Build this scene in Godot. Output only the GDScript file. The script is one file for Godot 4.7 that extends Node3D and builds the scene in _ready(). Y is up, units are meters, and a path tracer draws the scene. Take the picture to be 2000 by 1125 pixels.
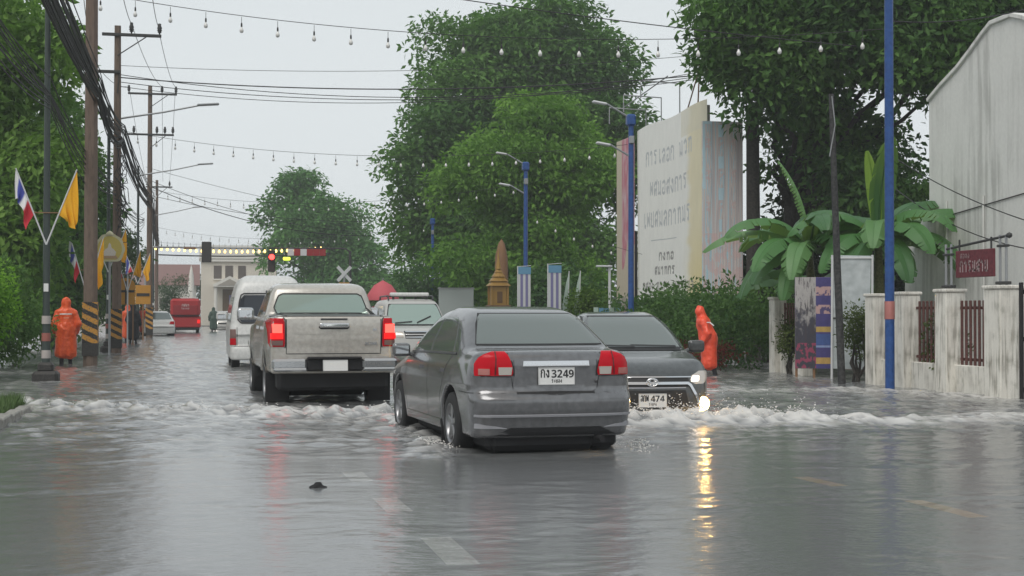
extends Node3D

# ---------------------------------------------------------------- mesh builder
class MB:
	var v := PackedVector3Array()
	var n := PackedVector3Array()
	var uv := PackedVector2Array()
	var c := PackedColorArray()
	var idx := PackedInt32Array()
	var xf := Transform3D()
	var use_c := false

	func vert(p: Vector3, nn: Vector3, t := Vector2.ZERO) -> int:
		v.append(xf * p)
		n.append((xf.basis * nn).normalized())
		uv.append(t)
		return v.size() - 1

	func tri(a: int, b: int, d: int) -> void:
		var g := (v[b] - v[a]).cross(v[d] - v[a])
		if g.dot(n[a] + n[b] + n[d]) > 0.0:
			idx.append_array(PackedInt32Array([a, d, b]))
		else:
			idx.append_array(PackedInt32Array([a, b, d]))

	func quad(p0: Vector3, p1: Vector3, p2: Vector3, p3: Vector3, outward := Vector3.ZERO) -> void:
		var nn := (p2 - p0).cross(p3 - p1)
		if nn.length_squared() < 1e-16:
			return
		nn = nn.normalized()
		if outward != Vector3.ZERO and nn.dot(outward) < 0.0:
			nn = -nn
		var a := vert(p0, nn, Vector2(0, 1))
		vert(p1, nn, Vector2(1, 1))
		vert(p2, nn, Vector2(1, 0))
		vert(p3, nn, Vector2(0, 0))
		tri(a, a + 1, a + 2)
		tri(a, a + 2, a + 3)

	func tri3(p0: Vector3, p1: Vector3, p2: Vector3, outward := Vector3.ZERO) -> void:
		var nn := (p1 - p0).cross(p2 - p0)
		if nn.length_squared() < 1e-16:
			return
		nn = nn.normalized()
		if outward != Vector3.ZERO and nn.dot(outward) < 0.0:
			nn = -nn
		var a := vert(p0, nn)
		vert(p1, nn)
		vert(p2, nn)
		tri(a, a + 1, a + 2)

	func box(ctr: Vector3, s: Vector3, bev := 0.0, b := Basis()) -> void:
		var h := s * 0.5
		var e := minf(bev, minf(h.x, minf(h.y, h.z)) * 0.9)
		for ax in 3:
			var a1 := (ax + 1) % 3
			var a2 := (ax + 2) % 3
			for sg: float in [-1.0, 1.0]:
				var ps: Array[Vector3] = []
				for k: Array in [[-1, -1], [1, -1], [1, 1], [-1, 1]]:
					var p := Vector3.ZERO
					p[ax] = sg * h[ax]
					p[a1] = k[0] * (h[a1] - e)
					p[a2] = k[1] * (h[a2] - e)
					ps.append(ctr + b * p)
				var o := Vector3.ZERO
				o[ax] = sg
				quad(ps[0], ps[1], ps[2], ps[3], b * o)
				if e > 0.0:
					for sh: float in [-1.0, 1.0]:
						var q: Array[Vector3] = []
						for k: float in [-1.0, 1.0]:
							var p := Vector3.ZERO
							p[ax] = sg * h[ax]
							p[a1] = sh * (h[a1] - e)
							p[a2] = k * (h[a2] - e)
							q.append(ctr + b * p)
						for k: float in [1.0, -1.0]:
							var p := Vector3.ZERO
							p[ax] = sg * (h[ax] - e)
							p[a1] = sh * h[a1]
							p[a2] = k * (h[a2] - e)
							q.append(ctr + b * p)
						var oo := Vector3.ZERO
						oo[ax] = sg
						oo[a1] = sh
						quad(q[0], q[1], q[2], q[3], b * oo)
		if e > 0.0:
			for sx: float in [-1.0, 1.0]:
				for sy: float in [-1.0, 1.0]:
					for sz: float in [-1.0, 1.0]:
						tri3(ctr + b * Vector3(sx * h.x, sy * (h.y - e), sz * (h.z - e)), ctr + b * Vector3(sx * (h.x - e), sy * h.y, sz * (h.z - e)), ctr + b * Vector3(sx * (h.x - e), sy * (h.y - e), sz * h.z), b * Vector3(sx, sy, sz))

	# tube along points; radii per point
	func tube(pts: Array, radii: Array, sides := 8, caps := true) -> void:
		var m := pts.size()
		var base := v.size()
		var t0: Vector3 = (pts[1] - pts[0]).normalized()
		var up := Vector3.UP if absf(t0.y) < 0.9 else Vector3.RIGHT
		var bx := t0.cross(up).normalized()
		for i in m:
			var t: Vector3 = ((pts[mini(i + 1, m - 1)] as Vector3) - (pts[maxi(i - 1, 0)] as Vector3)).normalized()
			bx = (bx - t * bx.dot(t)).normalized()
			var by := t.cross(bx)
			var r: float = radii[mini(i, radii.size() - 1)]
			for k in sides:
				var a := TAU * k / sides
				var d := bx * cos(a) + by * sin(a)
				vert((pts[i] as Vector3) + d * r, d, Vector2(float(k) / sides, float(i)))
		for i in m - 1:
			for k in sides:
				var a := base + i * sides + k
				var b := base + i * sides + (k + 1) % sides
				tri(a, b, b + sides)
				tri(a, b + sides, a + sides)
		if caps:
			for e: int in [0, m - 1]:
				var t: Vector3 = ((pts[1] as Vector3) - (pts[0] as Vector3)) * -1.0 if e == 0 else (pts[m - 1] as Vector3) - (pts[m - 2] as Vector3)
				t = t.normalized()
				var cc := vert(pts[e], t)
				for k in sides:
					var p := xf.affine_inverse() * v[base + e * sides + k]
					vert(p, t)
				for k in sides:
					tri(cc, cc + 1 + k, cc + 1 + (k + 1) % sides)

	# lathe round local y axis: profile of Vector2(radius, y)
	func lathe(prof: Array, seg := 16, at := Transform3D()) -> void:
		var m := prof.size()
		var base := v.size()
		for i in m:
			var a: Vector2 = prof[maxi(i - 1, 0)]
			var b: Vector2 = prof[mini(i + 1, m - 1)]
			var d := (b - a).normalized()
			for k in seg:
				var an := TAU * k / seg
				var nn := Vector3(cos(an) * d.y, -d.x, sin(an) * d.y)
				var pr: Vector2 = prof[i]
				vert(at * Vector3(cos(an) * pr.x, pr.y, sin(an) * pr.x), at.basis * nn, Vector2(float(k) / seg, float(i) / m))
		for i in m - 1:
			for k in seg:
				var a := base + i * seg + k
				var b := base + i * seg + (k + 1) % seg
				tri(a, b, b + seg)
				tri(a, b + seg, a + seg)

	# extrude a polygon given in local xy along z from z0 to z1
	func prism(poly: PackedVector2Array, z0: float, z1: float, at := Transform3D()) -> void:
		var t := Geometry2D.triangulate_polygon(poly)
		for zz: Array in [[z0, -1.0], [z1, 1.0]]:
			var base := v.size()
			for p in poly:
				vert(at * Vector3(p.x, p.y, zz[0]), at.basis * Vector3(0, 0, zz[1]), p)
			for i in range(0, t.size(), 3):
				tri(base + t[i], base + t[i + 1], base + t[i + 2])
		var ctr := Vector2.ZERO
		for p in poly:
			ctr += p / poly.size()
		var ccw := not Geometry2D.is_polygon_clockwise(poly)
		for i in poly.size():
			var a := poly[i]
			var b := poly[(i + 1) % poly.size()]
			var o := Vector2(b.y - a.y, a.x - b.x)
			if not ccw:
				o = -o
			quad(at * Vector3(a.x, a.y, z0), at * Vector3(b.x, b.y, z0), at * Vector3(b.x, b.y, z1), at * Vector3(a.x, a.y, z1), at.basis * Vector3(o.x, o.y, 0))

	# flat ribbon along 2D polyline in the plane z of the transform
	func ribbon(pts: Array, w: float, z := 0.0) -> void:
		for i in pts.size() - 1:
			var a: Vector2 = pts[i]
			var b: Vector2 = pts[i + 1]
			var d := (b - a).normalized()
			var o := Vector2(-d.y, d.x) * w * 0.5
			var e := d * w * 0.35
			quad(Vector3(a.x - e.x + o.x, a.y - e.y + o.y, z), Vector3(b.x + e.x + o.x, b.y + e.y + o.y, z), Vector3(b.x + e.x - o.x, b.y + e.y - o.y, z), Vector3(a.x - e.x - o.x, a.y - e.y - o.y, z), Vector3(0, 0, 1))

	func mesh(m: Material) -> ArrayMesh:
		var a := []
		a.resize(Mesh.ARRAY_MAX)
		a[Mesh.ARRAY_VERTEX] = v
		a[Mesh.ARRAY_NORMAL] = n
		a[Mesh.ARRAY_TEX_UV] = uv
		if use_c:
			a[Mesh.ARRAY_COLOR] = c
		a[Mesh.ARRAY_INDEX] = idx
		var am := ArrayMesh.new()
		am.add_surface_from_arrays(Mesh.PRIMITIVE_TRIANGLES, a)
		am.surface_set_material(0, m)
		return am

# ---------------------------------------------------------------- materials
func lin(r: float, g: float, b: float) -> Color:
	return Color(r, g, b).linear_to_srgb()

func mat(col: Color, rough := 0.6, metal := 0.0, spec := 0.5) -> StandardMaterial3D:
	var m := StandardMaterial3D.new()
	m.albedo_color = col
	m.roughness = rough
	m.metallic = metal
	m.metallic_specular = spec
	return m

func glow(col: Color, energy: float, base := Color(0.5, 0.5, 0.5)) -> StandardMaterial3D:
	var m := mat(base, 0.3)
	m.emission_enabled = true
	m.emission = col
	m.emission_energy_multiplier = energy
	return m

func noise_img(sz: int, freq: float, oct: int, sd: int, typ := FastNoiseLite.TYPE_SIMPLEX_SMOOTH) -> Image:
	var fn := FastNoiseLite.new()
	fn.seed = sd
	fn.frequency = freq
	fn.noise_type = typ
	fn.fractal_octaves = oct
	return fn.get_seamless_image(sz, sz)

# colour texture mixed between two linear colours by layered noise
func mottle(a: Color, b: Color, freq: float, oct: int, sd: int, sz := 512, contrast := 1.6) -> ImageTexture:
	var im := noise_img(sz, freq, oct, sd)
	var out := Image.create(sz, sz, false, Image.FORMAT_RGB8)
	for y in sz:
		for x in sz:
			var t := clampf((im.get_pixel(x, y).r - 0.5) * contrast + 0.5, 0.0, 1.0)
			out.set_pixel(x, y, a.lerp(b, t).linear_to_srgb())
	return ImageTexture.create_from_image(out)

func tri_mat(tex: Texture2D, scale: float, rough: float, height: Texture2D = null, hs := 0.0) -> StandardMaterial3D:
	var m := StandardMaterial3D.new()
	m.albedo_texture = tex
	m.uv1_triplanar = true
	m.uv1_world_triplanar = true
	m.uv1_scale = Vector3.ONE * scale
	m.roughness = rough
	if height:
		m.heightmap_enabled = true
		m.heightmap_texture = height
		m.heightmap_scale = hs
	return m

# ---------------------------------------------------------------- things
var names := {}
func numbered(s: String) -> String:
	if not names.has(s):
		names[s] = 0
		return s
	names[s] += 1
	return "%s_%03d" % [s, names[s]]

func meta(o: Node3D, label: String, category: String, group := "", kind := "") -> Node3D:
	if label:
		o.set_meta("label", label)
	if category:
		o.set_meta("category", category)
	if group:
		o.set_meta("group", group)
	if kind:
		o.set_meta("kind", kind)
	return o

func thing(called: String, label: String, category: String, at := Vector3.ZERO, turn := 0.0, group := "") -> Node3D:
	var o := Node3D.new()
	o.name = numbered(called)
	add_child(o)
	o.position = at
	o.rotation.y = turn
	meta(o, label, category, group)
	return o

func obj(called: String, mb: MB, m: Material, parent: Node3D = null, at := Transform3D()) -> MeshInstance3D:
	return put(called, mb.mesh(m), parent, at)

func put(called: String, me: Mesh, parent: Node3D = null, at := Transform3D()) -> MeshInstance3D:
	var o := MeshInstance3D.new()
	o.name = numbered(called) if parent == null else called
	o.mesh = me
	o.transform = at
	if parent == null:
		add_child(o)
	else:
		parent.add_child(o, true)
	return o

func struct(o: Node3D) -> Node3D:
	o.set_meta("kind", "structure")
	return o

func copy(o: Node3D, called: String, at: Vector3, turn: float, label: String, group := "") -> Node3D:
	var r: Node3D = o.duplicate()
	r.name = numbered(called)
	add_child(r)
	r.position = at
	r.rotation.y = turn
	r.set_meta("label", label)
	if group:
		r.set_meta("group", group)
	return r

# ---------------------------------------------------------------- signed distance helpers
static func smin(a: float, b: float, k: float) -> float:
	var h := maxf(k - absf(a - b), 0.0) / k
	return minf(a, b) - h * h * k * 0.25

static func smax(a: float, b: float, k: float) -> float:
	var h := maxf(k - absf(a - b), 0.0) / k
	return maxf(a, b) + h * h * k * 0.25

static func capsule(p: Vector3, a: Vector3, b: Vector3, r0: float, r1: float) -> float:
	var ab := b - a
	var t := clampf((p - a).dot(ab) / ab.length_squared(), 0.0, 1.0)
	return p.distance_to(a + ab * t) - lerpf(r0, r1, t)

# surface nets over a distance function, skipping blocks far from the surface
func nets(f: Callable, lo: Vector3, hi: Vector3, cell: float, mb: MB = null) -> MB:
	if mb == null:
		mb = MB.new()
	var B := 6
	var dx := int(ceil((hi.x - lo.x) / cell / B)) * B + 1
	var dy := int(ceil((hi.y - lo.y) / cell / B)) * B + 1
	var dz := int(ceil((hi.z - lo.z) / cell / B)) * B + 1
	var g := PackedFloat32Array()
	g.resize(dx * dy * dz)
	g.fill(1e6)
	var sx := dy * dz
	var sy := dz
	var reach := B * cell * 0.87 * 1.35 + cell
	var blocks: Array[Vector3i] = []
	for bx in range(0, dx - 1, B):
		for by in range(0, dy - 1, B):
			for bz in range(0, dz - 1, B):
				var ctr := lo + Vector3(bx + B * 0.5, by + B * 0.5, bz + B * 0.5) * cell
				if absf(f.call(ctr)) > reach:
					continue
				blocks.append(Vector3i(bx, by, bz))
				for x in range(bx, bx + B + 1):
					for y in range(by, by + B + 1):
						var o := x * sx + y * sy
						for z in range(bz, bz + B + 1):
							if g[o + z] > 1e5:
								g[o + z] = f.call(lo + Vector3(x, y, z) * cell)
	var vi := {}
	var off := PackedInt32Array([0, sx, sy, sx + sy, 1, sx + 1, sy + 1, sx + sy + 1])
	var cor: Array[Vector3] = [Vector3(0, 0, 0), Vector3(1, 0, 0), Vector3(0, 1, 0), Vector3(1, 1, 0), Vector3(0, 0, 1), Vector3(1, 0, 1), Vector3(0, 1, 1), Vector3(1, 1, 1)]
	var ea := PackedInt32Array([0, 2, 4, 6, 0, 1, 4, 5, 0, 1, 2, 3])
	var eb := PackedInt32Array([1, 3, 5, 7, 2, 3, 6, 7, 4, 5, 6, 7])
	for bl in blocks:
		for x in range(bl.x, bl.x + B):
			for y in range(bl.y, bl.y + B):
				for z in range(bl.z, bl.z + B):
					var o := x * sx + y * sy + z
					var neg := 0
					for k in 8:
						if g[o + off[k]] < 0.0:
							neg += 1
					if neg == 0 or neg == 8:
						continue
					var s := Vector3.ZERO
					var cnt := 0
					for e in 12:
						var a := g[o + off[ea[e]]]
						var b := g[o + off[eb[e]]]
						if (a < 0.0) != (b < 0.0):
							s += cor[ea[e]].lerp(cor[eb[e]], a / (a - b))
							cnt += 1
					var p := lo + (Vector3(x, y, z) + s / cnt) * cell
					var h := cell * 0.6
					var nn := Vector3(f.call(p + Vector3(h, 0, 0)) - f.call(p - Vector3(h, 0, 0)), f.call(p + Vector3(0, h, 0)) - f.call(p - Vector3(0, h, 0)), f.call(p + Vector3(0, 0, h)) - f.call(p - Vector3(0, 0, h)))
					vi[o] = mb.vert(p, nn.normalized())
	for o: int in vi:
		# edges leaving the corner at this cell's low corner
		for e in 3:
			var st: int = [sx, sy, 1][e]
			var a := g[o]
			var b := g[o + st]
			if a > 1e5 or b > 1e5 or (a < 0.0) == (b < 0.0):
				continue
			var s1: int = [sy, 1, sx][e]
			var s2: int = [1, sx, sy][e]
			if vi.has(o - s1) and vi.has(o - s2) and vi.has(o - s1 - s2):
				mb.tri(vi[o], vi[o - s1], vi[o - s1 - s2])
				mb.tri(vi[o], vi[o - s1 - s2], vi[o - s2])
	return mb

# ---------------------------------------------------------------- vehicle bodies
static func table(pts: Array, lo: float, hi: float, step: float, blur := 0) -> PackedFloat32Array:
	var out := PackedFloat32Array()
	var m := int(round((hi - lo) / step)) + 1
	for i in m:
		var t := lo + i * step
		var r: float = pts[0][1]
		for k in pts.size() - 1:
			if t >= pts[k][0]:
				if t <= pts[k + 1][0]:
					r = lerpf(pts[k][1], pts[k + 1][1], (t - pts[k][0]) / maxf(pts[k + 1][0] - pts[k][0], 1e-5))
				else:
					r = pts[k + 1][1]
		out.append(r)
	for pass_ in 2 if blur > 0 else 0:
		var q := out.duplicate()
		for i in m:
			var s := 0.0
			for k in range(-blur, blur + 1):
				s += q[clampi(i + k, 0, m - 1)]
			out[i] = s / (2 * blur + 1)
	return out

class Car:
	# q runs forward from the rear bumper, y up from the road
	const ST := 0.02
	var tl: PackedFloat32Array
	var tg: PackedFloat32Array
	var tgn: PackedFloat32Array
	var wq: PackedFloat32Array
	var sec: PackedFloat32Array
	var rq: PackedFloat32Array
	var fq: PackedFloat32Array
	var wg: PackedFloat32Array
	var yb := 0.22
	var kr := 0.12
	var kf := 0.2
	var mid := 2.0
	var kg := 0.12
	var axles: Array = []
	var arch_r := 0.36
	var arch_x := 0.55
	var r_edge := 0.08
	var r_end := 0.1
	var r_roof := 0.14
	var crown := 0.02
	var gy0 := 0.6
	var bed: Array = []
	var q0 := -0.3

	func at(t: PackedFloat32Array, x: float, o: float) -> float:
		var s := clampf((x - o) / ST, 0.0, t.size() - 1.001)
		var i := int(s)
		return t[i] + (t[i + 1] - t[i]) * (s - i)

	func build(L: float, H: float, d: Dictionary) -> void:
		var hi := L + 0.3
		tl = qtable(d.tl, hi, d.get("tlb", 3))
		tg = qtable(d.tg, hi, d.get("tgb", 4))
		wq = qtable(d.wq, hi, 4)
		tgn = PackedFloat32Array()
		for i in tg.size():
			var s := (tg[mini(i + 1, tg.size() - 1)] - tg[maxi(i - 1, 0)]) / (2 * ST)
			tgn.append(1.0 / sqrt(1.0 + s * s))
		sec = host.table(d.sec, 0.0, H + 0.3, ST, 2)
		rq = host.table(d.rq, 0.0, H + 0.3, ST, d.get("rqb", 1))
		fq = host.table(d.fq, 0.0, H + 0.3, ST, 2)
		wg = host.table(d.wg, 0.0, H + 0.3, ST, 2)

	var host
	func qtable(p: Array, hi: float, blur: int) -> PackedFloat32Array:
		return host.table(p, q0, hi, ST, blur)

	func f(p: Vector3) -> float:
		var x := absf(p.x)
		var q := -p.z
		var y := p.y
		var x2 := x * x
		var a := x - at(wq, q, q0) * at(sec, y, 0.0)
		var t := (y - at(tl, q, q0) + crown * x2) * 0.95
		var re := at(rq, y, 0.0) + kr * x2 * x - q
		var fr := q - at(fq, y, 0.0) + kf * x2
		var m := sm(a, t, r_edge)
		m = sm(m, sm(re, fr, 0.01), r_end)
		m = sm(m, yb - y, 0.05)
		var qq := q - kg * x2 if q < mid else q + kg * x2
		var g := sm(x - at(wg, y, 0.0), (y - at(tg, qq, q0) + crown * x2) * at(tgn, qq, q0), r_roof)
		g = maxf(g, gy0 - y)
		var h := maxf(0.05 - absf(m - g), 0.0) / 0.05
		m = minf(m, g) - h * h * 0.0125
		for ax: Array in axles:
			var c := Vector2(q - ax[0], y - ax[1]).length() - arch_r
			m = sm(m, -maxf(c, arch_x - x), 0.02)
		if bed.size():
			var bx := maxf(maxf(x - bed[0], bed[1] - y), maxf(bed[2] - q, q - bed[3]))
			m = maxf(m, -bx)
		return m

	func sm(a: float, b: float, k: float) -> float:
		var h := maxf(k - absf(a - b), 0.0) / k
		return maxf(a, b) + h * h * k * 0.25

	func hit(p: Vector3, d: Vector3) -> Vector3:
		var best := p
		var bs := 1e6
		var gone := 0.0
		var last := 0.0
		for i in 60:
			var s := f(p)
			if s < bs:
				bs = s
				best = p
			if s < -0.0006:  # stepped inside: halve the way back
				var a := p - d * last
				var b := p
				for k in 16:
					var m := (a + b) * 0.5
					if f(m) < 0.0:
						b = m
					else:
						a = m
				return a
			if s < 0.0006 or gone > 9.0:
				break
			last = s * 0.8
			p += d * s * 0.8
			gone += s * 0.8
		if bs > 0.002:  # passed beside the body: the nearest point of it
			for i in 6:
				best -= grad(best) * f(best) * 0.9
		return best

	func grad(p: Vector3) -> Vector3:
		var h := 0.012
		return Vector3(f(p + Vector3(h, 0, 0)) - f(p - Vector3(h, 0, 0)), f(p + Vector3(0, h, 0)) - f(p - Vector3(0, h, 0)), f(p + Vector3(0, 0, h)) - f(p - Vector3(0, 0, h))).normalized()

# rows: [y, a0, a1] in the plane seen from the side "rear", "front", "left", "right", "top"
func patch(car: Car, side: String, rows: Array, off: float, nx := 8, ny := 6, mb: MB = null, puff := 0.0) -> MB:
	if mb == null:
		mb = MB.new()
	var y0: float = rows[0][0]
	var y1: float = rows[rows.size() - 1][0]
	var pts := []
	var nrm := []
	for j in ny + 1:
		var y := lerpf(y0, y1, float(j) / ny)
		var k := 0
		while k < rows.size() - 2 and y > rows[k + 1][0]:
			k += 1
		var t := clampf((y - rows[k][0]) / maxf(rows[k + 1][0] - rows[k][0], 1e-5), 0.0, 1.0)
		var a0 := lerpf(rows[k][1], rows[k + 1][1], t)
		var a1 := lerpf(rows[k][2], rows[k + 1][2], t)
		for i in nx + 1:
			var a := lerpf(a0, a1, float(i) / nx)
			var p: Vector3
			var d: Vector3
			match side:
				"rear":
					p = Vector3(a, y, 1.5)
					d = Vector3(0, 0, -1)
				"front":
					p = Vector3(a, y, -8.0)
					d = Vector3(0, 0, 1)
				"left":
					p = Vector3(-1.6, y, -a)
					d = Vector3(1, 0, 0)
				"right":
					p = Vector3(1.6, y, -a)
					d = Vector3(-1, 0, 0)
				_:
					p = Vector3(a, 3.2, -y)
					d = Vector3(0, -1, 0)
			var h := car.hit(p, d)
			var nn := car.grad(h)
			var e := minf(minf(i, nx - i) / float(nx), minf(j, ny - j) / float(ny)) * 2.0
			pts.append(h + nn * (off + puff * (1.0 - (1.0 - e) * (1.0 - e))))
			nrm.append(nn)
	var base := mb.v.size()
	for i in pts.size():
		mb.vert(pts[i], nrm[i], Vector2(float(i % (nx + 1)) / nx, 1.0 - float(i / (nx + 1)) / ny))
	for j in ny:
		for i in nx:
			var a := base + j * (nx + 1) + i
			mb.tri(a, a + 1, a + nx + 2)
			mb.tri(a, a + nx + 2, a + nx + 1)
	# rim
	var loop := []
	for i in nx + 1:
		loop.append(i)
	for j in range(1, ny + 1):
		loop.append(j * (nx + 1) + nx)
	for i in range(nx - 1, -1, -1):
		loop.append(ny * (nx + 1) + i)
	for j in range(ny - 1, 0, -1):
		loop.append(j * (nx + 1))
	var ctr := Vector3.ZERO
	for p: Vector3 in pts:
		ctr += p / pts.size()
	for i in loop.size():
		var a: int = loop[i]
		var b: int = loop[(i + 1) % loop.size()]
		var pa: Vector3 = pts[a]
		var pb: Vector3 = pts[b]
		mb.quad(pa, pb, pb - nrm[b] * (off + 0.01), pa - nrm[a] * (off + 0.01), (pa + pb) * 0.5 - ctr)
	return mb

# a thin strip that follows the body along a polyline seen from a side
func seam(car: Car, side: String, pts: Array, w: float, off := 0.0015, mb: MB = null) -> MB:
	if mb == null:
		mb = MB.new()
	var fine: Array[Vector2] = []
	for i in pts.size() - 1:
		var a := Vector2(pts[i][0], pts[i][1])
		var b := Vector2(pts[i + 1][0], pts[i + 1][1])
		var m := maxi(1, int(a.distance_to(b) / 0.06))
		for k in m:
			fine.append(a.lerp(b, float(k) / m))
	fine.append(Vector2(pts[pts.size() - 1][0], pts[pts.size() - 1][1]))
	var prev := []
	for i in fine.size():
		var d := (fine[mini(i + 1, fine.size() - 1)] - fine[maxi(i - 1, 0)]).normalized()
		var o := Vector2(-d.y, d.x) * w * 0.5
		var row := []
		for s: float in [-1.0, 1.0]:
			var c := fine[i] + o * s
			var p: Vector3
			var dr: Vector3
			match side:
				"rear":
					p = Vector3(c.x, c.y, 1.5)
					dr = Vector3(0, 0, -1)
				"front":
					p = Vector3(c.x, c.y, -8.0)
					dr = Vector3(0, 0, 1)
				"left":
					p = Vector3(-1.6, c.y, -c.x)
					dr = Vector3(1, 0, 0)
				"right":
					p = Vector3(1.6, c.y, -c.x)
					dr = Vector3(-1, 0, 0)
				_:
					p = Vector3(c.x, 3.2, -c.y)
					dr = Vector3(0, -1, 0)
			var h := car.hit(p, dr)
			row.append([h + car.grad(h) * off, car.grad(h)])
		if i > 0:
			mb.quad(prev[0][0], row[0][0], row[1][0], prev[1][0], row[0][1])
		prev = row
	return mb

# wet, slightly grimy paint: fine speckle and road film in the colour
func grime(m: StandardMaterial3D, sd: int, amount: float) -> void:
	var a := FastNoiseLite.new()
	a.seed = sd
	a.frequency = 0.05
	a.fractal_octaves = 5
	var im := Image.create(512, 512, false, Image.FORMAT_RGB8)
	for y in 512:
		for x in 512:
			var n := a.get_noise_2d(x * 0.5, y * 0.5)
			var s := a.get_noise_2d(x * 7.0 + 90, y * 6.0)
			var v := 1.0 - amount * (0.5 + 0.7 * n) - amount * 0.6 * maxf(0.0, s)
			im.set_pixel(x, y, Color(v, v * 0.995, v * 0.985))
	m.albedo_texture = ImageTexture.create_from_image(im)
	m.uv1_triplanar = true
	m.uv1_scale = Vector3.ONE * 0.8

func materials() -> void:
	M.sedan = mat(lin(0.24, 0.243, 0.258), 0.24, 0.65)
	M.sedan.clearcoat_enabled = true
	M.sedan.clearcoat = 0.7
	M.sedan.clearcoat_roughness = 0.06
	M.tint = mat(lin(0.2, 0.225, 0.215), 0.06, 0.5, 0.7)
	M.tyre = mat(lin(0.014, 0.014, 0.015), 0.75)
	M.rim = mat(lin(0.32, 0.32, 0.33), 0.32, 0.9)
	M.under = mat(lin(0.012, 0.012, 0.014), 0.8)
	M.gap = mat(lin(0.012, 0.012, 0.013), 0.6)  # black for seals, wipers and grilles, and for strips painted as panel-gap shade
	M.trim = mat(lin(0.03, 0.03, 0.032), 0.4)
	M.chrome = mat(lin(0.75, 0.76, 0.78), 0.08, 1.0)
	M.pale = mat(lin(0.45, 0.45, 0.48), 0.2, 0.4)
	M.red_lens = mat(lin(0.5, 0.004, 0.014), 0.22, 0.0, 0.32)
	M.dark_red = mat(lin(0.1, 0.004, 0.006), 0.3)
	M.clear_lens = mat(lin(0.6, 0.55, 0.5), 0.15, 0.5)
	M.pink_lens = mat(lin(0.5, 0.2, 0.18), 0.15, 0.3)
	M.plate = mat(lin(0.7, 0.7, 0.69), 0.45)
	M.plate_rim = mat(lin(0.55, 0.55, 0.55), 0.35, 0.3)
	M.ink = mat(lin(0.015, 0.015, 0.018), 0.5)
	M.mirror = mat(lin(0.7, 0.72, 0.74), 0.03, 1.0)
	M.pickup = mat(lin(0.6, 0.58, 0.545), 0.26, 0.3)
	grime(M.pickup, 4, 0.12)
	grime(M.sedan, 5, 0.18)
	M.pickup.clearcoat_enabled = true
	M.pickup.clearcoat = 0.7
	M.pickup.clearcoat_roughness = 0.06
	M.white_paint = mat(lin(0.74, 0.75, 0.75), 0.25)
	grime(M.white_paint, 7, 0.12)
	M.white_paint.clearcoat_enabled = true
	M.suv_paint = mat(lin(0.52, 0.51, 0.49), 0.3, 0.3)
	M.dark_paint = mat(lin(0.1, 0.107, 0.112), 0.28, 0.6)
	grime(M.dark_paint, 6, 0.22)
	M.dark_paint.clearcoat_enabled = true
	M.dark_paint.clearcoat_roughness = 0.06
	M.red_paint = mat(lin(0.42, 0.022, 0.025), 0.35)
	M.red_paint_dull = mat(lin(0.3, 0.018, 0.022), 0.5)
	M.tint_green = mat(lin(0.33, 0.42, 0.375), 0.07, 0.4, 0.7)
	M.van_glass = mat(lin(0.02, 0.025, 0.035), 0.06, 0.1, 0.6)
	M.dull_lens = mat(lin(0.2, 0.12, 0.11), 0.2)
	M.chrome_soft = mat(lin(0.6, 0.61, 0.62), 0.2, 0.95)
	M.brake_glow = glow(Color(1.0, 0.35, 0.3), 1.9, Color(0.8, 0.1, 0.1))
	M.brake_dim = glow(Color(1.0, 0.06, 0.06), 0.8, Color(0.6, 0.05, 0.05))
	M.head_glow = glow(Color(1.0, 0.96, 0.9), 4.0, Color(0.8, 0.8, 0.8))
	M.fog_glow = glow(Color(1.0, 0.78, 0.42), 75.0, Color(0.8, 0.8, 0.7))

# ================================================================ vehicles
var M := {}

func rear_sides() -> Array:
	return [-1.0, 1.0]

func mir(rows: Array, s: float) -> Array:
	var o := []
	for r: Array in rows:
		o.append([r[0], r[1] * s, r[2] * s])
	return o

var wheel_mesh := {}
func wheels(t: Node3D, axles: Array, r: float, track: float, w: float, spokes := 5) -> void:
	var key := "%.3f_%.3f" % [r, w]
	if not wheel_mesh.has(key):
		var ty := MB.new()
		var lay := Transform3D(Basis(Vector3(0, 0, 1), PI / 2), Vector3.ZERO)
		ty.lathe([Vector2(r * 0.62, w * 0.5), Vector2(r * 0.7, w * 0.52), Vector2(r * 0.9, w * 0.5), Vector2(r * 0.975, w * 0.43), Vector2(r, w * 0.3), Vector2(r, -w * 0.3), Vector2(r * 0.975, -w * 0.43), Vector2(r * 0.9, -w * 0.5), Vector2(r * 0.62, -w * 0.48)], 28, lay)
		var ri := MB.new()
		ri.lathe([Vector2(r * 0.64, w * 0.42), Vector2(r * 0.66, w * 0.5), Vector2(r * 0.63, w * 0.51), Vector2(r * 0.58, w * 0.42), Vector2(r * 0.55, w * 0.05), Vector2(0.0, w * 0.04)], 24, lay)
		for k in spokes:
			var a := TAU * k / spokes
			ri.box(Vector3(-w * 0.36, cos(a) * r * 0.33, sin(a) * r * 0.33), Vector3(0.03, r * 0.6, r * 0.2), 0.008, Basis(Vector3(1, 0, 0), a))
		ri.lathe([Vector2(0.0, w * 0.47), Vector2(r * 0.12, w * 0.46), Vector2(r * 0.17, w * 0.4), Vector2(r * 0.17, w * 0.1)], 14, lay)
		wheel_mesh[key] = [ty.mesh(M.tyre), ri.mesh(M.rim)]
	for q: float in axles:
		for s: float in [-1.0, 1.0]:
			var tf := Transform3D(Basis(Vector3.UP, 0.0 if s < 0 else PI), Vector3(s * track, r, -q))
			var o := put("wheel", wheel_mesh[key][0], t, tf)
			put("rim", wheel_mesh[key][1], o)

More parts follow.
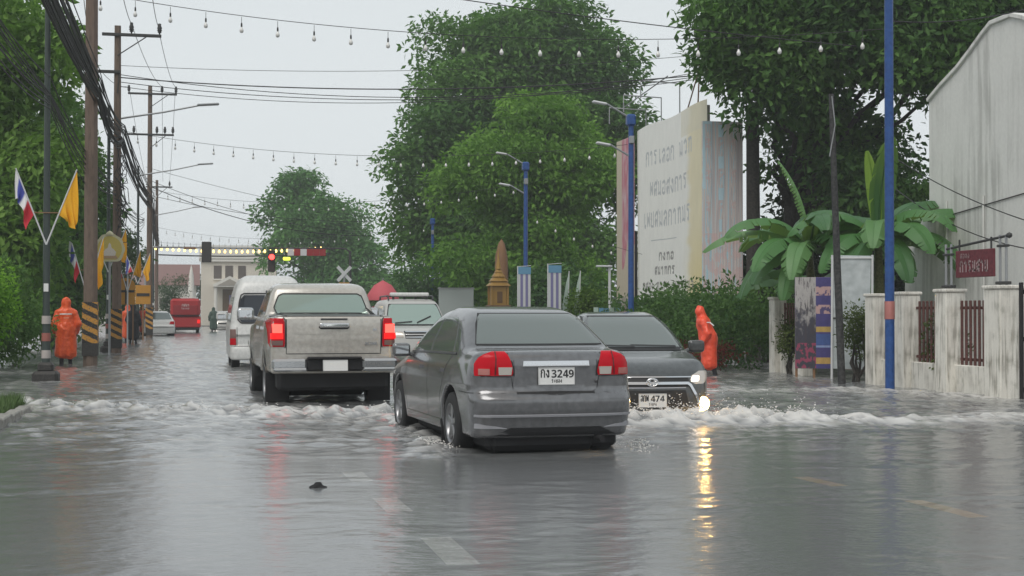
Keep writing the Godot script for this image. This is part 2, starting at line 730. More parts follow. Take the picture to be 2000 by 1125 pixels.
# strokes for Thai letters in a unit box, enough for number plates and the print on the boards
const THAI := {
	"ko": [[[0.1, 0.0], [0.1, 0.55], [0.28, 0.62], [0.1, 0.8], [0.3, 1.0], [0.65, 1.0], [0.85, 0.8], [0.85, 0.0]]],
	"ngo": [[[0.55, 0.95], [0.4, 0.85], [0.55, 0.72], [0.7, 0.85], [0.7, 0.1], [0.5, 0.0], [0.1, 0.45]]],
	"ro": [[[0.35, 0.1], [0.5, 0.0], [0.6, 0.12], [0.6, 0.6], [0.2, 0.75], [0.25, 1.0], [0.75, 1.0]]],
	"a": [[[0.2, 0.8], [0.4, 0.7], [0.8, 0.9]], [[0.2, 0.25], [0.4, 0.15], [0.8, 0.4]]],
	"yo": [[[0.15, 0.95], [0.3, 0.85], [0.1, 0.6], [0.3, 0.5], [0.1, 0.1], [0.3, 0.0], [0.8, 0.0], [0.8, 1.0]]],
	"o": [[[0.35, 0.45], [0.2, 0.35], [0.15, 0.1], [0.5, 0.0], [0.8, 0.1], [0.85, 0.8], [0.6, 1.0], [0.2, 0.85]]],
	"no": [[[0.2, 0.95], [0.3, 0.8], [0.25, 0.0]], [[0.25, 0.25], [0.6, 0.1], [0.85, 0.1]], [[0.8, 1.0], [0.8, 0.0]]],
	"tho": [[[0.15, 0.95], [0.3, 0.85], [0.25, 0.0]], [[0.25, 0.6], [0.5, 1.0], [0.8, 0.9], [0.85, 0.0]]],
	"aa": [[[0.2, 0.8], [0.4, 1.0], [0.65, 0.85], [0.65, 0.0]]],
	"e": [[[0.5, 1.0], [0.5, 0.15], [0.65, 0.0], [0.75, 0.15]]],
	"pho": [[[0.15, 1.0], [0.2, 0.1], [0.5, 0.7], [0.8, 0.1], [0.85, 1.0]]],
	"mo": [[[0.2, 0.95], [0.3, 0.8], [0.3, 0.1], [0.15, 0.05]], [[0.3, 0.15], [0.8, 0.0], [0.8, 1.0]]],
	"so": [[[0.3, 0.5], [0.15, 0.3], [0.3, 0.0], [0.5, 0.4], [0.8, 0.4], [0.8, 0.0]], [[0.15, 0.7], [0.5, 1.0], [0.8, 0.8], [0.95, 1.1]], [[0.8, 0.8], [0.8, 0.4]]],
	"lo": [[[0.3, 0.3], [0.15, 0.15], [0.3, 0.0], [0.45, 0.5], [0.8, 0.5], [0.8, 0.0]], [[0.15, 0.75], [0.5, 1.0], [0.8, 0.8], [0.8, 0.4]]],
	"wo": [[[0.5, 0.1], [0.65, 0.0], [0.8, 0.15], [0.8, 0.75], [0.5, 1.0], [0.2, 0.8]]],
}

func thai(mb: MB, word: Array, x: float, y: float, h: float, adv: float, w: float, z := 0.0) -> void:
	for g: String in word:
		if THAI.has(g):
			for st: Array in THAI[g]:
				var pl := []
				for p: Array in st:
					pl.append(Vector2(x + p[0] * adv * 0.85, y + p[1] * h))
				mb.ribbon(pl, w, z)
		x += adv

func text_mesh(s: String, size: float, m: Material, bold := true) -> TextMesh:
	var tm := TextMesh.new()
	var f := SystemFont.new()
	f.font_names = PackedStringArray(["Droid Sans"])
	f.font_weight = 700 if bold else 400
	tm.font = f
	tm.text = s
	tm.font_size = 48
	tm.pixel_size = size / 48.0
	tm.depth = 0.003
	tm.material = m
	return tm

# a number plate facing +z in its own axes, centred
func plate(parent: Node3D, at: Transform3D, letters: Array, digits: String, w := 0.36, h := 0.165) -> void:
	var mb := MB.new()
	mb.box(Vector3.ZERO, Vector3(w, h, 0.008), 0.003)
	var o := obj("number_plate", mb, M.plate, parent, at)
	var rim := MB.new()
	for s: float in [-1.0, 1.0]:
		rim.box(Vector3(0, s * (h * 0.5 - 0.004), 0.005), Vector3(w - 0.004, 0.007, 0.008), 0.001)
		rim.box(Vector3(s * (w * 0.5 - 0.004), 0, 0.005), Vector3(0.007, h - 0.016, 0.008), 0.001)
	obj("plate_rim", rim, M.plate_rim, o)
	for i in letters.size():
		var tx := MB.new()
		thai(tx, [letters[i]], -w * 0.43 + i * w * 0.135 * minf(1.0, 2.2 / letters.size()), -h * 0.06, h * 0.42, w * 0.135 * minf(1.0, 2.2 / letters.size()), 0.0125, 0.0055)
		obj("plate_letter", tx, M.ink, o)
	if digits == "":
		return
	var pv := MB.new()
	thai(pv, ["ro", "a", "yo", "o", "ngo"], -w * 0.14, -h * 0.36, h * 0.16, w * 0.06, 0.006, 0.0055)
	obj("province_name", pv, M.ink, o).set_meta("kind", "stuff")
	put("plate_digits", text_mesh(digits, h * 0.62, M.ink), o, Transform3D(Basis(), Vector3(w * 0.17, h * 0.12, 0.0045)))

func mirror_part(t: Node3D, at: Vector3, s: float, paint: Material, face: float, k := 1.0) -> void:
	# face: +1 glass looks to +z (rear)
	var mb := MB.new()
	nets(func(p: Vector3) -> float:
		var q := (p - Vector3(0, 0, 0)) / k
		var d := Vector3(maxf(absf(q.x) - 0.07, 0.0), maxf(absf(q.y) - 0.04, 0.0), maxf(absf(q.z) - 0.015, 0.0)).length() - 0.045
		return d * k, Vector3(-0.15, -0.12, -0.09) * k, Vector3(0.15, 0.12, 0.09) * k, 0.012 * k, mb)
	mb.tube([Vector3(-s * 0.09, -0.05, 0) * k, Vector3(-s * 0.17, -0.07, -0.02) * k], [0.03 * k, 0.025 * k], 8)
	var o := obj("mirror", mb, paint, t, Transform3D(Basis(), at))
	var g := MB.new()
	g.box(Vector3(0, 0, face * 0.061) * k, Vector3(0.17, 0.1, 0.004) * k, 0.001)
	obj("mirror_glass", g, M.mirror, o)

# ---------------------------------------------------------------- grey sedan, seen from behind
func make_sedan(at: Vector3, turn: float) -> Node3D:
	var t := thing("sedan", "dark silver sedan driving away through the flood, nearest car", "car", at, turn, "")
	var c := Car.new()
	c.host = self
	c.axles = [[0.97, 0.33], [3.62, 0.33]]
	c.arch_r = 0.375
	c.arch_x = 0.6
	c.r_edge = 0.12
	c.r_end = 0.17
	c.r_roof = 0.16
	c.kr = 0.16
	c.kg = 0.16
	c.gy0 = 0.75
	c.build(4.5, 1.55, {
		"tl": [[-0.3, 1.0], [0.0, 1.045], [0.1, 1.075], [0.55, 1.1], [1.0, 1.02], [2.8, 0.98], [3.3, 0.97], [4.2, 0.82], [4.5, 0.66], [4.8, 0.6]],
		"tg": [[-0.3, 0.3], [0.1, 0.7], [0.5, 1.11], [0.72, 1.24], [1.0, 1.4], [1.25, 1.475], [1.6, 1.515], [2.0, 1.52], [2.4, 1.48], [2.7, 1.36], [3.4, 0.96], [4.0, 0.6], [4.8, 0.2]],
		"wq": [[-0.3, 0.78], [0.0, 0.81], [0.3, 0.845], [1.0, 0.87], [3.4, 0.87], [4.0, 0.84], [4.5, 0.78], [4.8, 0.75]],
		"sec": [[0.0, 0.93], [0.25, 0.96], [0.5, 0.995], [0.7, 1.0], [0.9, 0.985], [1.02, 0.955], [1.1, 0.93], [1.8, 0.9]],
		"rq": [[0.0, 0.16], [0.22, 0.1], [0.26, 0.07], [0.45, 0.03], [0.46, 0.015], [0.6, 0.0], [0.63, 0.005], [0.665, 0.075], [0.68, 0.085], [0.9, 0.075], [1.0, 0.06], [1.06, 0.035], [1.1, 0.05], [1.8, 0.3]],
		"fq": [[0.0, 4.3], [0.3, 4.46], [0.55, 4.48], [0.7, 4.4], [0.9, 4.2], [1.8, 3.8]],
		"wg": [[0.0, 0.84], [0.95, 0.835], [1.1, 0.79], [1.5, 0.60], [1.8, 0.45]],
	})
	obj("body", nets(c.f, Vector3(-0.98, 0.12, -4.66), Vector3(0.98, 1.6, 0.14), 0.027), M.sedan, t)
	# underside so that no daylight passes below the bumper line
	var us := MB.new()
	us.box(Vector3(0, 0.2, -2.2), Vector3(1.36, 0.16, 4.0), 0.03)
	us.box(Vector3(0, 0.17, -1.0), Vector3(1.0, 0.16, 0.6), 0.05)
	us.box(Vector3(-0.1, 0.19, -0.38), Vector3(1.1, 0.2, 0.42), 0.06)
	us.tube([Vector3(0.45, 0.22, -0.5), Vector3(0.45, 0.21, 0.02)], [0.03], 10)
	obj("underbody", us, M.under, t)
	obj("rear_window", patch(c, "rear", [[1.135, -0.66, 0.66], [1.2, -0.635, 0.635], [1.32, -0.575, 0.575], [1.41, -0.53, 0.53], [1.435, -0.49, 0.49]], 0.004, 14, 8), M.tint, t)
	obj("windscreen", patch(c, "front", [[1.02, -0.66, 0.66], [1.25, -0.6, 0.6], [1.41, -0.53, 0.53]], 0.004, 10, 6), M.tint, t)
	for s: String in ["left", "right"]:
		obj("side_window", patch(c, s, [[1.05, 1.02, 1.98], [1.2, 1.12, 1.98], [1.34, 1.32, 1.98], [1.4, 1.5, 1.98]], 0.004, 8, 6), M.tint, t)
		obj("side_window", patch(c, s, [[1.03, 2.06, 3.12], [1.2, 2.06, 2.88], [1.34, 2.06, 2.62], [1.39, 2.06, 2.45]], 0.004, 8, 6), M.tint, t)
		obj("quarter_window", patch(c, s, [[1.06, 0.8, 0.95], [1.2, 0.95, 1.05], [1.28, 1.1, 1.18]], 0.004, 3, 4), M.tint, t)
		for gp: Array in [[[1.98, 1.02], [2.0, 0.7], [2.0, 0.3]], [[0.98, 1.03], [1.2, 0.85], [1.38, 0.6], [1.4, 0.3]], [[3.1, 1.0], [3.15, 0.7], [3.12, 0.3]], [[0.02, 0.665], [0.6, 0.67]]]:
			obj("door_gap_shade", seam(c, s, gp, 0.008), M.gap, t)  # no groove cut: a dark strip on the body paints its shade
		obj("door_handle", patch(c, s, [[0.83, 1.3, 1.5], [0.87, 1.3, 1.5]], 0.025, 4, 2), M.sedan, t)
		obj("door_handle", patch(c, s, [[0.83, 2.3, 2.5], [0.87, 2.3, 2.5]], 0.025, 4, 2), M.sedan, t)
		obj("window_trim", seam(c, s, [[0.85, 1.035], [2.0, 1.02], [3.2, 0.995]], 0.022, 0.006), M.trim, t)
		obj("sill_trim", patch(c, s, [[0.25, 1.42, 3.15], [0.33, 1.42, 3.15]], 0.012, 10, 2), M.sedan, t)
	for s: float in [-1.0, 1.0]:
		var lamp := obj("tail_lamp", patch(c, "rear", mir([[0.835, 0.445, 0.79], [0.87, 0.43, 0.795], [0.96, 0.45, 0.79], [1.03, 0.475, 0.74], [1.068, 0.5, 0.62]], s), 0.006, 10, 8, null, 0.012), M.red_lens, t)
		obj("lamp_lens", patch(c, "rear", mir([[0.845, 0.455, 0.575], [0.92, 0.445, 0.58]], s), 0.022, 4, 3), M.clear_lens, lamp)
		obj("lamp_lens", patch(c, "rear", mir([[0.845, 0.66, 0.755], [0.905, 0.66, 0.755]], s), 0.024, 4, 3), M.pink_lens, lamp)
		obj("lamp_divider", seam(c, "rear", [[s * 0.61, 0.845], [s * 0.6, 1.0], [s * 0.6, 1.055]], 0.014, 0.021), M.dark_red, lamp)
		obj("lamp_gasket", seam(c, "rear", [[s * 0.435, 0.83], [s * 0.425, 0.88], [s * 0.445, 0.97], [s * 0.48, 1.055]], 0.012, 0.004), M.gap, lamp)
		obj("bumper_reflector", patch(c, "rear", mir([[0.325, 0.5, 0.79], [0.345, 0.6, 0.79], [0.37, 0.76, 0.79]], s), 0.012, 8, 2), M.pale, t)
	obj("trunk_chrome_strip", patch(c, "rear", [[0.925, -0.34, 0.34], [0.975, -0.335, 0.335]], 0.024, 12, 2, null, 0.01), M.chrome, t)
	obj("plate_recess", patch(c, "rear", [[0.70, -0.28, 0.28], [0.73, -0.31, 0.31], [0.86, -0.33, 0.33], [0.922, -0.3, 0.3]], 0.002, 10, 4), M.sedan, t)
	obj("bumper_crease", patch(c, "rear", [[0.438, -0.8, 0.8], [0.458, -0.8, 0.8]], 0.012, 24, 1), M.pale, t)
	obj("bumper_lower", patch(c, "rear", [[0.25, -0.72, 0.72], [0.3, -0.5, 0.5], [0.33, -0.46, 0.46]], 0.003, 14, 2), M.under, t)
	obj("bumper_corner", patch(c, "rear", [[0.6, -0.8, -0.42], [0.655, -0.8, -0.44]], 0.006, 8, 2), M.sedan, t)
	obj("bumper_corner", patch(c, "rear", [[0.6, 0.42, 0.8], [0.655, 0.44, 0.8]], 0.006, 8, 2), M.sedan, t)
	var g := seam(c, "rear", [[-0.8, 0.83], [-0.45, 0.825], [-0.43, 0.7], [-0.38, 0.676], [0.38, 0.676], [0.43, 0.7], [0.45, 0.825], [0.8, 0.83]], 0.009)
	seam(c, "rear", [[-0.4, 0.668], [0.4, 0.668]], 0.022, 0.0025, g)
	seam(c, "rear", [[-0.42, 0.83], [-0.43, 1.06]], 0.007, 0.0015, g)
	seam(c, "rear", [[0.42, 0.83], [0.43, 1.06]], 0.007, 0.0015, g)
	obj("trunk_gap_shade", g, M.gap, t)  # dark strips laid over the lid edges as painted groove shade
	var gs := seam(c, "rear", [[-0.665, 1.128], [-0.58, 1.33], [-0.5, 1.438], [0.5, 1.438], [0.58, 1.33], [0.665, 1.128], [-0.665, 1.128]], 0.016, 0.003)
	obj("window_seal", gs, M.gap, t)
	var lk := MB.new()
	lk.lathe([Vector2(0.0, 0.006), Vector2(0.011, 0.006), Vector2(0.013, 0.0)], 12, Transform3D(Basis(Vector3(1, 0, 0), PI / 2), Vector3(0.42, 0.77, -0.078)))
	obj("trunk_lock", lk, M.trim, t)
	plate(t, Transform3D(Basis(Vector3(1, 0, 0), -0.06), Vector3(0, 0.83, -0.058)), ["ko", "ngo"], "3249", 0.375, 0.172)
	wheels(t, [0.97, 3.62], 0.32, 0.755, 0.195)
	mirror_part(t, Vector3(-0.95, 1.02, -3.0), -1.0, M.sedan, 1.0, 0.9)
	mirror_part(t, Vector3(0.95, 1.02, -3.0), 1.0, M.sedan, 1.0, 0.9)
	for s: float in [-1.0, 1.0]:
		var mf := MB.new()
		mf.box(Vector3(s * 0.74, 0.2, -1.38), Vector3(0.22, 0.3, 0.012), 0.004)
		obj("mudguard", mf, M.under, t)
	return t

# ---------------------------------------------------------------- champagne pickup, seen from behind
func make_pickup(at: Vector3, turn: float) -> Node3D:
	var t := thing("pickup_truck", "champagne double-cab pickup with brake lamps lit, ahead of the silver sedan", "pickup", at, turn)
	var c := Car.new()
	c.host = self
	c.axles = [[1.25, 0.42], [4.35, 0.42]]
	c.arch_r = 0.47
	c.arch_x = 0.62
	c.yb = 0.56
	c.r_edge = 0.09
	c.r_end = 0.09
	c.r_roof = 0.13
	c.kr = 0.05
	c.kf = 0.25
	c.kg = 0.1
	c.mid = 2.7
	c.gy0 = 1.2
	c.crown = 0.012
	c.bed = [0.74, 0.85, 0.1, 1.72]
	c.build(5.35, 1.95, {
		"tl": [[-0.3, 1.44], [1.7, 1.445], [2.0, 1.43], [3.6, 1.36], [4.6, 1.27], [5.2, 1.12], [5.65, 0.9]],
		"tg": [[-0.3, 0.2], [1.68, 0.9], [1.76, 1.42], [1.86, 1.84], [2.0, 1.93], [2.5, 1.96], [2.95, 1.94], [3.2, 1.85], [4.0, 1.35], [4.5, 0.9], [5.6, 0.4]],
		"tgb": 2,
		"wq": [[-0.3, 0.93], [0.0, 0.93], [0.5, 0.94], [1.25, 0.965], [2.0, 0.935], [3.8, 0.94], [4.35, 0.965], [5.0, 0.9], [5.6, 0.8]],
		"sec": [[0.0, 0.96], [0.6, 0.99], [0.95, 1.0], [1.2, 0.985], [1.35, 0.955], [1.45, 0.945], [2.2, 0.9]],
		"rq": [[0.0, 0.1], [0.6, 0.06], [0.83, 0.04], [0.98, 0.035], [1.05, 0.02], [1.3, 0.02], [1.42, 0.03], [2.2, 0.1]],
		"fq": [[0.0, 5.1], [0.6, 5.3], [0.9, 5.32], [1.1, 5.25], [1.3, 5.0], [2.2, 4.5]],
		"wg": [[0.0, 0.9], [1.4, 0.885], [1.6, 0.83], [1.88, 0.755], [2.2, 0.6]],
	})
	obj("body", nets(c.f, Vector3(-1.05, 0.45, -5.5), Vector3(1.05, 2.05, 0.12), 0.03), M.pickup, t)
	var us := MB.new()
	us.box(Vector3(0, 0.5, -2.6), Vector3(1.5, 0.16, 4.6), 0.03)
	us.box(Vector3(0, 0.42, -1.25), Vector3(1.3, 0.12, 0.12), 0.03)
	us.box(Vector3(0, 0.42, -1.25), Vector3(0.32, 0.3, 0.32), 0.12)
	us.box(Vector3(0, 0.46, -0.35), Vector3(1.66, 0.3, 0.5), 0.05)
	us.box(Vector3(0, 0.3, -1.35), Vector3(1.3, 0.24, 0.5), 0.08)
	us.tube([Vector3(0.4, 0.44, -1.0), Vector3(0.5, 0.42, -0.12)], [0.035], 10)
	us.lathe([Vector2(0.0, 0.1), Vector2(0.36, 0.1), Vector2(0.38, 0.05), Vector2(0.38, -0.05), Vector2(0.0, -0.1)], 20, Transform3D(Basis(), Vector3(0, 0.46, -0.55)))
	obj("chassis", us, M.under, t)
	obj("rear_window", patch(c, "rear", [[1.47, -0.735, 0.735], [1.54, -0.735, 0.735], [1.66, -0.69, 0.69], [1.735, -0.66, 0.66], [1.76, -0.6, 0.6]], 0.006, 14, 7), M.tint_green, t)
	obj("window_seal", seam(c, "rear", [[-0.745, 1.46], [-0.74, 1.55], [-0.695, 1.67], [-0.668, 1.74], [-0.6, 1.772], [0.6, 1.772], [0.668, 1.74], [0.695, 1.67], [0.74, 1.55], [0.745, 1.46], [-0.745, 1.46]], 0.022, 0.004), M.gap, t)
	obj("windscreen", patch(c, "front", [[1.42, -0.74, 0.74], [1.7, -0.68, 0.68], [1.86, -0.6, 0.6]], 0.004, 8, 5), M.tint, t)
	for s: String in ["left", "right"]:
		obj("side_window", patch(c, s, [[1.44, 1.98, 2.8], [1.6, 2.0, 2.8], [1.8, 2.1, 2.8]], 0.004, 6, 5), M.tint, t)
		obj("side_window", patch(c, s, [[1.43, 2.87, 3.75], [1.6, 2.87, 3.45], [1.79, 2.87, 3.15]], 0.004, 6, 5), M.tint, t)
		var sm := seam(c, s, [[1.82, 1.42], [1.82, 0.6]], 0.014)
		obj("cab_gap_shade", sm, M.gap, t)  # shade between cab and bed, painted as a dark surface strip
		obj("door_gap_shade", seam(c, s, [[2.83, 1.42], [2.85, 0.6]], 0.008), M.gap, t)  # door grooves are dark overlay strips, their shade put into the colour
		obj("door_gap_shade", seam(c, s, [[3.72, 1.38], [3.75, 0.6]], 0.008), M.gap, t)
		obj("door_handle", patch(c, s, [[1.2, 2.0, 2.2], [1.25, 2.0, 2.2]], 0.03, 4, 2), M.chrome, t)
		obj("door_handle", patch(c, s, [[1.2, 2.95, 3.15], [1.25, 2.95, 3.15]], 0.03, 4, 2), M.chrome, t)
		var fl := MB.new()
		for ax: float in [1.25, 4.35]:
			var pl := []
			for k in 15:
				var a := PI * k / 14.0
				pl.append([ax - cos(a) * 0.5, 0.46 + sin(a) * 0.5])
			seam(c, s, pl, 0.07, 0.03, fl)
			obj("wheel_flare", fl, M.pickup, t)
			fl = MB.new()
	for s: float in [-1.0, 1.0]:
		var lamp := obj("tail_lamp", patch(c, "rear", mir([[0.965, 0.735, 0.925], [1.0, 0.725, 0.94], [1.36, 0.735, 0.935], [1.385, 0.75, 0.9]], s), 0.012, 6, 8, null, 0.012), M.red_lens, t)
		obj("brake_light", patch(c, "rear", mir([[1.17, 0.765, 0.89], [1.3, 0.765, 0.89]], s), 0.03, 4, 4), M.brake_glow, lamp)
		obj("brake_light", patch(c, "rear", mir([[1.08, 0.75, 0.915], [1.165, 0.75, 0.915]], s), 0.028, 4, 4), M.brake_dim, lamp)
		obj("lamp_lens", patch(c, "rear", mir([[0.99, 0.755, 0.9], [1.06, 0.755, 0.9]], s), 0.028, 4, 3), M.dull_lens, lamp)
		obj("lamp_gasket", seam(c, "rear", [[s * 0.725, 0.95], [s * 0.715, 1.0], [s * 0.725, 1.37], [s * 0.75, 1.4]], 0.016, 0.006), M.gap, lamp)
		var bp := MB.new()
		bp.box(Vector3(s * 0.67, 0.71, 0.055), Vector3(0.52, 0.16, 0.12), 0.035)
		bp.box(Vector3(s * 0.66, 0.63, 0.075), Vector3(0.5, 0.055, 0.14), 0.022)
		obj("chrome_bumper", bp, M.chrome_soft, t)
		var mf := MB.new()
		mf.box(Vector3(s * 0.78, 0.33, -0.74), Vector3(0.36, 0.44, 0.014), 0.004)
		obj("mudflap", mf, M.under, t)
		mirror_part(t, Vector3(s * 1.08, 1.45, -3.62), s, M.chrome_soft, 1.0, 1.25)
	var cb := MB.new()
	cb.box(Vector3(0, 0.7, 0.02), Vector3(0.86, 0.2, 0.1), 0.03)
	cb.box(Vector3(0, 0.8, 0.06), Vector3(0.8, 0.035, 0.14), 0.012)
	obj("bumper_step", cb, M.under, t)
	plate(t, Transform3D(Basis(Vector3.RIGHT, -0.12), Vector3(0, 0.69, 0.14)), [], "", 0.37, 0.165)
	var hd := MB.new()
	nets(func(p: Vector3) -> float: return Vector3(maxf(absf(p.x) - 0.2, 0), maxf(absf(p.y - 1.285) - 0.018, 0), maxf(absf(p.z - 0.0) - 0.01, 0)).length() - 0.02, Vector3(-0.26, 1.22, -0.06), Vector3(0.26, 1.35, 0.06), 0.012, hd)
	obj("tailgate_handle", hd, M.chrome, t)
	obj("handle_recess", patch(c, "rear", [[1.225, -0.2, 0.2], [1.25, -0.23, 0.23], [1.27, -0.23, 0.23]], 0.003, 6, 2), M.gap, t)
	obj("high_brake_lamp", patch(c, "rear", [[1.362, -0.2, 0.2], [1.385, -0.2, 0.2]], 0.006, 6, 2), M.gap, t)
	obj("tailgate_gap_shade", seam(c, "rear", [[-0.705, 1.43], [-0.705, 0.86], [0.705, 0.86], [0.705, 1.43]], 0.012), M.gap, t)  # shade round the tailgate painted as a dark strip, no real groove
	obj("tailgate_cap", seam(c, "rear", [[-0.9, 1.432], [0.9, 1.432]], 0.03, 0.006), M.trim, t)
	obj("tailgate_crease", seam(c, "rear", [[-0.69, 1.17], [-0.3, 1.16], [0.3, 1.16], [0.69, 1.17]], 0.02, 0.004), M.pickup, t)
	obj("badge", patch(c, "rear", [[0.99, 0.46, 0.64], [1.03, 0.47, 0.65]], 0.008, 4, 1), M.chrome_soft, t)
	obj("badge", patch(c, "rear", [[1.2, 0.58, 0.64], [1.235, 0.58, 0.64]], 0.008, 2, 1), M.chrome_soft, t)
	wheels(t, [1.25, 4.35], 0.4, 0.8, 0.27, 6)
	return t

# ---------------------------------------------------------------- white high-roof van
func make_van(at: Vector3, turn: float) -> Node3D:
	var t := thing("van", "white high-roof minibus van ahead of the champagne pickup", "van", at, turn)
	var c := Car.new()
	c.host = self
	c.axles = [[1.1, 0.34], [4.2, 0.34]]
	c.arch_r = 0.4
	c.arch_x = 0.65
	c.yb = 0.3
	c.r_edge = 0.1
	c.r_end = 0.16
	c.r_roof = 0.22
	c.kr = 0.06
	c.kg = 0.07
	c.mid = 2.7
	c.gy0 = 0.9
	c.build(5.4, 2.4, {
		"tl": [[-0.3, 1.15], [4.6, 1.2], [5.1, 1.1], [5.7, 0.8]],
		"tg": [[-0.3, 0.4], [0.0, 0.95], [0.06, 1.25], [0.16, 1.95], [0.26, 2.2], [0.5, 2.36], [1.2, 2.39], [3.6, 2.39], [4.1, 2.2], [4.9, 1.25], [5.7, 0.5]],
		"tgb": 2,
		"wq": [[-0.3, 0.93], [0.1, 0.94], [4.8, 0.94], [5.7, 0.85]],
		"sec": [[0.0, 0.95], [0.4, 0.99], [0.9, 1.0], [1.2, 0.985], [2.6, 0.95]],
		"rq": [[0.0, 0.04], [0.3, -0.02], [0.5, -0.03], [0.62, -0.01], [0.64, 0.03], [1.2, 0.04], [2.6, 0.1]],
		"fq": [[0.0, 5.2], [0.5, 5.4], [1.0, 5.3], [2.6, 4.4]],
		"wg": [[0.0, 0.93], [1.1, 0.93], [1.5, 0.885], [1.95, 0.81], [2.2, 0.74], [2.36, 0.66], [2.6, 0.6]],
	})
	obj("body", nets(c.f, Vector3(-1.0, 0.2, -5.5), Vector3(1.0, 2.5, 0.15), 0.04), M.white_paint, t)
	obj("rear_window", patch(c, "rear", [[1.22, -0.66, 0.66], [1.28, -0.73, 0.73], [1.7, -0.7, 0.7], [1.84, -0.66, 0.66], [1.88, -0.6, 0.6]], 0.018, 12, 7), M.van_glass, t)
	obj("window_seal", seam(c, "rear", [[-0.67, 1.2], [-0.745, 1.28], [-0.715, 1.7], [-0.67, 1.88], [-0.6, 1.92], [0.6, 1.92], [0.67, 1.88], [0.715, 1.7], [0.745, 1.28], [0.67, 1.2], [-0.67, 1.2]], 0.03, 0.014), M.gap, t)
	for s: String in ["left", "right"]:
		for w: Array in [[0.4, 1.7], [1.85, 3.1], [3.25, 4.3]]:
			obj("side_window", patch(c, s, [[1.25, w[0], w[1]], [1.85, w[0] + 0.1, w[1]]], 0.016, 6, 5), M.tint, t)
	for s: float in [-1.0, 1.0]:
		var lamp := obj("tail_lamp", patch(c, "rear", mir([[0.66, 0.78, 0.925], [1.05, 0.8, 0.93]], s), 0.008, 4, 6, null, 0.01), M.dull_lens, t)
		obj("lamp_lens", patch(c, "rear", mir([[0.67, 0.79, 0.92], [0.83, 0.8, 0.92]], s), 0.022, 4, 4), M.red_lens, lamp)
		mirror_part(t, Vector3(s * 1.06, 1.35, -4.55), s, M.white_paint, 1.0, 1.3)
	var hb := MB.new()
	hb.box(Vector3(0, 1.965, -0.15), Vector3(0.16, 0.07, 0.06), 0.015)
	obj("high_brake_lamp", hb, M.gap, t)
	obj("rear_door_gap_shade", seam(c, "rear", [[-0.77, 1.1], [-0.765, 0.66], [0.765, 0.66], [0.77, 1.1]], 0.012), M.gap, t)  # dark strip on the surface paints the shade of the door groove
	obj("bumper_gap_shade", seam(c, "rear", [[-0.9, 0.63], [0.9, 0.63]], 0.014), M.gap, t)  # bumper joint shade painted the same way, a dark overlay strip
	plate(t, Transform3D(Basis(), Vector3(0, 0.78, -0.02)), [], "", 0.36, 0.16)
	wheels(t, [1.1, 4.2], 0.34, 0.78, 0.2)
	return t

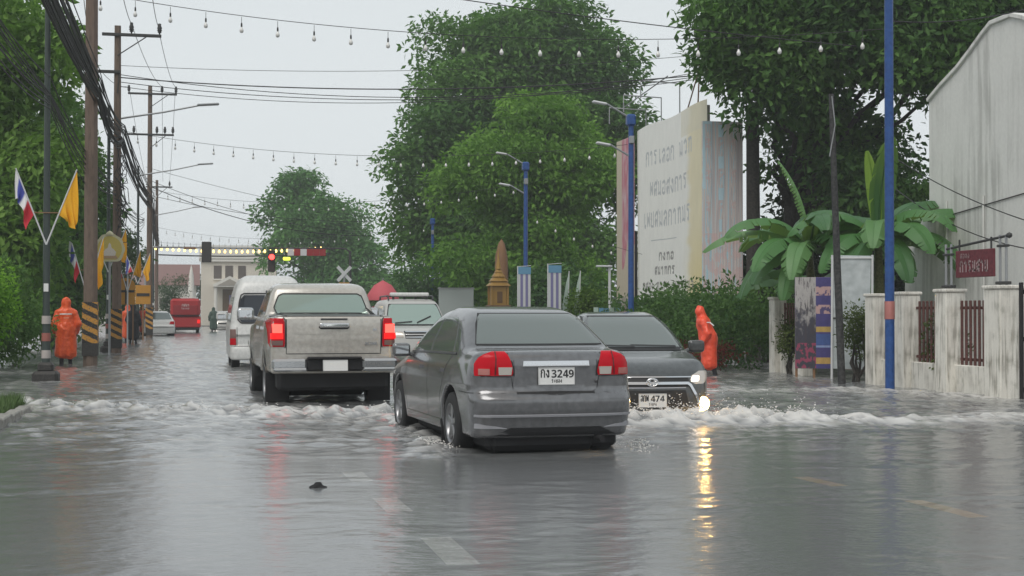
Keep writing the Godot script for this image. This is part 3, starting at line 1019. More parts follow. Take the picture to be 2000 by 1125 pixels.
# ---------------------------------------------------------------- sport utility with roof rack, facing the camera
func make_suv(at: Vector3, turn: float) -> Node3D:
	var t := thing("sport_utility_vehicle", "pale grey off-roader with roof rack coming towards the camera behind the silver sedan", "car", at, turn)
	var c := Car.new()
	c.host = self
	c.axles = [[1.0, 0.38], [3.75, 0.38]]
	c.arch_r = 0.43
	c.arch_x = 0.62
	c.yb = 0.4
	c.kf = 0.12
	c.gy0 = 0.9
	c.mid = 2.0
	c.build(4.7, 1.85, {
		"tl": [[-0.3, 1.1], [3.5, 1.12], [4.3, 1.06], [4.6, 0.95], [5.0, 0.8]],
		"tg": [[-0.3, 0.5], [0.0, 1.1], [0.2, 1.7], [0.5, 1.8], [2.3, 1.82], [2.7, 1.74], [3.5, 1.1], [4.0, 0.7], [5.0, 0.3]],
		"wq": [[-0.3, 0.86], [0.2, 0.9], [4.0, 0.9], [4.6, 0.84], [5.0, 0.8]],
		"sec": [[0.0, 0.95], [0.6, 1.0], [0.9, 1.0], [1.1, 0.96], [2.1, 0.9]],
		"rq": [[0.0, 0.1], [0.5, 0.0], [1.0, 0.03], [2.1, 0.2]],
		"fq": [[0.0, 4.5], [0.5, 4.66], [0.8, 4.64], [1.0, 4.58], [1.3, 4.4], [2.1, 4.0]],
		"wg": [[0.0, 0.88], [1.1, 0.86], [1.4, 0.79], [1.75, 0.7], [2.1, 0.6]],
	})
	obj("body", nets(c.f, Vector3(-1.0, 0.3, -4.8), Vector3(1.0, 1.95, 0.1), 0.04), M.suv_paint, t)
	obj("windscreen", patch(c, "front", [[1.14, -0.74, 0.74], [1.4, -0.69, 0.69], [1.63, -0.63, 0.63], [1.66, -0.58, 0.58]], 0.016, 12, 7), M.tint_green, t)
	obj("window_seal", seam(c, "front", [[-0.75, 1.13], [-0.7, 1.4], [-0.63, 1.66], [0.63, 1.66], [0.7, 1.4], [0.75, 1.13], [-0.75, 1.13]], 0.03, 0.013), M.gap, t)
	obj("wiper", seam(c, "front", [[-0.02, 1.17], [-0.42, 1.34]], 0.028, 0.03), M.gap, t)
	obj("wiper", seam(c, "front", [[0.55, 1.16], [0.1, 1.2]], 0.028, 0.03), M.gap, t)
	for s: String in ["left", "right"]:
		obj("side_window", patch(c, s, [[1.16, 0.5, 3.2], [1.4, 0.5, 2.95], [1.62, 0.6, 2.6]], 0.005, 8, 5), M.tint, t)
	obj("grille", patch(c, "front", [[0.8, -0.45, 0.45], [0.98, -0.48, 0.48]], 0.01, 8, 3), M.gap, t)
	for y: float in [0.83, 0.89, 0.955]:
		obj("grille_bar", patch(c, "front", [[y - 0.012, -0.45, 0.45], [y + 0.012, -0.45, 0.45]], 0.024, 8, 1), M.chrome, t)
	for s: float in [-1.0, 1.0]:
		obj("headlamp", patch(c, "front", mir([[0.82, 0.5, 0.8], [0.97, 0.52, 0.8]], s), 0.012, 5, 4, null, 0.02), M.clear_lens, t)
		obj("fog_lamp", patch(c, "front", mir([[0.52, 0.55, 0.68], [0.62, 0.55, 0.68]], s), 0.012, 3, 3), M.clear_lens, t)
		mirror_part(t, Vector3(s * 1.0, 1.22, -3.2), s, M.trim, 1.0, 1.2)
		var rl := MB.new()
		rl.tube([Vector3(s * 0.6, 1.8, -0.6), Vector3(s * 0.6, 1.89, -0.7), Vector3(s * 0.6, 1.9, -2.3), Vector3(s * 0.6, 1.79, -2.45)], [0.022], 8)
		obj("roof_rail", rl, M.trim, t)
	var lb := MB.new()
	lb.box(Vector3(0.02, 1.94, -2.3), Vector3(1.06, 0.1, 0.16), 0.03)
	obj("light_bar", lb, M.white_paint, t)
	var rk := MB.new()
	rk.box(Vector3(0, 1.885, -2.28), Vector3(1.3, 0.03, 0.05), 0.01)
	for k in 4:
		rk.box(Vector3(-0.45 + 0.3 * k, 1.84, -2.28), Vector3(0.06, 0.1, 0.05), 0.01)
	obj("rack_bar", rk, M.trim, t)
	plate(t, Transform3D(Basis(Vector3.UP, PI), Vector3(0, 0.62, -4.69)), [], "")
	wheels(t, [1.0, 3.75], 0.37, 0.78, 0.24)
	return t

# ---------------------------------------------------------------- dark sedan coming towards the camera
func make_oncoming(at: Vector3, turn: float) -> Node3D:
	var t := thing("oncoming_sedan", "dark grey sedan with fog lamps lit, coming through the flood with a bow wave", "car", at, turn)
	var c := Car.new()
	c.host = self
	c.axles = [[0.95, 0.32], [3.5, 0.32]]
	c.arch_r = 0.365
	c.arch_x = 0.6
	c.yb = 0.17
	c.kf = 0.3
	c.r_edge = 0.14
	c.r_end = 0.16
	c.r_roof = 0.18
	c.kg = 0.2
	c.mid = 1.9
	c.build(4.42, 1.5, {
		"tl": [[-0.3, 0.98], [0.6, 1.0], [2.9, 0.96], [3.25, 0.96], [3.9, 0.86], [4.2, 0.77], [4.38, 0.66], [4.7, 0.55]],
		"tg": [[-0.3, 0.5], [0.4, 0.95], [0.9, 1.3], [1.4, 1.46], [1.9, 1.49], [2.3, 1.44], [2.6, 1.32], [3.3, 0.95], [3.9, 0.6], [4.7, 0.2]],
		"wq": [[-0.3, 0.8], [0.3, 0.85], [3.4, 0.86], [4.0, 0.83], [4.4, 0.77], [4.7, 0.7]],
		"sec": [[0.0, 0.96], [0.3, 0.99], [0.6, 1.0], [0.85, 0.98], [1.0, 0.94], [1.8, 0.9]],
		"rq": [[0.0, 0.1], [0.5, 0.0], [1.0, 0.06], [1.8, 0.3]],
		"fq": [[0.0, 4.36], [0.2, 4.42], [0.4, 4.42], [0.55, 4.4], [0.68, 4.36], [0.8, 4.2], [1.8, 3.7]],
		"wg": [[0.0, 0.83], [0.95, 0.81], [1.1, 0.76], [1.46, 0.58], [1.8, 0.45]],
	})
	obj("body", nets(c.f, Vector3(-0.98, 0.08, -4.55), Vector3(0.98, 1.58, 0.1), 0.028), M.dark_paint, t)
	obj("windscreen", patch(c, "front", [[0.99, -0.67, 0.67], [1.05, -0.68, 0.68], [1.3, -0.6, 0.6], [1.41, -0.55, 0.55]], 0.004, 14, 7), M.tint, t)
	obj("window_seal", seam(c, "front", [[-0.69, 0.98], [-0.61, 1.3], [-0.55, 1.42], [0.55, 1.42], [0.61, 1.3], [0.69, 0.98]], 0.02, 0.003), M.gap, t)
	obj("cowl", seam(c, "front", [[-0.66, 0.972], [0.66, 0.972]], 0.045, 0.006), M.gap, t)
	obj("wiper", seam(c, "front", [[-0.6, 0.985], [0.05, 1.0]], 0.022, 0.028), M.gap, t)
	obj("wiper", seam(c, "front", [[0.0, 0.985], [0.58, 1.0]], 0.022, 0.028), M.gap, t)
	for s: String in ["left", "right"]:
		obj("side_window", patch(c, s, [[1.0, 0.9, 1.95], [1.3, 1.2, 1.95], [1.36, 1.35, 1.95]], 0.004, 6, 5), M.tint, t)
		obj("side_window", patch(c, s, [[0.99, 2.02, 3.05], [1.2, 2.02, 2.7], [1.35, 2.02, 2.4]], 0.004, 6, 5), M.tint, t)
	obj("grille", patch(c, "front", [[0.5, -0.5, 0.5], [0.56, -0.52, 0.52], [0.625, -0.5, 0.5]], 0.003, 14, 3), M.gap, t)
	obj("grille_bar", patch(c, "front", [[0.618, -0.55, 0.55], [0.633, -0.55, 0.55]], 0.012, 20, 1), M.chrome, t)
	obj("grille_bar", patch(c, "front", [[0.53, -0.5, 0.5], [0.562, -0.5, 0.5]], 0.02, 20, 2), M.chrome, t)
	obj("grille_bar", patch(c, "front", [[0.485, -0.46, 0.46], [0.496, -0.46, 0.46]], 0.012, 20, 1), M.pale, t)
	obj("lower_grille", patch(c, "front", [[0.17, -0.55, 0.55], [0.3, -0.5, 0.5], [0.46, -0.46, 0.46]], 0.003, 14, 4), M.gap, t)
	for s: float in [-1.0, 1.0]:
		obj("chrome_fang", seam(c, "front", [[s * 0.49, 0.546], [s * 0.53, 0.52], [s * 0.6, 0.4], [s * 0.66, 0.26]], 0.035, 0.016), M.chrome, t)
		var hl := obj("headlamp", patch(c, "front", mir([[0.535, 0.6, 0.72], [0.57, 0.53, 0.78], [0.64, 0.55, 0.82], [0.7, 0.68, 0.83]], s), 0.006, 10, 6, null, 0.015), M.clear_lens, t)
		obj("lit_lamp", patch(c, "front", mir([[0.57, 0.55, 0.64], [0.63, 0.57, 0.65]], s), 0.03, 4, 3), M.head_glow, hl)
		obj("fog_lamp_surround", patch(c, "front", mir([[0.2, 0.62, 0.8], [0.34, 0.64, 0.8]], s), 0.004, 4, 4), M.gap, t)
		var fp := c.hit(Vector3(s * 0.71, 0.27, -8.0), Vector3(0, 0, 1))
		var fm := MB.new()
		fm.lathe([Vector2(0.0, 0.04), Vector2(0.05, 0.034), Vector2(0.088, 0.014), Vector2(0.098, -0.02)], 18, Transform3D(Basis(Vector3(1, 0, 0), -PI / 2), fp))
		obj("fog_lamp", fm, M.fog_glow, t)
		var sp := SpotLight3D.new()
		sp.name = "fog_lamp_beam"
		sp.light_color = Color(1.0, 0.8, 0.5)
		sp.light_energy = 1.1
		sp.light_size = 0.04
		sp.spot_angle = 50
		sp.spot_range = 40
		sp.spot_attenuation = 2
		sp.shadow_enabled = true
		sp.position = fp + Vector3(0, 0, -0.06)
		t.add_child(sp, true)
		sp.rotation.x = -0.06
		mirror_part(t, Vector3(s * 0.95, 1.0, -2.95), s, M.dark_paint, 1.0)
	# emblem: three chrome ovals on the grille bar
	var ec := c.hit(Vector3(0, 0.565, -8.0), Vector3(0, 0, 1)) + Vector3(0, 0, -0.03)
	var em := MB.new()
	for o: Array in [[0.075, 0.052, 0.0], [0.034, 0.05, 0.0], [0.055, 0.02, 0.02]]:
		var ring := []
		for k in 21:
			var a := TAU * k / 20.0
			ring.append(ec + Vector3(cos(a) * o[0], sin(a) * o[1] + o[2], 0))
		em.tube(ring, [0.0075], 6, false)
	obj("emblem", em, M.chrome, t)
	plate(t, Transform3D(Basis(Vector3.UP, PI), c.hit(Vector3(0, 0.33, -8.0), Vector3(0, 0, 1)) + Vector3(0, 0, -0.02)), ["o", "ko", "pho"], "474", 0.375, 0.18)
	wheels(t, [0.95, 3.5], 0.315, 0.75, 0.19)
	return t

# ---------------------------------------------------------------- small far vehicles
func make_songthaew(at: Vector3, turn: float) -> Node3D:
	var t := thing("passenger_truck", "small red passenger truck with a tall canopy far down the road", "truck", at, turn)
	var m := MB.new()
	m.box(Vector3(0, 0.78, -2.4), Vector3(1.9, 0.75, 4.7), 0.08)
	m.box(Vector3(0, 0.5, -2.4), Vector3(1.7, 0.3, 4.5), 0.08)
	obj("body", m, M.red_paint, t)
	m = MB.new()
	m.box(Vector3(0, 1.72, -1.6), Vector3(1.86, 1.1, 3.1), 0.14)
	m.box(Vector3(0, 1.75, -3.6), Vector3(1.6, 0.7, 1.4), 0.2)
	obj("canopy", m, M.red_paint, t)
	m = MB.new()
	m.box(Vector3(0, 1.55, 0.0), Vector3(1.5, 0.62, 0.05), 0.02)
	obj("rear_panel", m, M.red_paint_dull, t)
	m = MB.new()
	m.box(Vector3(0, 1.18, -0.02), Vector3(1.7, 0.06, 0.06), 0.01)
	m.box(Vector3(0, 0.36, 0.02), Vector3(1.75, 0.16, 0.14), 0.03)
	obj("rear_bumper", m, M.under, t)
	m = MB.new()
	m.box(Vector3(0.15, 2.31, -0.6), Vector3(0.9, 0.08, 0.12), 0.02)
	obj("roof_sign", m, M.white_paint, t)
	m = MB.new()
	thai(m, ["ko", "so", "mo", "aa"], -0.22, 1.78, 0.14, 0.12, 0.025, 0.03)
	thai(m, ["ro", "no", "e", "lo", "o"], -0.25, 1.6, 0.09, 0.1, 0.018, 0.03)
	obj("panel_lettering", m, M.plate, t).set_meta("kind", "stuff")
	for s: float in [-1.0, 1.0]:
		m = MB.new()
		m.box(Vector3(s * 0.82, 0.82, -0.03), Vector3(0.18, 0.24, 0.06), 0.02)
		obj("tail_lamp", m, M.brake_dim, t)
	wheels(t, [0.95, 3.7], 0.34, 0.75, 0.2)
	return t

func make_far_car(label: String, at: Vector3, turn: float, paint: Material, lit: bool) -> Node3D:
	var t := thing("far_car", label, "car", at, turn)
	var c := Car.new()
	c.host = self
	c.axles = [[0.9, 0.32], [3.4, 0.32]]
	c.build(4.3, 1.5, {
		"tl": [[-0.3, 0.95], [0.6, 1.0], [3.2, 0.95], [4.0, 0.82], [4.6, 0.6]],
		"tg": [[-0.3, 0.5], [0.4, 0.95], [1.0, 1.4], [1.9, 1.49], [2.4, 1.4], [3.2, 0.95], [4.6, 0.2]],
		"wq": [[-0.3, 0.8], [0.3, 0.84], [3.6, 0.85], [4.6, 0.72]],
		"sec": [[0.0, 0.95], [0.5, 1.0], [0.9, 0.97], [1.8, 0.9]],
		"rq": [[0.0, 0.1], [0.5, 0.0], [1.8, 0.2]], "fq": [[0.0, 4.2], [0.4, 4.3], [0.8, 4.15], [1.8, 3.7]],
		"wg": [[0.0, 0.82], [0.95, 0.8], [1.46, 0.58], [1.8, 0.45]],
	})
	obj("body", nets(c.f, Vector3(-0.95, 0.15, -4.4), Vector3(0.95, 1.55, 0.1), 0.06), paint, t)
	obj("windscreen", patch(c, "front", [[1.0, -0.66, 0.66], [1.4, -0.54, 0.54]], 0.02, 6, 4), M.tint, t)
	obj("rear_window", patch(c, "rear", [[1.02, -0.66, 0.66], [1.38, -0.54, 0.54]], 0.02, 6, 4), M.tint, t)
	for s: String in ["left", "right"]:
		obj("side_window", patch(c, s, [[1.0, 0.9, 3.0], [1.36, 1.3, 2.4]], 0.02, 6, 4), M.tint, t)
	obj("grille", patch(c, "front", [[0.5, -0.5, 0.5], [0.62, -0.5, 0.5]], 0.02, 6, 2), M.gap, t)
	for s: float in [-1.0, 1.0]:
		obj("headlamp", patch(c, "front", mir([[0.55, 0.5, 0.75], [0.68, 0.55, 0.78]], s), 0.025, 4, 3), M.head_glow if lit else M.clear_lens, t)
		obj("tail_lamp", patch(c, "rear", mir([[0.75, 0.5, 0.76], [0.9, 0.55, 0.76]], s), 0.025, 4, 3), M.red_lens, t)
	wheels(t, [0.9, 3.4], 0.31, 0.74, 0.19)
	return t

# ================================================================ the place
const ROAD_Y := -0.1
var rng := RandomNumberGenerator.new()
var N1 := FastNoiseLite.new()
var N2 := FastNoiseLite.new()

func sstep(a: float, b: float, x: float) -> float:
	var t := clampf((x - a) / (b - a), 0.0, 1.0)
	return t * t * (3.0 - 2.0 * t)

func seg_dist(p: Vector2, pts: Array) -> Vector2:
	# distance to a polyline and how far along it (0..1)
	var best := 1e6
	var along := 0.0
	for i in pts.size() - 1:
		var a: Vector2 = pts[i]
		var b: Vector2 = pts[i + 1]
		var t := clampf((p - a).dot(b - a) / (b - a).length_squared(), 0.0, 1.0)
		var d := p.distance_to(a.lerp(b, t))
		if d < best:
			best = d
			along = (i + t) / (pts.size() - 1)
	return Vector2(best, along)

# the road falls from a thin film of water near the camera to wheel-rim depth further on
func road_h(d: float) -> float:
	return lerpf(-0.03, ROAD_Y, sstep(9.0, 14.5, d))

# height of the flood (x to the right, d ahead) and how much foam it carries
const BOW := [Vector2(4.75, 17.55), Vector2(5.3, 17.25), Vector2(6.1, 17.2), Vector2(6.8, 17.1), Vector2(7.6, 16.75), Vector2(8.8, 16.7), Vector2(10.2, 16.9), Vector2(12.5, 17.4)]
const LINE_A := [Vector2(-2.4, 22.5), Vector2(-1.6, 21.4), Vector2(-0.6, 20.9), Vector2(0.5, 20.2), Vector2(1.6, 19.3), Vector2(3.0, 19.4)]
const WAKE := [Vector2(2.5, 19.0), Vector2(2.55, 17.0), Vector2(2.45, 15.0), Vector2(2.2, 13.6)]
const EDGE := [Vector2(8.0, 23.5), Vector2(10.0, 23.8), Vector2(11.6, 23.0), Vector2(12.4, 20.8)]

func flood(x: float, d: float) -> Vector2:
	var p := Vector2(x, d)
	var n1 := N1.get_noise_2d(x * 0.55, d * 1.5)
	var n2 := N1.get_noise_2d(x * 2.2 + 31.0, d * 4.8)
	var n3 := N2.get_noise_2d(x * 5.0, d * 11.0)
	var n4 := N2.get_noise_2d(x * 0.35 - 9.0, d * 0.6)
	var churn := sstep(12.5, 18.0, d) * (1.0 - 0.45 * sstep(32.0, 70.0, d))
	var quiet := lerpf(0.22, 1.0, sstep(-0.25, 0.35, n4))
	var side := sstep(0.0, -1.6, x) + sstep(4.6, 6.5, x)
	var amp := lerpf(quiet * 0.2 + 0.16 * side * quiet, 0.9, churn)
	var h := amp * (n1 * 0.034 + n2 * 0.027 + n3 * 0.009)
	h += churn * (absf(n1) * 0.02 - 0.006)
	var foam := 0.0
	if d > 12.0 and d < 30.0:
		var b := seg_dist(p, BOW)
		var env := sstep(0.0, 0.12, b.y) * lerpf(1.0, 0.35, sstep(0.35, 0.8, b.y))
		var ridge := exp(-b.x * b.x / 0.11) * env
		h += ridge * (0.13 + 0.1 * n2 + 0.06 * n3)
		foam += exp(-b.x * b.x / 0.34) * (1.45 - 0.5 * b.y) * sstep(-0.7, 0.2, n3 + n2 * 0.7)
		var l := seg_dist(p, LINE_A)
		h += exp(-l.x * l.x / 0.12) * (0.055 + 0.1 * n2)
		foam += exp(-l.x * l.x / 1.3) * 0.9 * sstep(-0.45, 0.45, n3 + n2)
		var w := seg_dist(p, WAKE)
		h += exp(-w.x * w.x / 0.05) * 0.05 * (0.5 + n2)
		foam += exp(-w.x * w.x / 0.12) * 0.55 * sstep(-0.1, 0.5, n3 + n2)
		var e := seg_dist(p, EDGE)
		foam += exp(-e.x * e.x / 0.35) * 0.9 * sstep(-0.4, 0.35, n2 + n3)
		h += exp(-e.x * e.x / 0.2) * 0.03 * (0.5 + n2)
	foam += churn * sstep(0.05, 0.75, n1 * 0.7 + n2 * 0.8 + n3 * 0.4) * 0.5
	return Vector2(h, clampf(foam, 0.0, 1.0))

func build_water() -> void:
	N1.seed = 11
	N1.frequency = 1.0
	N1.fractal_octaves = 2
	N2.seed = 29
	N2.frequency = 1.0
	N2.fractal_octaves = 2
	var rows := PackedFloat32Array()
	var d := 3.5
	while d < 128.0:
		rows.append(d)
		d += 0.0052 * d + 0.008
	rows.append(128.0)
	var nc := 400
	var mb := MB.new()
	mb.use_c = true
	var mud := Color(0.24, 0.25, 0.255)
	var foam := Color(0.95, 0.93, 0.9)
	for r in rows.size():
		var dd := rows[r]
		var xl := -3.2 - 0.16 * dd
		var xr := minf(4.5 + 0.68 * dd, 15.0)
		xl = maxf(xl, -9.0)
		for k in nc + 1:
			var x := lerpf(xl, xr, float(k) / nc)
			var f := flood(x, dd)
			mb.v.append(Vector3(x, f.x, -dd))
			mb.c.append(mud.lerp(foam, f.y))
			mb.uv.append(Vector2(x, dd))
	mb.n.resize(mb.v.size())
	for r in rows.size():
		for k in nc + 1:
			var i := r * (nc + 1) + k
			var a := mb.v[r * (nc + 1) + maxi(k - 1, 0)]
			var b := mb.v[r * (nc + 1) + mini(k + 1, nc)]
			var c0 := mb.v[maxi(r - 1, 0) * (nc + 1) + k]
			var c1 := mb.v[mini(r + 1, rows.size() - 1) * (nc + 1) + k]
			mb.n[i] = (b - a).cross(c1 - c0).normalized()
			if mb.n[i].y < 0.0:
				mb.n[i] = -mb.n[i]
	var ix := PackedInt32Array()
	ix.resize((rows.size() - 1) * nc * 6)
	var w := 0
	for r in rows.size() - 1:
		for k in nc:
			var i := r * (nc + 1) + k
			for t: int in [i, i + nc + 1, i + 1, i + 1, i + nc + 1, i + nc + 2]:
				ix[w] = t
				w += 1
	mb.idx = ix
	var m := StandardMaterial3D.new()
	m.albedo_color = Color(1, 1, 1, 0.56)
	m.transparency = BaseMaterial3D.TRANSPARENCY_ALPHA
	m.vertex_color_use_as_albedo = true
	m.roughness = 0.16
	m.metallic_specular = 0.5
	m.normal_enabled = true
	var bump := noise_img(512, 0.02, 4, 5)
	bump.bump_map_to_normal_map(6.0)
	m.normal_texture = ImageTexture.create_from_image(bump)
	m.normal_scale = 0.16
	m.uv1_triplanar = true
	m.uv1_world_triplanar = true
	m.uv1_scale = Vector3(0.55, 0.55, 1.3)
	struct(obj("flood_water", mb, m))

func build_ground() -> void:
	var asph := mottle(Color(0.035, 0.035, 0.037), Color(0.075, 0.074, 0.072), 0.05, 4, 3)
	M.asphalt = tri_mat(asph, 0.35, 0.45)
	var soil := mottle(Color(0.05, 0.045, 0.035), Color(0.1, 0.09, 0.07), 0.03, 4, 8)
	var mb := MB.new()
	mb.box(Vector3(0, -0.6, -250), Vector3(900, 0.4, 900))
	struct(obj("ground", mb, tri_mat(soil, 0.15, 0.9)))
	mb = MB.new()
	var prev := -12.0
	for d: float in [5.0, 9.0, 10.0, 11.0, 12.0, 13.0, 14.5, 30.0, 60.0, 160.0]:
		mb.quad(Vector3(-2.2, road_h(prev), -prev), Vector3(12.0, road_h(prev), -prev), Vector3(12.0, road_h(d), -d), Vector3(-2.2, road_h(d), -d), Vector3.UP)
		prev = d
	struct(obj("road", mb, M.asphalt))
	# left pavement with its kerb, clear of the water only near the camera
	var conc := mottle(Color(0.2, 0.19, 0.17), Color(0.36, 0.35, 0.32), 0.03, 4, 21)
	M.concrete_pav = tri_mat(conc, 0.3, 0.7)
	mb = MB.new()
	mb.box(Vector3(-5.6, -0.2, -80), Vector3(6.4, 0.32, 200), 0.0)
	struct(obj("pavement", mb, M.concrete_pav))
	mb = MB.new()
	mb.box(Vector3(13.5, -0.2, -80), Vector3(3.0, 0.3, 200), 0.0)
	struct(obj("pavement", mb, M.concrete_pav))
	for k in 12:
		var k0 := MB.new()
		k0.box(Vector3(0, 0, 0), Vector3(0.16, 0.3, 0.98), 0.015)
		obj("kerb_stone", k0, M.concrete_pav, get_node("pavement"), Transform3D(Basis(Vector3.RIGHT, 0.012), Vector3(-2.34, -0.09 + 0.016 * (4.5 - absf(k - 4.5)) - (0.03 if k > 8 else 0.0), -12.5 - k)))
	var vg := MB.new()
	vg.box(Vector3(-4.2, -0.06, -17.0), Vector3(3.5, 0.2, 11.0), 0.03)
	struct(obj("verge", vg, tri_mat(mottle(Color(0.03, 0.05, 0.015), Color(0.08, 0.11, 0.04), 0.06, 4, 77), 0.6, 0.95)))
	# wet grass on the verge
	var bl := MB.new()
	for k in 9:
		var a := k * 2.4
		var o := Vector3(cos(a), 0, sin(a)) * 0.02 * (k % 4)
		var tip := o + Vector3(cos(a) * 0.06, 0.1 + 0.02 * (k % 3), sin(a) * 0.06)
		var sd := Vector3(-sin(a), 0, cos(a)) * 0.006
		bl.tri3(o - sd, o + sd, tip, Vector3(-cos(a), 0.5, -sin(a)))
	var gm := mat(lin(0.07, 0.13, 0.03), 0.7)
	var mm := MultiMesh.new()
	mm.transform_format = MultiMesh.TRANSFORM_3D
	mm.mesh = bl.mesh(gm)
	mm.instance_count = 9000
	rng.seed = 31
	for k in 9000:
		var s := rng.randf_range(0.6, 1.5)
		mm.set_instance_transform(k, Transform3D(Basis(Vector3.UP, rng.randf() * TAU).scaled(Vector3(s, s * rng.randf_range(0.6, 1.2), s)), Vector3(rng.randf_range(-5.8, -2.5), 0.035, rng.randf_range(-22.4, -11.6))))
	var gi := MultiMeshInstance3D.new()
	gi.name = "grass"
	gi.multimesh = mm
	add_child(gi)
	meta(gi, "short wet grass on the verge behind the left kerb", "grass", "", "stuff")
	# painted lane marks under the film of water
	var wp := tri_mat(mottle(Color(0.55, 0.54, 0.5), Color(0.85, 0.83, 0.76), 0.08, 4, 41, 256, 1.6), 1.2, 0.5)
	var yp := tri_mat(mottle(Color(0.6, 0.32, 0.06), Color(0.88, 0.5, 0.1), 0.08, 4, 42, 256, 2.2), 1.2, 0.5)
	for a: Array in [[1.47, 7.95, 8.95], [1.42, 10.2, 11.1], [1.4, 12.4, 13.3]]:
		mark(a[0], 0.19, a[1], a[2], wp)
	for a: Array in [[5.28, 9.0, 9.95], [5.19, 11.0, 11.8]]:
		mark(a[0], 0.16, a[1], a[2], yp)
	# floating debris
	var db := thing("debris_lump", "small black lump of debris floating in front of the cars", "debris", Vector3(0.94, 0.0, -11.45))
	obj("lump", nets(func(p: Vector3) -> float:
		var q := p + Vector3(0, 0.01, 0)
		return smin(capsule(q, Vector3(-0.045, 0, 0), Vector3(0.05, 0, 0.01), 0.03, 0.026), capsule(q, Vector3(-0.005, 0.03, 0), Vector3(0.015, 0.035, 0), 0.026, 0.02), 0.02) + 0.006 * N2.get_noise_3dv(p * 40.0), Vector3(-0.12, -0.08, -0.08), Vector3(0.12, 0.1, 0.08), 0.011), M.under, db)

func mark(x: float, w: float, d0: float, d1: float, m: Material) -> void:
	var mb := MB.new()
	var n := 4
	for i in n:
		var a := lerpf(d0, d1, float(i) / n)
		var b := lerpf(d0, d1, float(i + 1) / n)
		mb.quad(Vector3(x - w * 0.5, road_h(a) + 0.004, -a), Vector3(x + w * 0.5, road_h(a) + 0.004, -a), Vector3(x + w * 0.5, road_h(b) + 0.004, -b), Vector3(x - w * 0.5, road_h(b) + 0.004, -b), Vector3.UP)
	struct(obj("lane_marking", mb, m))

# thrown water: sheets of drops along the bow wave and round the tyres
func build_splash() -> void:
	rng.seed = 77
	var drop := SphereMesh.new()
	drop.radius = 1.0
	drop.height = 2.0
	drop.radial_segments = 8
	drop.rings = 5
	var dm := mat(lin(0.78, 0.76, 0.73), 0.35)
	drop.material = dm
	var sets := [
		["spray", BOW, 0.0, 0.6, 1300, 0.22, 0.2],
		["spray", [Vector2(2.4, 15.0), Vector2(2.5, 14.3)], 0.0, 1.0, 120, 0.08, 0.12],
		["spray", [Vector2(4.35, 13.6), Vector2(4.55, 14.6)], 0.0, 1.0, 100, 0.08, 0.12],
		["spray", LINE_A, 0.05, 1.0, 220, 0.1, 0.25],
	]
	var what := ["white spray thrown up along the bow wave of the oncoming dark sedan", "spray at the left rear tyre of the silver sedan", "spray at the right rear tyre of the silver sedan", "broken water thrown up behind the champagne pickup"]
	for i in sets.size():
		var s: Array = sets[i]
		var mm := MultiMesh.new()
		mm.transform_format = MultiMesh.TRANSFORM_3D
		mm.mesh = drop
		mm.instance_count = s[4]
		var pts: Array = s[1]
		for k: int in s[4]:
			var t := lerpf(s[2], s[3], pow(rng.randf(), 1.5 if i == 0 else 1.0)) * (pts.size() - 1)
			var a: Vector2 = pts[int(t)]
			var b: Vector2 = pts[mini(int(t) + 1, pts.size() - 1)]
			var c := a.lerp(b, t - int(t)) + Vector2(rng.randfn(0.0, 1.0), rng.randfn(0.0, 1.0)) * (s[6] as float) * 0.6
			var y := flood(c.x, c.y).x + absf(rng.randfn(0.0, 0.45)) * (s[5] as float) * (0.4 + 0.9 * maxf(0.0, N2.get_noise_2d(c.x * 3.0, 4.0 + i) + 0.3))
			var r := rng.randf_range(0.002, 0.0065)
			mm.set_instance_transform(k, Transform3D(Basis(Vector3(rng.randf(), rng.randf(), 1).normalized(), rng.randf() * TAU).scaled(Vector3(r * rng.randf_range(1, 2.2), r, r)), Vector3(c.x, y, -c.y)))
		var mi := MultiMeshInstance3D.new()
		mi.name = numbered(s[0])
		mi.multimesh = mm
		add_child(mi)
		meta(mi, what[i], "spray", "", "stuff")

# ---------------------------------------------------------------- foliage
var clump_mesh := {}
func clump(kind: String) -> Mesh:
	if clump_mesh.has(kind):
		return clump_mesh[kind]
	var r2 := RandomNumberGenerator.new()
	r2.seed = hash(kind)
	var mb := MB.new()
	var spec: Array = {"broad": [18, 0.24, 0.5, 0.5], "fine": [26, 0.15, 0.45, 0.45], "big": [14, 0.34, 0.45, 0.6], "small": [22, 0.085, 0.5, 0.24]}[kind]
	for k: int in spec[0]:
		var dir := Vector3(r2.randfn(), r2.randfn() * 0.8, r2.randfn()).normalized()
		var o := dir * (spec[3] as float) * pow(r2.randf(), 0.4)
		var ax := (dir + Vector3(r2.randfn(), r2.randfn() - 0.5, r2.randfn()) * 0.7).normalized()
		var sd := ax.cross(Vector3(r2.randfn(), r2.randfn() + 1.2, r2.randfn())).normalized()
		var up := sd.cross(ax).normalized()
		if up.y < 0:
			up = -up
		var l: float = spec[1] * r2.randf_range(0.75, 1.25)
		var w: float = l * spec[2] * 0.5
		var tip := o + ax * l - up * l * 0.12
		var mid := o + ax * l * 0.45 - up * l * 0.05
		mb.tri3(o, mid + sd * w + up * w * 0.25, tip, up)
		mb.tri3(o, tip, mid - sd * w + up * w * 0.25, up)
	clump_mesh[kind] = mb.mesh(M.leaf)
	return clump_mesh[kind]

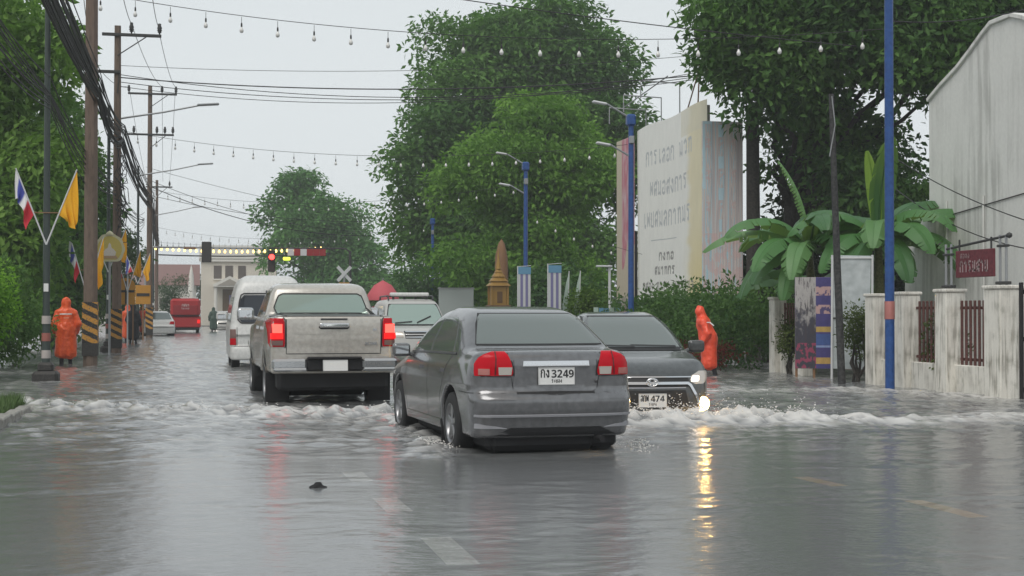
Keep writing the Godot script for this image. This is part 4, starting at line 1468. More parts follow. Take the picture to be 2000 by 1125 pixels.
# leaf clumps over the shells of many overlapping lobes
func foliage(called: String, parent: Node3D, lobes: Array, density: float, kind: String, dark: Color, light: Color, sd: int, size := 1.0, low := -0.45) -> MultiMeshInstance3D:
	var r2 := RandomNumberGenerator.new()
	r2.seed = sd
	var tf: Array[Transform3D] = []
	var cols: Array[Color] = []
	for l: Array in lobes:
		var c: Vector3 = l[0]
		var r: Vector3 = l[1]
		var area := 4.0 * PI * pow((pow(r.x * r.y, 1.6) + pow(r.x * r.z, 1.6) + pow(r.y * r.z, 1.6)) / 3.0, 1.0 / 1.6)
		var tone := r2.randf_range(0.15, 0.85)
		for k in int(area * density):
			var d := Vector3(r2.randfn(), r2.randfn(), r2.randfn()).normalized()
			if d.y < low and r2.randf() < 0.75:
				d.y = -d.y
			var bump := 1.0 + 0.22 * N1.get_noise_3dv(d * 1.6 + c)
			var q := c + d * r * bump * r2.randf_range(0.78, 1.04)
			var s := size * r2.randf_range(0.7, 1.25)
			tf.append(Transform3D(Basis.from_euler(Vector3(r2.randf_range(-0.5, 0.5), r2.randf() * TAU, r2.randf_range(-0.5, 0.5))).scaled(Vector3(s, s, s)), q))
			var t := clampf(tone + r2.randfn() * 0.18, 0.0, 1.0)
			cols.append(dark.lerp(light, t))
	var mm := MultiMesh.new()
	mm.transform_format = MultiMesh.TRANSFORM_3D
	mm.use_colors = true
	mm.mesh = clump(kind)
	mm.instance_count = tf.size()
	for i in tf.size():
		mm.set_instance_transform(i, tf[i])
		mm.set_instance_color(i, cols[i])
	var mi := MultiMeshInstance3D.new()
	mi.name = called
	mi.multimesh = mm
	mi.set_meta("kind", "stuff")
	parent.add_child(mi, true)
	return mi

func limb(mb: MB, a: Vector3, b: Vector3, r0: float, r1: float, wob: float, r2: RandomNumberGenerator, n := 6) -> void:
	var pts := []
	var rad := []
	for i in n + 1:
		var t := float(i) / n
		var p := a.lerp(b, t)
		if i > 0 and i < n:
			p += Vector3(r2.randfn(), r2.randfn() * 0.5, r2.randfn()) * wob
		p.y += sin(t * PI) * a.distance_to(b) * 0.06
		pts.append(p)
		rad.append(lerpf(r0, r1, t))
	mb.tube(pts, rad, 9, true)

# lobes strewn through an ellipsoid crown
func strew(ctr: Vector3, rad: Vector3, n: int, lobe: float, sd: int, flat := 0.75) -> Array:
	var r2 := RandomNumberGenerator.new()
	r2.seed = sd
	var out := []
	for i in n:
		var d := Vector3(r2.randfn(), r2.randfn(), r2.randfn()).normalized()
		var q := ctr + d * rad * pow(r2.randf(), 0.45) * 0.85
		var s := lobe * r2.randf_range(0.65, 1.3)
		out.append([q, Vector3(s, s * flat, s)])
	return out

func tree(label: String, base: Vector3, fork: float, tr: float, lobes: Array, density: float, kind: String, dark: Color, light: Color, sd: int, group := "", size := 1.0) -> Node3D:
	var t := thing("tree", label, "tree", base, 0.0, group)
	var r2 := RandomNumberGenerator.new()
	r2.seed = sd
	var local := []
	for l: Array in lobes:
		local.append([(l[0] as Vector3) - base, l[1]])
	var mb := MB.new()
	limb(mb, Vector3(0, -0.3, 0), Vector3(r2.randf_range(-0.3, 0.3), fork, 0), tr * 1.25, tr * 0.85, tr * 0.2, r2)
	obj("trunk", mb, M.bark, t)
	for i in mini(local.size(), 14):
		var l: Array = local[i * local.size() / mini(local.size(), 14)]
		var b := MB.new()
		limb(b, Vector3(0, fork * r2.randf_range(0.75, 0.98), 0), l[0], tr * 0.5, tr * 0.12, 0.25, r2)
		obj("limb", b, M.bark, t)
	foliage("crown", t, local, density, kind, dark, light, sd, size)
	return t

func bush(label: String, base: Vector3, lobes: Array, density: float, kind: String, dark: Color, light: Color, sd: int, group := "", size := 1.0) -> Node3D:
	var t := thing("bush", label, "bush", base, 0.0, group)
	var r2 := RandomNumberGenerator.new()
	r2.seed = sd
	var local := []
	for l: Array in lobes:
		local.append([(l[0] as Vector3) - base, l[1]])
	for i in mini(5, local.size()):
		var b := MB.new()
		limb(b, Vector3(r2.randf_range(-0.1, 0.1), -0.25, r2.randf_range(-0.1, 0.1)), local[i * local.size() / mini(5, local.size())][0], 0.035, 0.012, 0.05, r2)
		obj("stem", b, M.bark, t)
	foliage("leaves", t, local, density, kind, dark, light, sd, size, -2.0)
	return t

func build_trees() -> void:
	M.leaf = mat(Color.WHITE, 0.65, 0.0, 0.22)
	M.leaf.vertex_color_use_as_albedo = true
	M.leaf.backlight_enabled = true
	M.leaf.backlight = Color(0.75, 0.85, 0.5)
	M.bark = tri_mat(mottle(Color(0.018, 0.016, 0.014), Color(0.06, 0.052, 0.045), 0.05, 4, 13, 256), 0.7, 0.9)
	var d1 := Color(0.065, 0.15, 0.045)
	var l1 := Color(0.15, 0.29, 0.07)
	# the great tree in the middle
	var lobes := strew(Vector3(18.0, 11.2, -79), Vector3(6.8, 6.2, 5.5), 40, 2.5, 5)
	lobes.append_array(strew(Vector3(16.2, 16.2, -79), Vector3(3.6, 2.8, 3.0), 14, 1.9, 6))
	lobes.append_array(strew(Vector3(20.4, 15.6, -79), Vector3(3.2, 2.9, 3.0), 12, 1.9, 16))
	lobes.append_array(strew(Vector3(12.6, 8.5, -78), Vector3(2.6, 5.4, 3.0), 16, 1.8, 7))
	lobes.append_array(strew(Vector3(23.6, 10.4, -78), Vector3(3.0, 3.4, 3.0), 12, 1.8, 9))
	lobes.append_array(strew(Vector3(18.0, 4.0, -77), Vector3(6.5, 3.0, 3.0), 22, 1.7, 8))
	tree("tallest dark green tree, in the middle behind the street lamps", Vector3(18, -0.2, -80), 5.0, 0.55, lobes, 1.9, "big", d1, l1, 51)
	# lighter tree in front of it
	lobes = strew(Vector3(15.0, 7.2, -63), Vector3(3.9, 3.3, 3.2), 26, 1.6, 15, 0.7)
	lobes.append_array(strew(Vector3(15.2, 9.9, -63), Vector3(2.0, 1.2, 2.0), 8, 1.2, 17, 0.7))
	lobes.append_array(strew(Vector3(14.0, 3.4, -62), Vector3(4.0, 2.4, 2.6), 20, 1.2, 19))
	tree("lighter green domed tree standing in front of the tallest tree", Vector3(15, -0.2, -63.5), 3.4, 0.35, lobes, 2.8, "broad", Color(0.095, 0.205, 0.04), Color(0.21, 0.38, 0.075), 52, "", 1.0)
	# smaller far tree to the left of it
	lobes = strew(Vector3(10.5, 7.6, -125), Vector3(5.2, 5.4, 4.0), 26, 2.0, 25)
	lobes.append_array(strew(Vector3(9.2, 12.4, -125), Vector3(1.8, 1.8, 1.8), 6, 1.4, 26))
	lobes.append_array(strew(Vector3(12.4, 3.5, -122), Vector3(4.2, 3.0, 3.0), 14, 1.8, 27))
	tree("smaller rounded tree far down the road above the white van", Vector3(10.5, -0.2, -126), 4.0, 0.4, lobes, 1.6, "big", Color(0.075, 0.185, 0.065), Color(0.16, 0.33, 0.1), 53, "", 1.15)
	# low dark growth under the trees down to the right pavement
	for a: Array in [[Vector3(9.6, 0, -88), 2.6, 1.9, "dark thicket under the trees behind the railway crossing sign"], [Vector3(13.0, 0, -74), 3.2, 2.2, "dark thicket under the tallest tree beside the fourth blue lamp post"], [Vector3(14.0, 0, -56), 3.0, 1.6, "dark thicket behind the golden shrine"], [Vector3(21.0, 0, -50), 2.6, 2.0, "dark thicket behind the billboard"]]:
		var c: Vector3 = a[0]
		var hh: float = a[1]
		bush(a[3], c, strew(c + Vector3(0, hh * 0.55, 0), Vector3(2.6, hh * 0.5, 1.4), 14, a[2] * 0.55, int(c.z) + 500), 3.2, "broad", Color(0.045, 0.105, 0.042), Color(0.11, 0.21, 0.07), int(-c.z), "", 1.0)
	# right hand tree over the wall
	lobes = strew(Vector3(17.5, 9.6, -41), Vector3(2.4, 2.2, 3.0), 26, 1.2, 33)
	lobes.append_array(strew(Vector3(20.5, 10.4, -40), Vector3(3.4, 2.8, 3.0), 34, 1.3, 34))
	lobes.append_array(strew(Vector3(25.0, 10.5, -40), Vector3(3.4, 2.8, 3.0), 26, 1.4, 35))
	lobes.append_array(strew(Vector3(17.4, 8.3, -41), Vector3(1.3, 1.0, 2.0), 14, 0.9, 36))
	lobes.append_array(strew(Vector3(19.6, 6.8, -43), Vector3(2.6, 1.6, 1.8), 14, 1.0, 37))
	lobes.append_array(strew(Vector3(20.2, 4.6, -41), Vector3(2.0, 2.0, 1.4), 16, 0.9, 39))
	tree("spreading dark tree above the billboard and the weathered wall", Vector3(19.2, -0.2, -44), 5.5, 0.26, lobes, 3.2, "broad", Color(0.045, 0.105, 0.036), Color(0.13, 0.25, 0.065), 54, "", 1.0)
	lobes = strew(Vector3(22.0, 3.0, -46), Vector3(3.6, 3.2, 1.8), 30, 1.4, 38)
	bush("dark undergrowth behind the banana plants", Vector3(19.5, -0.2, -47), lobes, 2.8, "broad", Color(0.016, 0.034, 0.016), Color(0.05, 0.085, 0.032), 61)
	# left hand trees, a wall of leaves behind the poles
	var lg := ""
	lobes = strew(Vector3(-6.0, 8.6, -44), Vector3(2.2, 3.8, 4.0), 26, 1.3, 43)
	lobes.append_array(strew(Vector3(-5.4, 4.2, -42), Vector3(1.5, 3.2, 3.2), 18, 1.1, 44))
	tree("tall leafy tree behind the flag post at the left edge", Vector3(-6.2, -0.2, -44), 3.5, 0.3, lobes, 3.0, "broad", Color(0.085, 0.18, 0.045), Color(0.22, 0.36, 0.085), 55, lg)
	lobes = strew(Vector3(-5.4, 6.0, -58), Vector3(1.7, 4.6, 5.0), 24, 1.3, 45)
	lobes.append_array(strew(Vector3(-5.0, 2.4, -55), Vector3(1.2, 2.0, 4.0), 14, 1.0, 46))
	tree("dark leafy tree behind the striped utility poles", Vector3(-5.6, -0.2, -58), 3.0, 0.3, lobes, 2.8, "broad", Color(0.055, 0.125, 0.045), Color(0.15, 0.27, 0.075), 56, lg)
	lobes = strew(Vector3(-5.6, 3.4, -82), Vector3(1.6, 3.0, 8.0), 20, 1.4, 47)
	tree("row-end tree beyond the utility poles on the left", Vector3(-5.8, -0.2, -82), 2.4, 0.25, lobes, 2.4, "broad", Color(0.04, 0.075, 0.03), Color(0.1, 0.16, 0.05), 57, lg)
	lobes = strew(Vector3(-1.9, 2.4, -112), Vector3(0.7, 1.6, 2.0), 8, 0.75, 48)
	tree("small clipped dark tree far down the road beside the red truck", Vector3(-1.9, -0.2, -112), 1.2, 0.12, lobes, 2.6, "fine", Color(0.045, 0.08, 0.05), Color(0.08, 0.13, 0.07), 58)
	lobes = strew(Vector3(-4.6, 1.5, -31), Vector3(0.75, 1.6, 1.4), 18, 0.5, 49)
	bush("bright green leafy shrub at the left edge of the pavement", Vector3(-4.7, -0.2, -31), lobes, 14.0, "small", Color(0.1, 0.24, 0.02), Color(0.24, 0.44, 0.06), 59, "", 1.25)
	lobes = strew(Vector3(-4.9, 1.2, -37), Vector3(0.9, 1.3, 3.0), 16, 0.7, 50)
	bush("dark hedge behind the person in the orange raincoat on the left", Vector3(-5.0, -0.2, -37), lobes, 6.0, "small", Color(0.055, 0.125, 0.035), Color(0.14, 0.25, 0.065), 60, "", 1.5)
	# hedge in front of the billboard
	lobes = []
	for k in 14:
		lobes.append([Vector3(12.6 + 0.25 * sin(k * 2.1), 0.75 + 0.35 * sin(k * 1.3), -32.5 - k * 0.75), Vector3(0.8, 0.85, 0.7)])
		lobes.append([Vector3(13.6 + 0.3 * sin(k * 1.7), 1.3 + 0.3 * sin(k * 2.3), -32.5 - k * 0.75), Vector3(0.7, 0.6, 0.7)])
	bush("dark green hedge under the billboard behind the person on the right", Vector3(13, -0.2, -37), lobes, 5.5, "small", Color(0.04, 0.095, 0.035), Color(0.11, 0.2, 0.06), 62, "", 1.6)
	lobes = []
	for k in 8:
		lobes.append([Vector3(12.0, 0.35, -31.5 - k * 0.5), Vector3(0.35, 0.25, 0.3)])
	bush("low red-flowered plants at the foot of the hedge", Vector3(12, -0.2, -33), lobes, 9.0, "small", Color(0.05, 0.02, 0.015), Color(0.22, 0.03, 0.03), 63, "", 0.9)
	lobes = strew(Vector3(12.5, 1.6, -45), Vector3(0.5, 0.75, 0.5), 9, 0.42, 64)
	bush("round clipped green bush left of the billboard", Vector3(12.5, -0.2, -45), lobes, 12.0, "small", Color(0.06, 0.12, 0.02), Color(0.14, 0.23, 0.05), 64, "", 1.2)
	# creepers on the fence
	for a: Array in [[Vector3(13.0, 0.9, -23.4), "creeper growing through the fence below the maroon sign"], [Vector3(12.75, 0.9, -26.2), "creeper hanging over the leaning white panel"], [Vector3(12.7, 0.75, -29.4), "creeper beside the colourful poster"]]:
		var c: Vector3 = a[0]
		bush(a[1], Vector3(c.x, 0.0, c.z), strew(c, Vector3(0.14, 0.75, 0.35), 9, 0.22, int(c.z * 10) + 900), 22.0, "small", Color(0.04, 0.065, 0.018), Color(0.12, 0.16, 0.05), int(-c.z * 10), "", 0.8)

# ---------------------------------------------------------------- banana plants
func banana_leaf(mb: MB, root: Vector3, dir: float, len: float, rise: float, fall: float, width: float, r2: RandomNumberGenerator, torn: float) -> void:
	# the midrib leaves the stem at the angle rise and bends over until it hangs at the angle -fall
	var n := 30
	var out := Vector3(cos(dir), 0, sin(dir))
	var side := Vector3(-sin(dir), 0, cos(dir))
	var pts := []
	var nor := []
	var p := root
	for i in n + 1:
		var t := float(i) / n
		var a := lerpf(rise, -fall, pow(t, 1.25))
		pts.append(p)
		nor.append(Vector3.UP * cos(a) - out * sin(a))
		p += (out * cos(a) + Vector3.UP * sin(a)) * len / n
	var rad := []
	for i in n + 1:
		rad.append(lerpf(0.028, 0.006, float(i) / n))
	mb.tube(pts, rad, 6)
	for s: float in [-1.0, 1.0]:
		var i := 4
		while i < n:
			var run := 1 + (0 if r2.randf() < torn + 0.1 else int(r2.randf_range(1, 6)))
			var e := mini(i + run, n)
			var tilt := r2.randf_range(0.1, 0.55) + torn * 0.25
			for k in range(i, e):
				var t0 := (k - 4.0) / (n - 4.0)
				var t1 := (k - 3.0) / (n - 4.0)
				var w0 := width * pow(sin(PI * clampf(t0 * 0.88 + 0.1, 0, 1)), 0.5)
				var w1 := width * pow(sin(PI * clampf(t1 * 0.88 + 0.1, 0, 1)), 0.5)
				var p0: Vector3 = pts[k]
				var p1: Vector3 = pts[k + 1]
				var n0: Vector3 = nor[k]
				var n1: Vector3 = nor[k + 1]
				var gap := r2.randf_range(0.25, 0.6) if k == e - 1 and (torn > 0.3 or r2.randf() < 0.6) else 0.0
				var m0 := p0 + side * s * w0 * 0.5 + n0 * w0 * 0.1
				var m1 := p1 + side * s * w1 * 0.5 + n1 * w1 * 0.1
				var q0 := p0 + side * s * w0 * cos(tilt) - n0 * w0 * sin(tilt) * 0.7 - Vector3.UP * w0 * 0.12
				var q1 := p1 + side * s * w1 * cos(tilt) - n1 * w1 * sin(tilt) * 0.7 - Vector3.UP * w1 * 0.12
				q1 = q1.lerp(q0, gap)
				mb.quad(p0, p1, m1, m0, n0)
				mb.quad(m0, m1, q1, q0, n0)
			i = e

func build_bananas() -> void:
	var leaf := mat(lin(0.06, 0.17, 0.05), 0.5)
	leaf.backlight_enabled = true
	leaf.backlight = Color(0.45, 0.55, 0.25)
	var pale := mat(lin(0.1, 0.22, 0.08), 0.5)
	pale.backlight_enabled = true
	pale.backlight = Color(0.5, 0.6, 0.3)
	var mid := mat(lin(0.05, 0.135, 0.05), 0.45)
	mid.backlight_enabled = true
	mid.backlight = Color(0.4, 0.5, 0.2)
	var stem := tri_mat(mottle(Color(0.07, 0.09, 0.03), Color(0.2, 0.19, 0.08), 0.05, 3, 71, 256), 1.0, 0.6)
	# each leaf: heading, length, rise, fall, half width, torn, tone
	var plants := [
		["banana plant with torn drooping leaves on the left, nearer the billboard", Vector3(13.35, 0, -29.8), 2.75, [[3.0, 2.5, 0.9, 0.9, 0.36, 0.1, 0], [3.4, 2.6, 0.6, 0.8, 0.38, 0.15, 1], [2.6, 2.4, 0.5, 1.2, 0.36, 0.6, 0], [2.2, 2.3, 0.45, 1.4, 0.36, 0.65, 1], [1.5, 2.0, 0.7, 1.3, 0.36, 0.4, 0], [0.7, 2.2, 0.9, 1.0, 0.36, 0.2, 0], [0.0, 2.2, 1.0, 0.7, 0.38, 0.2, 2], [5.2, 2.2, 0.9, 0.9, 0.36, 0.2, 2], [4.2, 2.3, 0.8, 1.0, 0.36, 0.2, 2], [3.4, 2.2, 1.5, -0.9, 0.2, 0.9, 1], [2.9, 1.9, 0.2, 1.3, 0.36, 0.5, 2], [1.1, 1.9, 0.3, 1.4, 0.34, 0.5, 2], [2.4, 2.0, 0.0, 1.5, 0.34, 0.6, 0], [3.1, 2.2, 0.1, 1.45, 0.34, 0.6, 2], [1.8, 2.3, 1.1, 1.0, 0.34, 0.3, 2]]],
		["taller banana plant with upright young leaf beside the blue lamp post", Vector3(14.5, 0, -28.8), 3.0, [[3.3, 2.3, 0.8, 1.0, 0.38, 0.15, 0], [2.4, 2.0, 1.45, -1.0, 0.17, 0.0, 3], [1.8, 2.5, 1.4, -0.6, 0.3, 0.05, 2], [6.0, 2.5, 0.95, 0.6, 0.4, 0.15, 2], [0.2, 2.5, 0.7, 0.5, 0.4, 0.15, 0], [0.8, 2.2, 0.4, 1.3, 0.38, 0.3, 0], [5.6, 2.2, 0.6, 0.9, 0.38, 0.3, 2], [2.1, 2.1, 0.7, 1.3, 0.36, 0.5, 1], [2.8, 2.1, 0.3, 1.4, 0.36, 0.4, 0], [4.5, 2.2, 0.8, 0.8, 0.38, 0.3, 2], [1.4, 2.2, 0.6, 1.3, 0.38, 0.35, 0], [3.9, 2.2, 0.9, 0.8, 0.38, 0.2, 2], [2.5, 2.0, 0.1, 1.5, 0.36, 0.6, 2], [1.0, 2.2, 0.9, 1.1, 0.36, 0.3, 0], [1.6, 2.0, 0.1, 1.5, 0.34, 0.5, 2], [0.4, 2.2, 0.2, 1.4, 0.36, 0.4, 2]]],
		["low banana plant between the two larger ones", Vector3(14.0, 0, -31.2), 1.7, [[2.8, 2.1, 1.0, 0.9, 0.36, 0.3, 2], [3.6, 2.0, 0.8, 1.0, 0.36, 0.3, 2], [1.0, 2.1, 1.0, 0.9, 0.36, 0.3, 2], [5.0, 2.1, 0.9, 0.9, 0.36, 0.3, 2], [0.0, 2.0, 0.8, 0.9, 0.34, 0.3, 0], [1.9, 2.0, 0.7, 1.1, 0.34, 0.4, 2]]],
	]
	var young := mat(lin(0.2, 0.34, 0.06), 0.45)
	young.backlight_enabled = true
	young.backlight = Color(0.6, 0.7, 0.3)
	var r2 := RandomNumberGenerator.new()
	r2.seed = 404
	for p: Array in plants:
		var t := thing("banana_plant", p[0], "banana plant", p[1])
		var mb := MB.new()
		mb.tube([Vector3(0, -0.2, 0), Vector3(0.03, p[2] * 0.5, 0), Vector3(0, p[2], 0)], [0.14, 0.12, 0.07], 12)
		obj("stem", mb, stem, t)
		for l: Array in p[3]:
			mb = MB.new()
			banana_leaf(mb, Vector3(0, p[2] - 0.05, 0), l[0], l[1], l[2], l[3], l[4], r2, l[5])
			obj("leaf", mb, [leaf, pale, mid, young][l[6]], t)

# ---------------------------------------------------------------- weathered surfaces
# cream or grey wall paint with stains that run down it; u across, v down
func stained(base: Color, stain: Color, sd: int, amount: float, top: float, green := Color(0.1, 0.12, 0.07)) -> ImageTexture:
	var sz := 512
	var a := FastNoiseLite.new()
	a.seed = sd
	a.frequency = 0.012
	a.fractal_octaves = 5
	var b := FastNoiseLite.new()
	b.seed = sd + 7
	b.frequency = 0.05
	b.fractal_octaves = 4
	var im := Image.create(sz, sz, false, Image.FORMAT_RGB8)
	for y in sz:
		for x in sz:
			var streak := b.get_noise_2d(x * 1.3, y * 0.09) * 0.5 + 0.5
			var blot := a.get_noise_2d(x, y) * 0.5 + 0.5
			var fine := b.get_noise_2d(x * 3.0 + 900, y * 3.0) * 0.5 + 0.5
			var t := amount * (streak * 0.9 + blot * 0.8 - 0.75) * 1.8
			t += top * sstep(0.42, 0.7, streak) * sstep(0.45, 0.6, a.get_noise_2d(x * 0.5 + 300, y * 0.2) * 0.5 + 0.5)
			var c := base.lerp(stain, clampf(t, 0.0, 0.9))
			c = c.lerp(green, clampf((blot - 0.66) * 2.2 * amount, 0.0, 0.55))
			c = c * lerpf(0.92, 1.06, fine)
			im.set_pixel(x, y, Color(c.r, c.g, c.b).linear_to_srgb())
	return ImageTexture.create_from_image(im)

func wall_mat(tex: Texture2D, sx: float, sy: float, rough := 0.85) -> StandardMaterial3D:
	var m := tri_mat(tex, 1.0, rough)
	m.uv1_scale = Vector3(sx, sy, sx)
	return m

func hazard_tex() -> ImageTexture:
	var im := Image.create(128, 128, false, Image.FORMAT_RGB8)
	var fn := FastNoiseLite.new()
	fn.seed = 5
	fn.frequency = 0.06
	fn.fractal_octaves = 4
	for y in 128:
		for x in 128:
			var s := fposmod(x * 0.75 - y * 1.0 + fn.get_noise_2d(x, y) * 4.0, 64.0) < 30.0
			var w := fn.get_noise_2d(x * 2.0, y * 2.0 + 500)
			var c := Color(0.015, 0.015, 0.016) if s else Color(0.5, 0.24, 0.035)
			if w > 0.28:
				c = Color(0.12, 0.1, 0.085)
			im.set_pixel(x, y, c.linear_to_srgb())
	return ImageTexture.create_from_image(im)

# ---------------------------------------------------------------- poles
func sq_pole(x: float, h: float, w0: float, w1: float) -> MB:
	var mb := MB.new()
	var lo := Vector3(x, -0.3, 0)
	var e := 0.18
	for k in 8:
		var a0 := TAU * (k + 0.5) / 8
		var a1 := TAU * (k + 1.5) / 8
		var p := []
		for yy: Array in [[-0.3, w0], [h, w1]]:
			for a: float in [a0, a1]:
				var c := Vector2(cos(a), sin(a))
				c = c / maxf(absf(c.x), absf(c.y)) * lerpf(1.0, 0.86, e)
				c = Vector2(clampf(c.x, -0.93, 0.93), clampf(c.y, -0.93, 0.93))
				p.append(Vector3(c.x * yy[1] * 0.5, yy[0], c.y * yy[1] * 0.5))
		mb.quad(p[0], p[1], p[3], p[2], Vector3(cos((a0 + a1) / 2), 0, sin((a0 + a1) / 2)))
	mb.box(Vector3(0, h, 0), Vector3(w1 * 0.9, 0.02, w1 * 0.9))
	return mb

func insulator(t: Node3D, at: Vector3) -> void:
	var mb := MB.new()
	mb.lathe([Vector2(0.02, 0), Vector2(0.03, 0.05), Vector2(0.07, 0.07), Vector2(0.05, 0.1), Vector2(0.09, 0.13), Vector2(0.06, 0.17), Vector2(0.085, 0.21), Vector2(0.05, 0.3), Vector2(0.055, 0.36), Vector2(0.0, 0.38)], 10)
	obj("insulator", mb, M.dark_iron, t, Transform3D(Basis(), at))

func utility_pole(label: String, at: Vector3, h: float, w0: float, w1: float, stripes: Array, arms: Array) -> Node3D:
	var t := thing("utility_pole", label, "pole", at, 0.0, "")
	obj("shaft", sq_pole(0, h, w0, w1), M.pole_conc, t)
	if stripes.size():
		var mb := MB.new()
		var w := w0 * 1.0 + 0.012
		var y0: float = stripes[0]
		var y1: float = stripes[1]
		for k in 4:
			var n := Vector3(0, 0, 1).rotated(Vector3.UP, k * PI / 2)
			var sx := Vector3(1, 0, 0).rotated(Vector3.UP, k * PI / 2)
			mb.quad(n * w * 0.5 - sx * w * 0.5 + Vector3.UP * y0, n * w * 0.5 + sx * w * 0.5 + Vector3.UP * y0, n * w * 0.5 + sx * w * 0.5 + Vector3.UP * y1, n * w * 0.5 - sx * w * 0.5 + Vector3.UP * y1, n)
		obj("hazard_stripes", mb, M.hazard, t)
		mb = MB.new()
		mb.box(Vector3(0, (y0 + stripes[2]) / 2, 0), Vector3(w + 0.004, y0 - stripes[2], w + 0.004), 0.01)
		obj("black_band", mb, M.black_paint, t)
	for a: Array in arms:
		var mb := MB.new()
		mb.box(Vector3((a[1] + a[2]) / 2, a[0], w1 * 0.62), Vector3(a[2] - a[1], 0.1, 0.09), 0.01)
		obj("crossarm", mb, M.dark_iron, t)
		mb = MB.new()
		mb.tube([Vector3(0, a[0] - 0.7, w1 * 0.62), Vector3(a[2] * 0.65, a[0] - 0.05, w1 * 0.62)], [0.02], 6)
		obj("arm_brace", mb, M.dark_iron, t)
		for x: float in a[3]:
			insulator(t, Vector3(x, a[0] + 0.05, w1 * 0.62))
	return t

func wire(pts: Array, sag: float, r: float, n := 14) -> MB:
	var mb := MB.new()
	wire_to(mb, pts, sag, r, n)
	return mb

func wire_to(mb: MB, pts: Array, sag: float, r: float, n := 14) -> void:
	var q := []
	for i in pts.size() - 1:
		for k in n:
			var t := float(k) / n
			var p: Vector3 = (pts[i] as Vector3).lerp(pts[i + 1], t)
			p.y -= sag * 4.0 * t * (1.0 - t)
			q.append(p)
	q.append(pts[pts.size() - 1])
	mb.tube(q, [r], 5)

func flag(t: Node3D, a: Vector3, b: Vector3, drop: float, cols: Array, sd: int, called: String) -> void:
	# hoist along a..b (b is the tip), the wet cloth hangs from it in folds
	var mb := MB.new()
	mb.use_c = true
	var nx := 20
	var ny := 12
	var r2 := RandomNumberGenerator.new()
	r2.seed = sd
	var ph := r2.randf() * 6.0
	for j in ny + 1:
		for i in nx + 1:
			var s := float(i) / nx
			var f := float(j) / ny
			var p := a.lerp(b, s)
			var fold := sin(s * 15.0 + ph) * 0.05 * f + sin(s * 7.0 + f * 4.0 + ph) * 0.04 * f
			var gather := lerpf(s, 0.5 + s * 0.42, f * 0.8)
			p = a.lerp(b, gather)
			p += Vector3(fold * 0.6 + 0.03 * f * signf(b.x - a.x), -drop * f * (0.75 + 0.3 * sin(s * 3.0 + ph)), fold)
			mb.v.append(p)
			mb.uv.append(Vector2(s, f))
			mb.n.append(Vector3(0, 0, 1))
			mb.c.append(cols[clampi(int(s * cols.size()), 0, cols.size() - 1)])
	var tris := []
	for j in ny:
		for i in nx:
			var k := j * (nx + 1) + i
			tris.append([k, k + 1, k + nx + 2])
			tris.append([k, k + nx + 2, k + nx + 1])
	for j in ny + 1:
		for i in nx + 1:
			var k := j * (nx + 1) + i
			var dx := mb.v[j * (nx + 1) + mini(i + 1, nx)] - mb.v[j * (nx + 1) + maxi(i - 1, 0)]
			var dy := mb.v[mini(j + 1, ny) * (nx + 1) + i] - mb.v[maxi(j - 1, 0) * (nx + 1) + i]
			var nn := dx.cross(dy).normalized()
			mb.n[k] = nn if nn.z > 0 else -nn
	for tr: Array in tris:
		mb.tri(tr[0], tr[1], tr[2])
	obj(called, mb, M.flag_cloth, t)

func flag_set(t: Node3D, y: float, spread: float, up: float, sd: int, thai_first := true) -> void:
	var white := Color(0.75, 0.75, 0.76)
	var red := Color(0.6, 0.03, 0.05)
	var blue := Color(0.06, 0.08, 0.38)
	var yel := Color(0.85, 0.42, 0.015)
	var ths := [red, white, blue, blue, white, red]
	for s: float in [-1.0, 1.0]:
		var a := Vector3(0, y, 0.06)
		var b := Vector3(s * spread, y + up, 0.1)
		var mb := MB.new()
		mb.tube([a, b], [0.018, 0.014], 7)
		obj("flag_staff", mb, M.white_metal, t)
		var h0 := a.lerp(b, 0.4)
		if (s < 0) == thai_first:
			flag(t, h0, b, 0.85, [red, red, white, blue, blue, white], sd, "striped_flag")
		else:
			flag(t, h0, b, 0.95, [yel, yel, yel, yel], sd + 1, "yellow_flag")
	var br := MB.new()
	br.tube([Vector3(-spread * 0.42, y + up * 0.42, 0.08), Vector3(spread * 0.42, y + up * 0.42, 0.08)], [0.012], 6)
	obj("flag_bracket", br, M.rust, t)

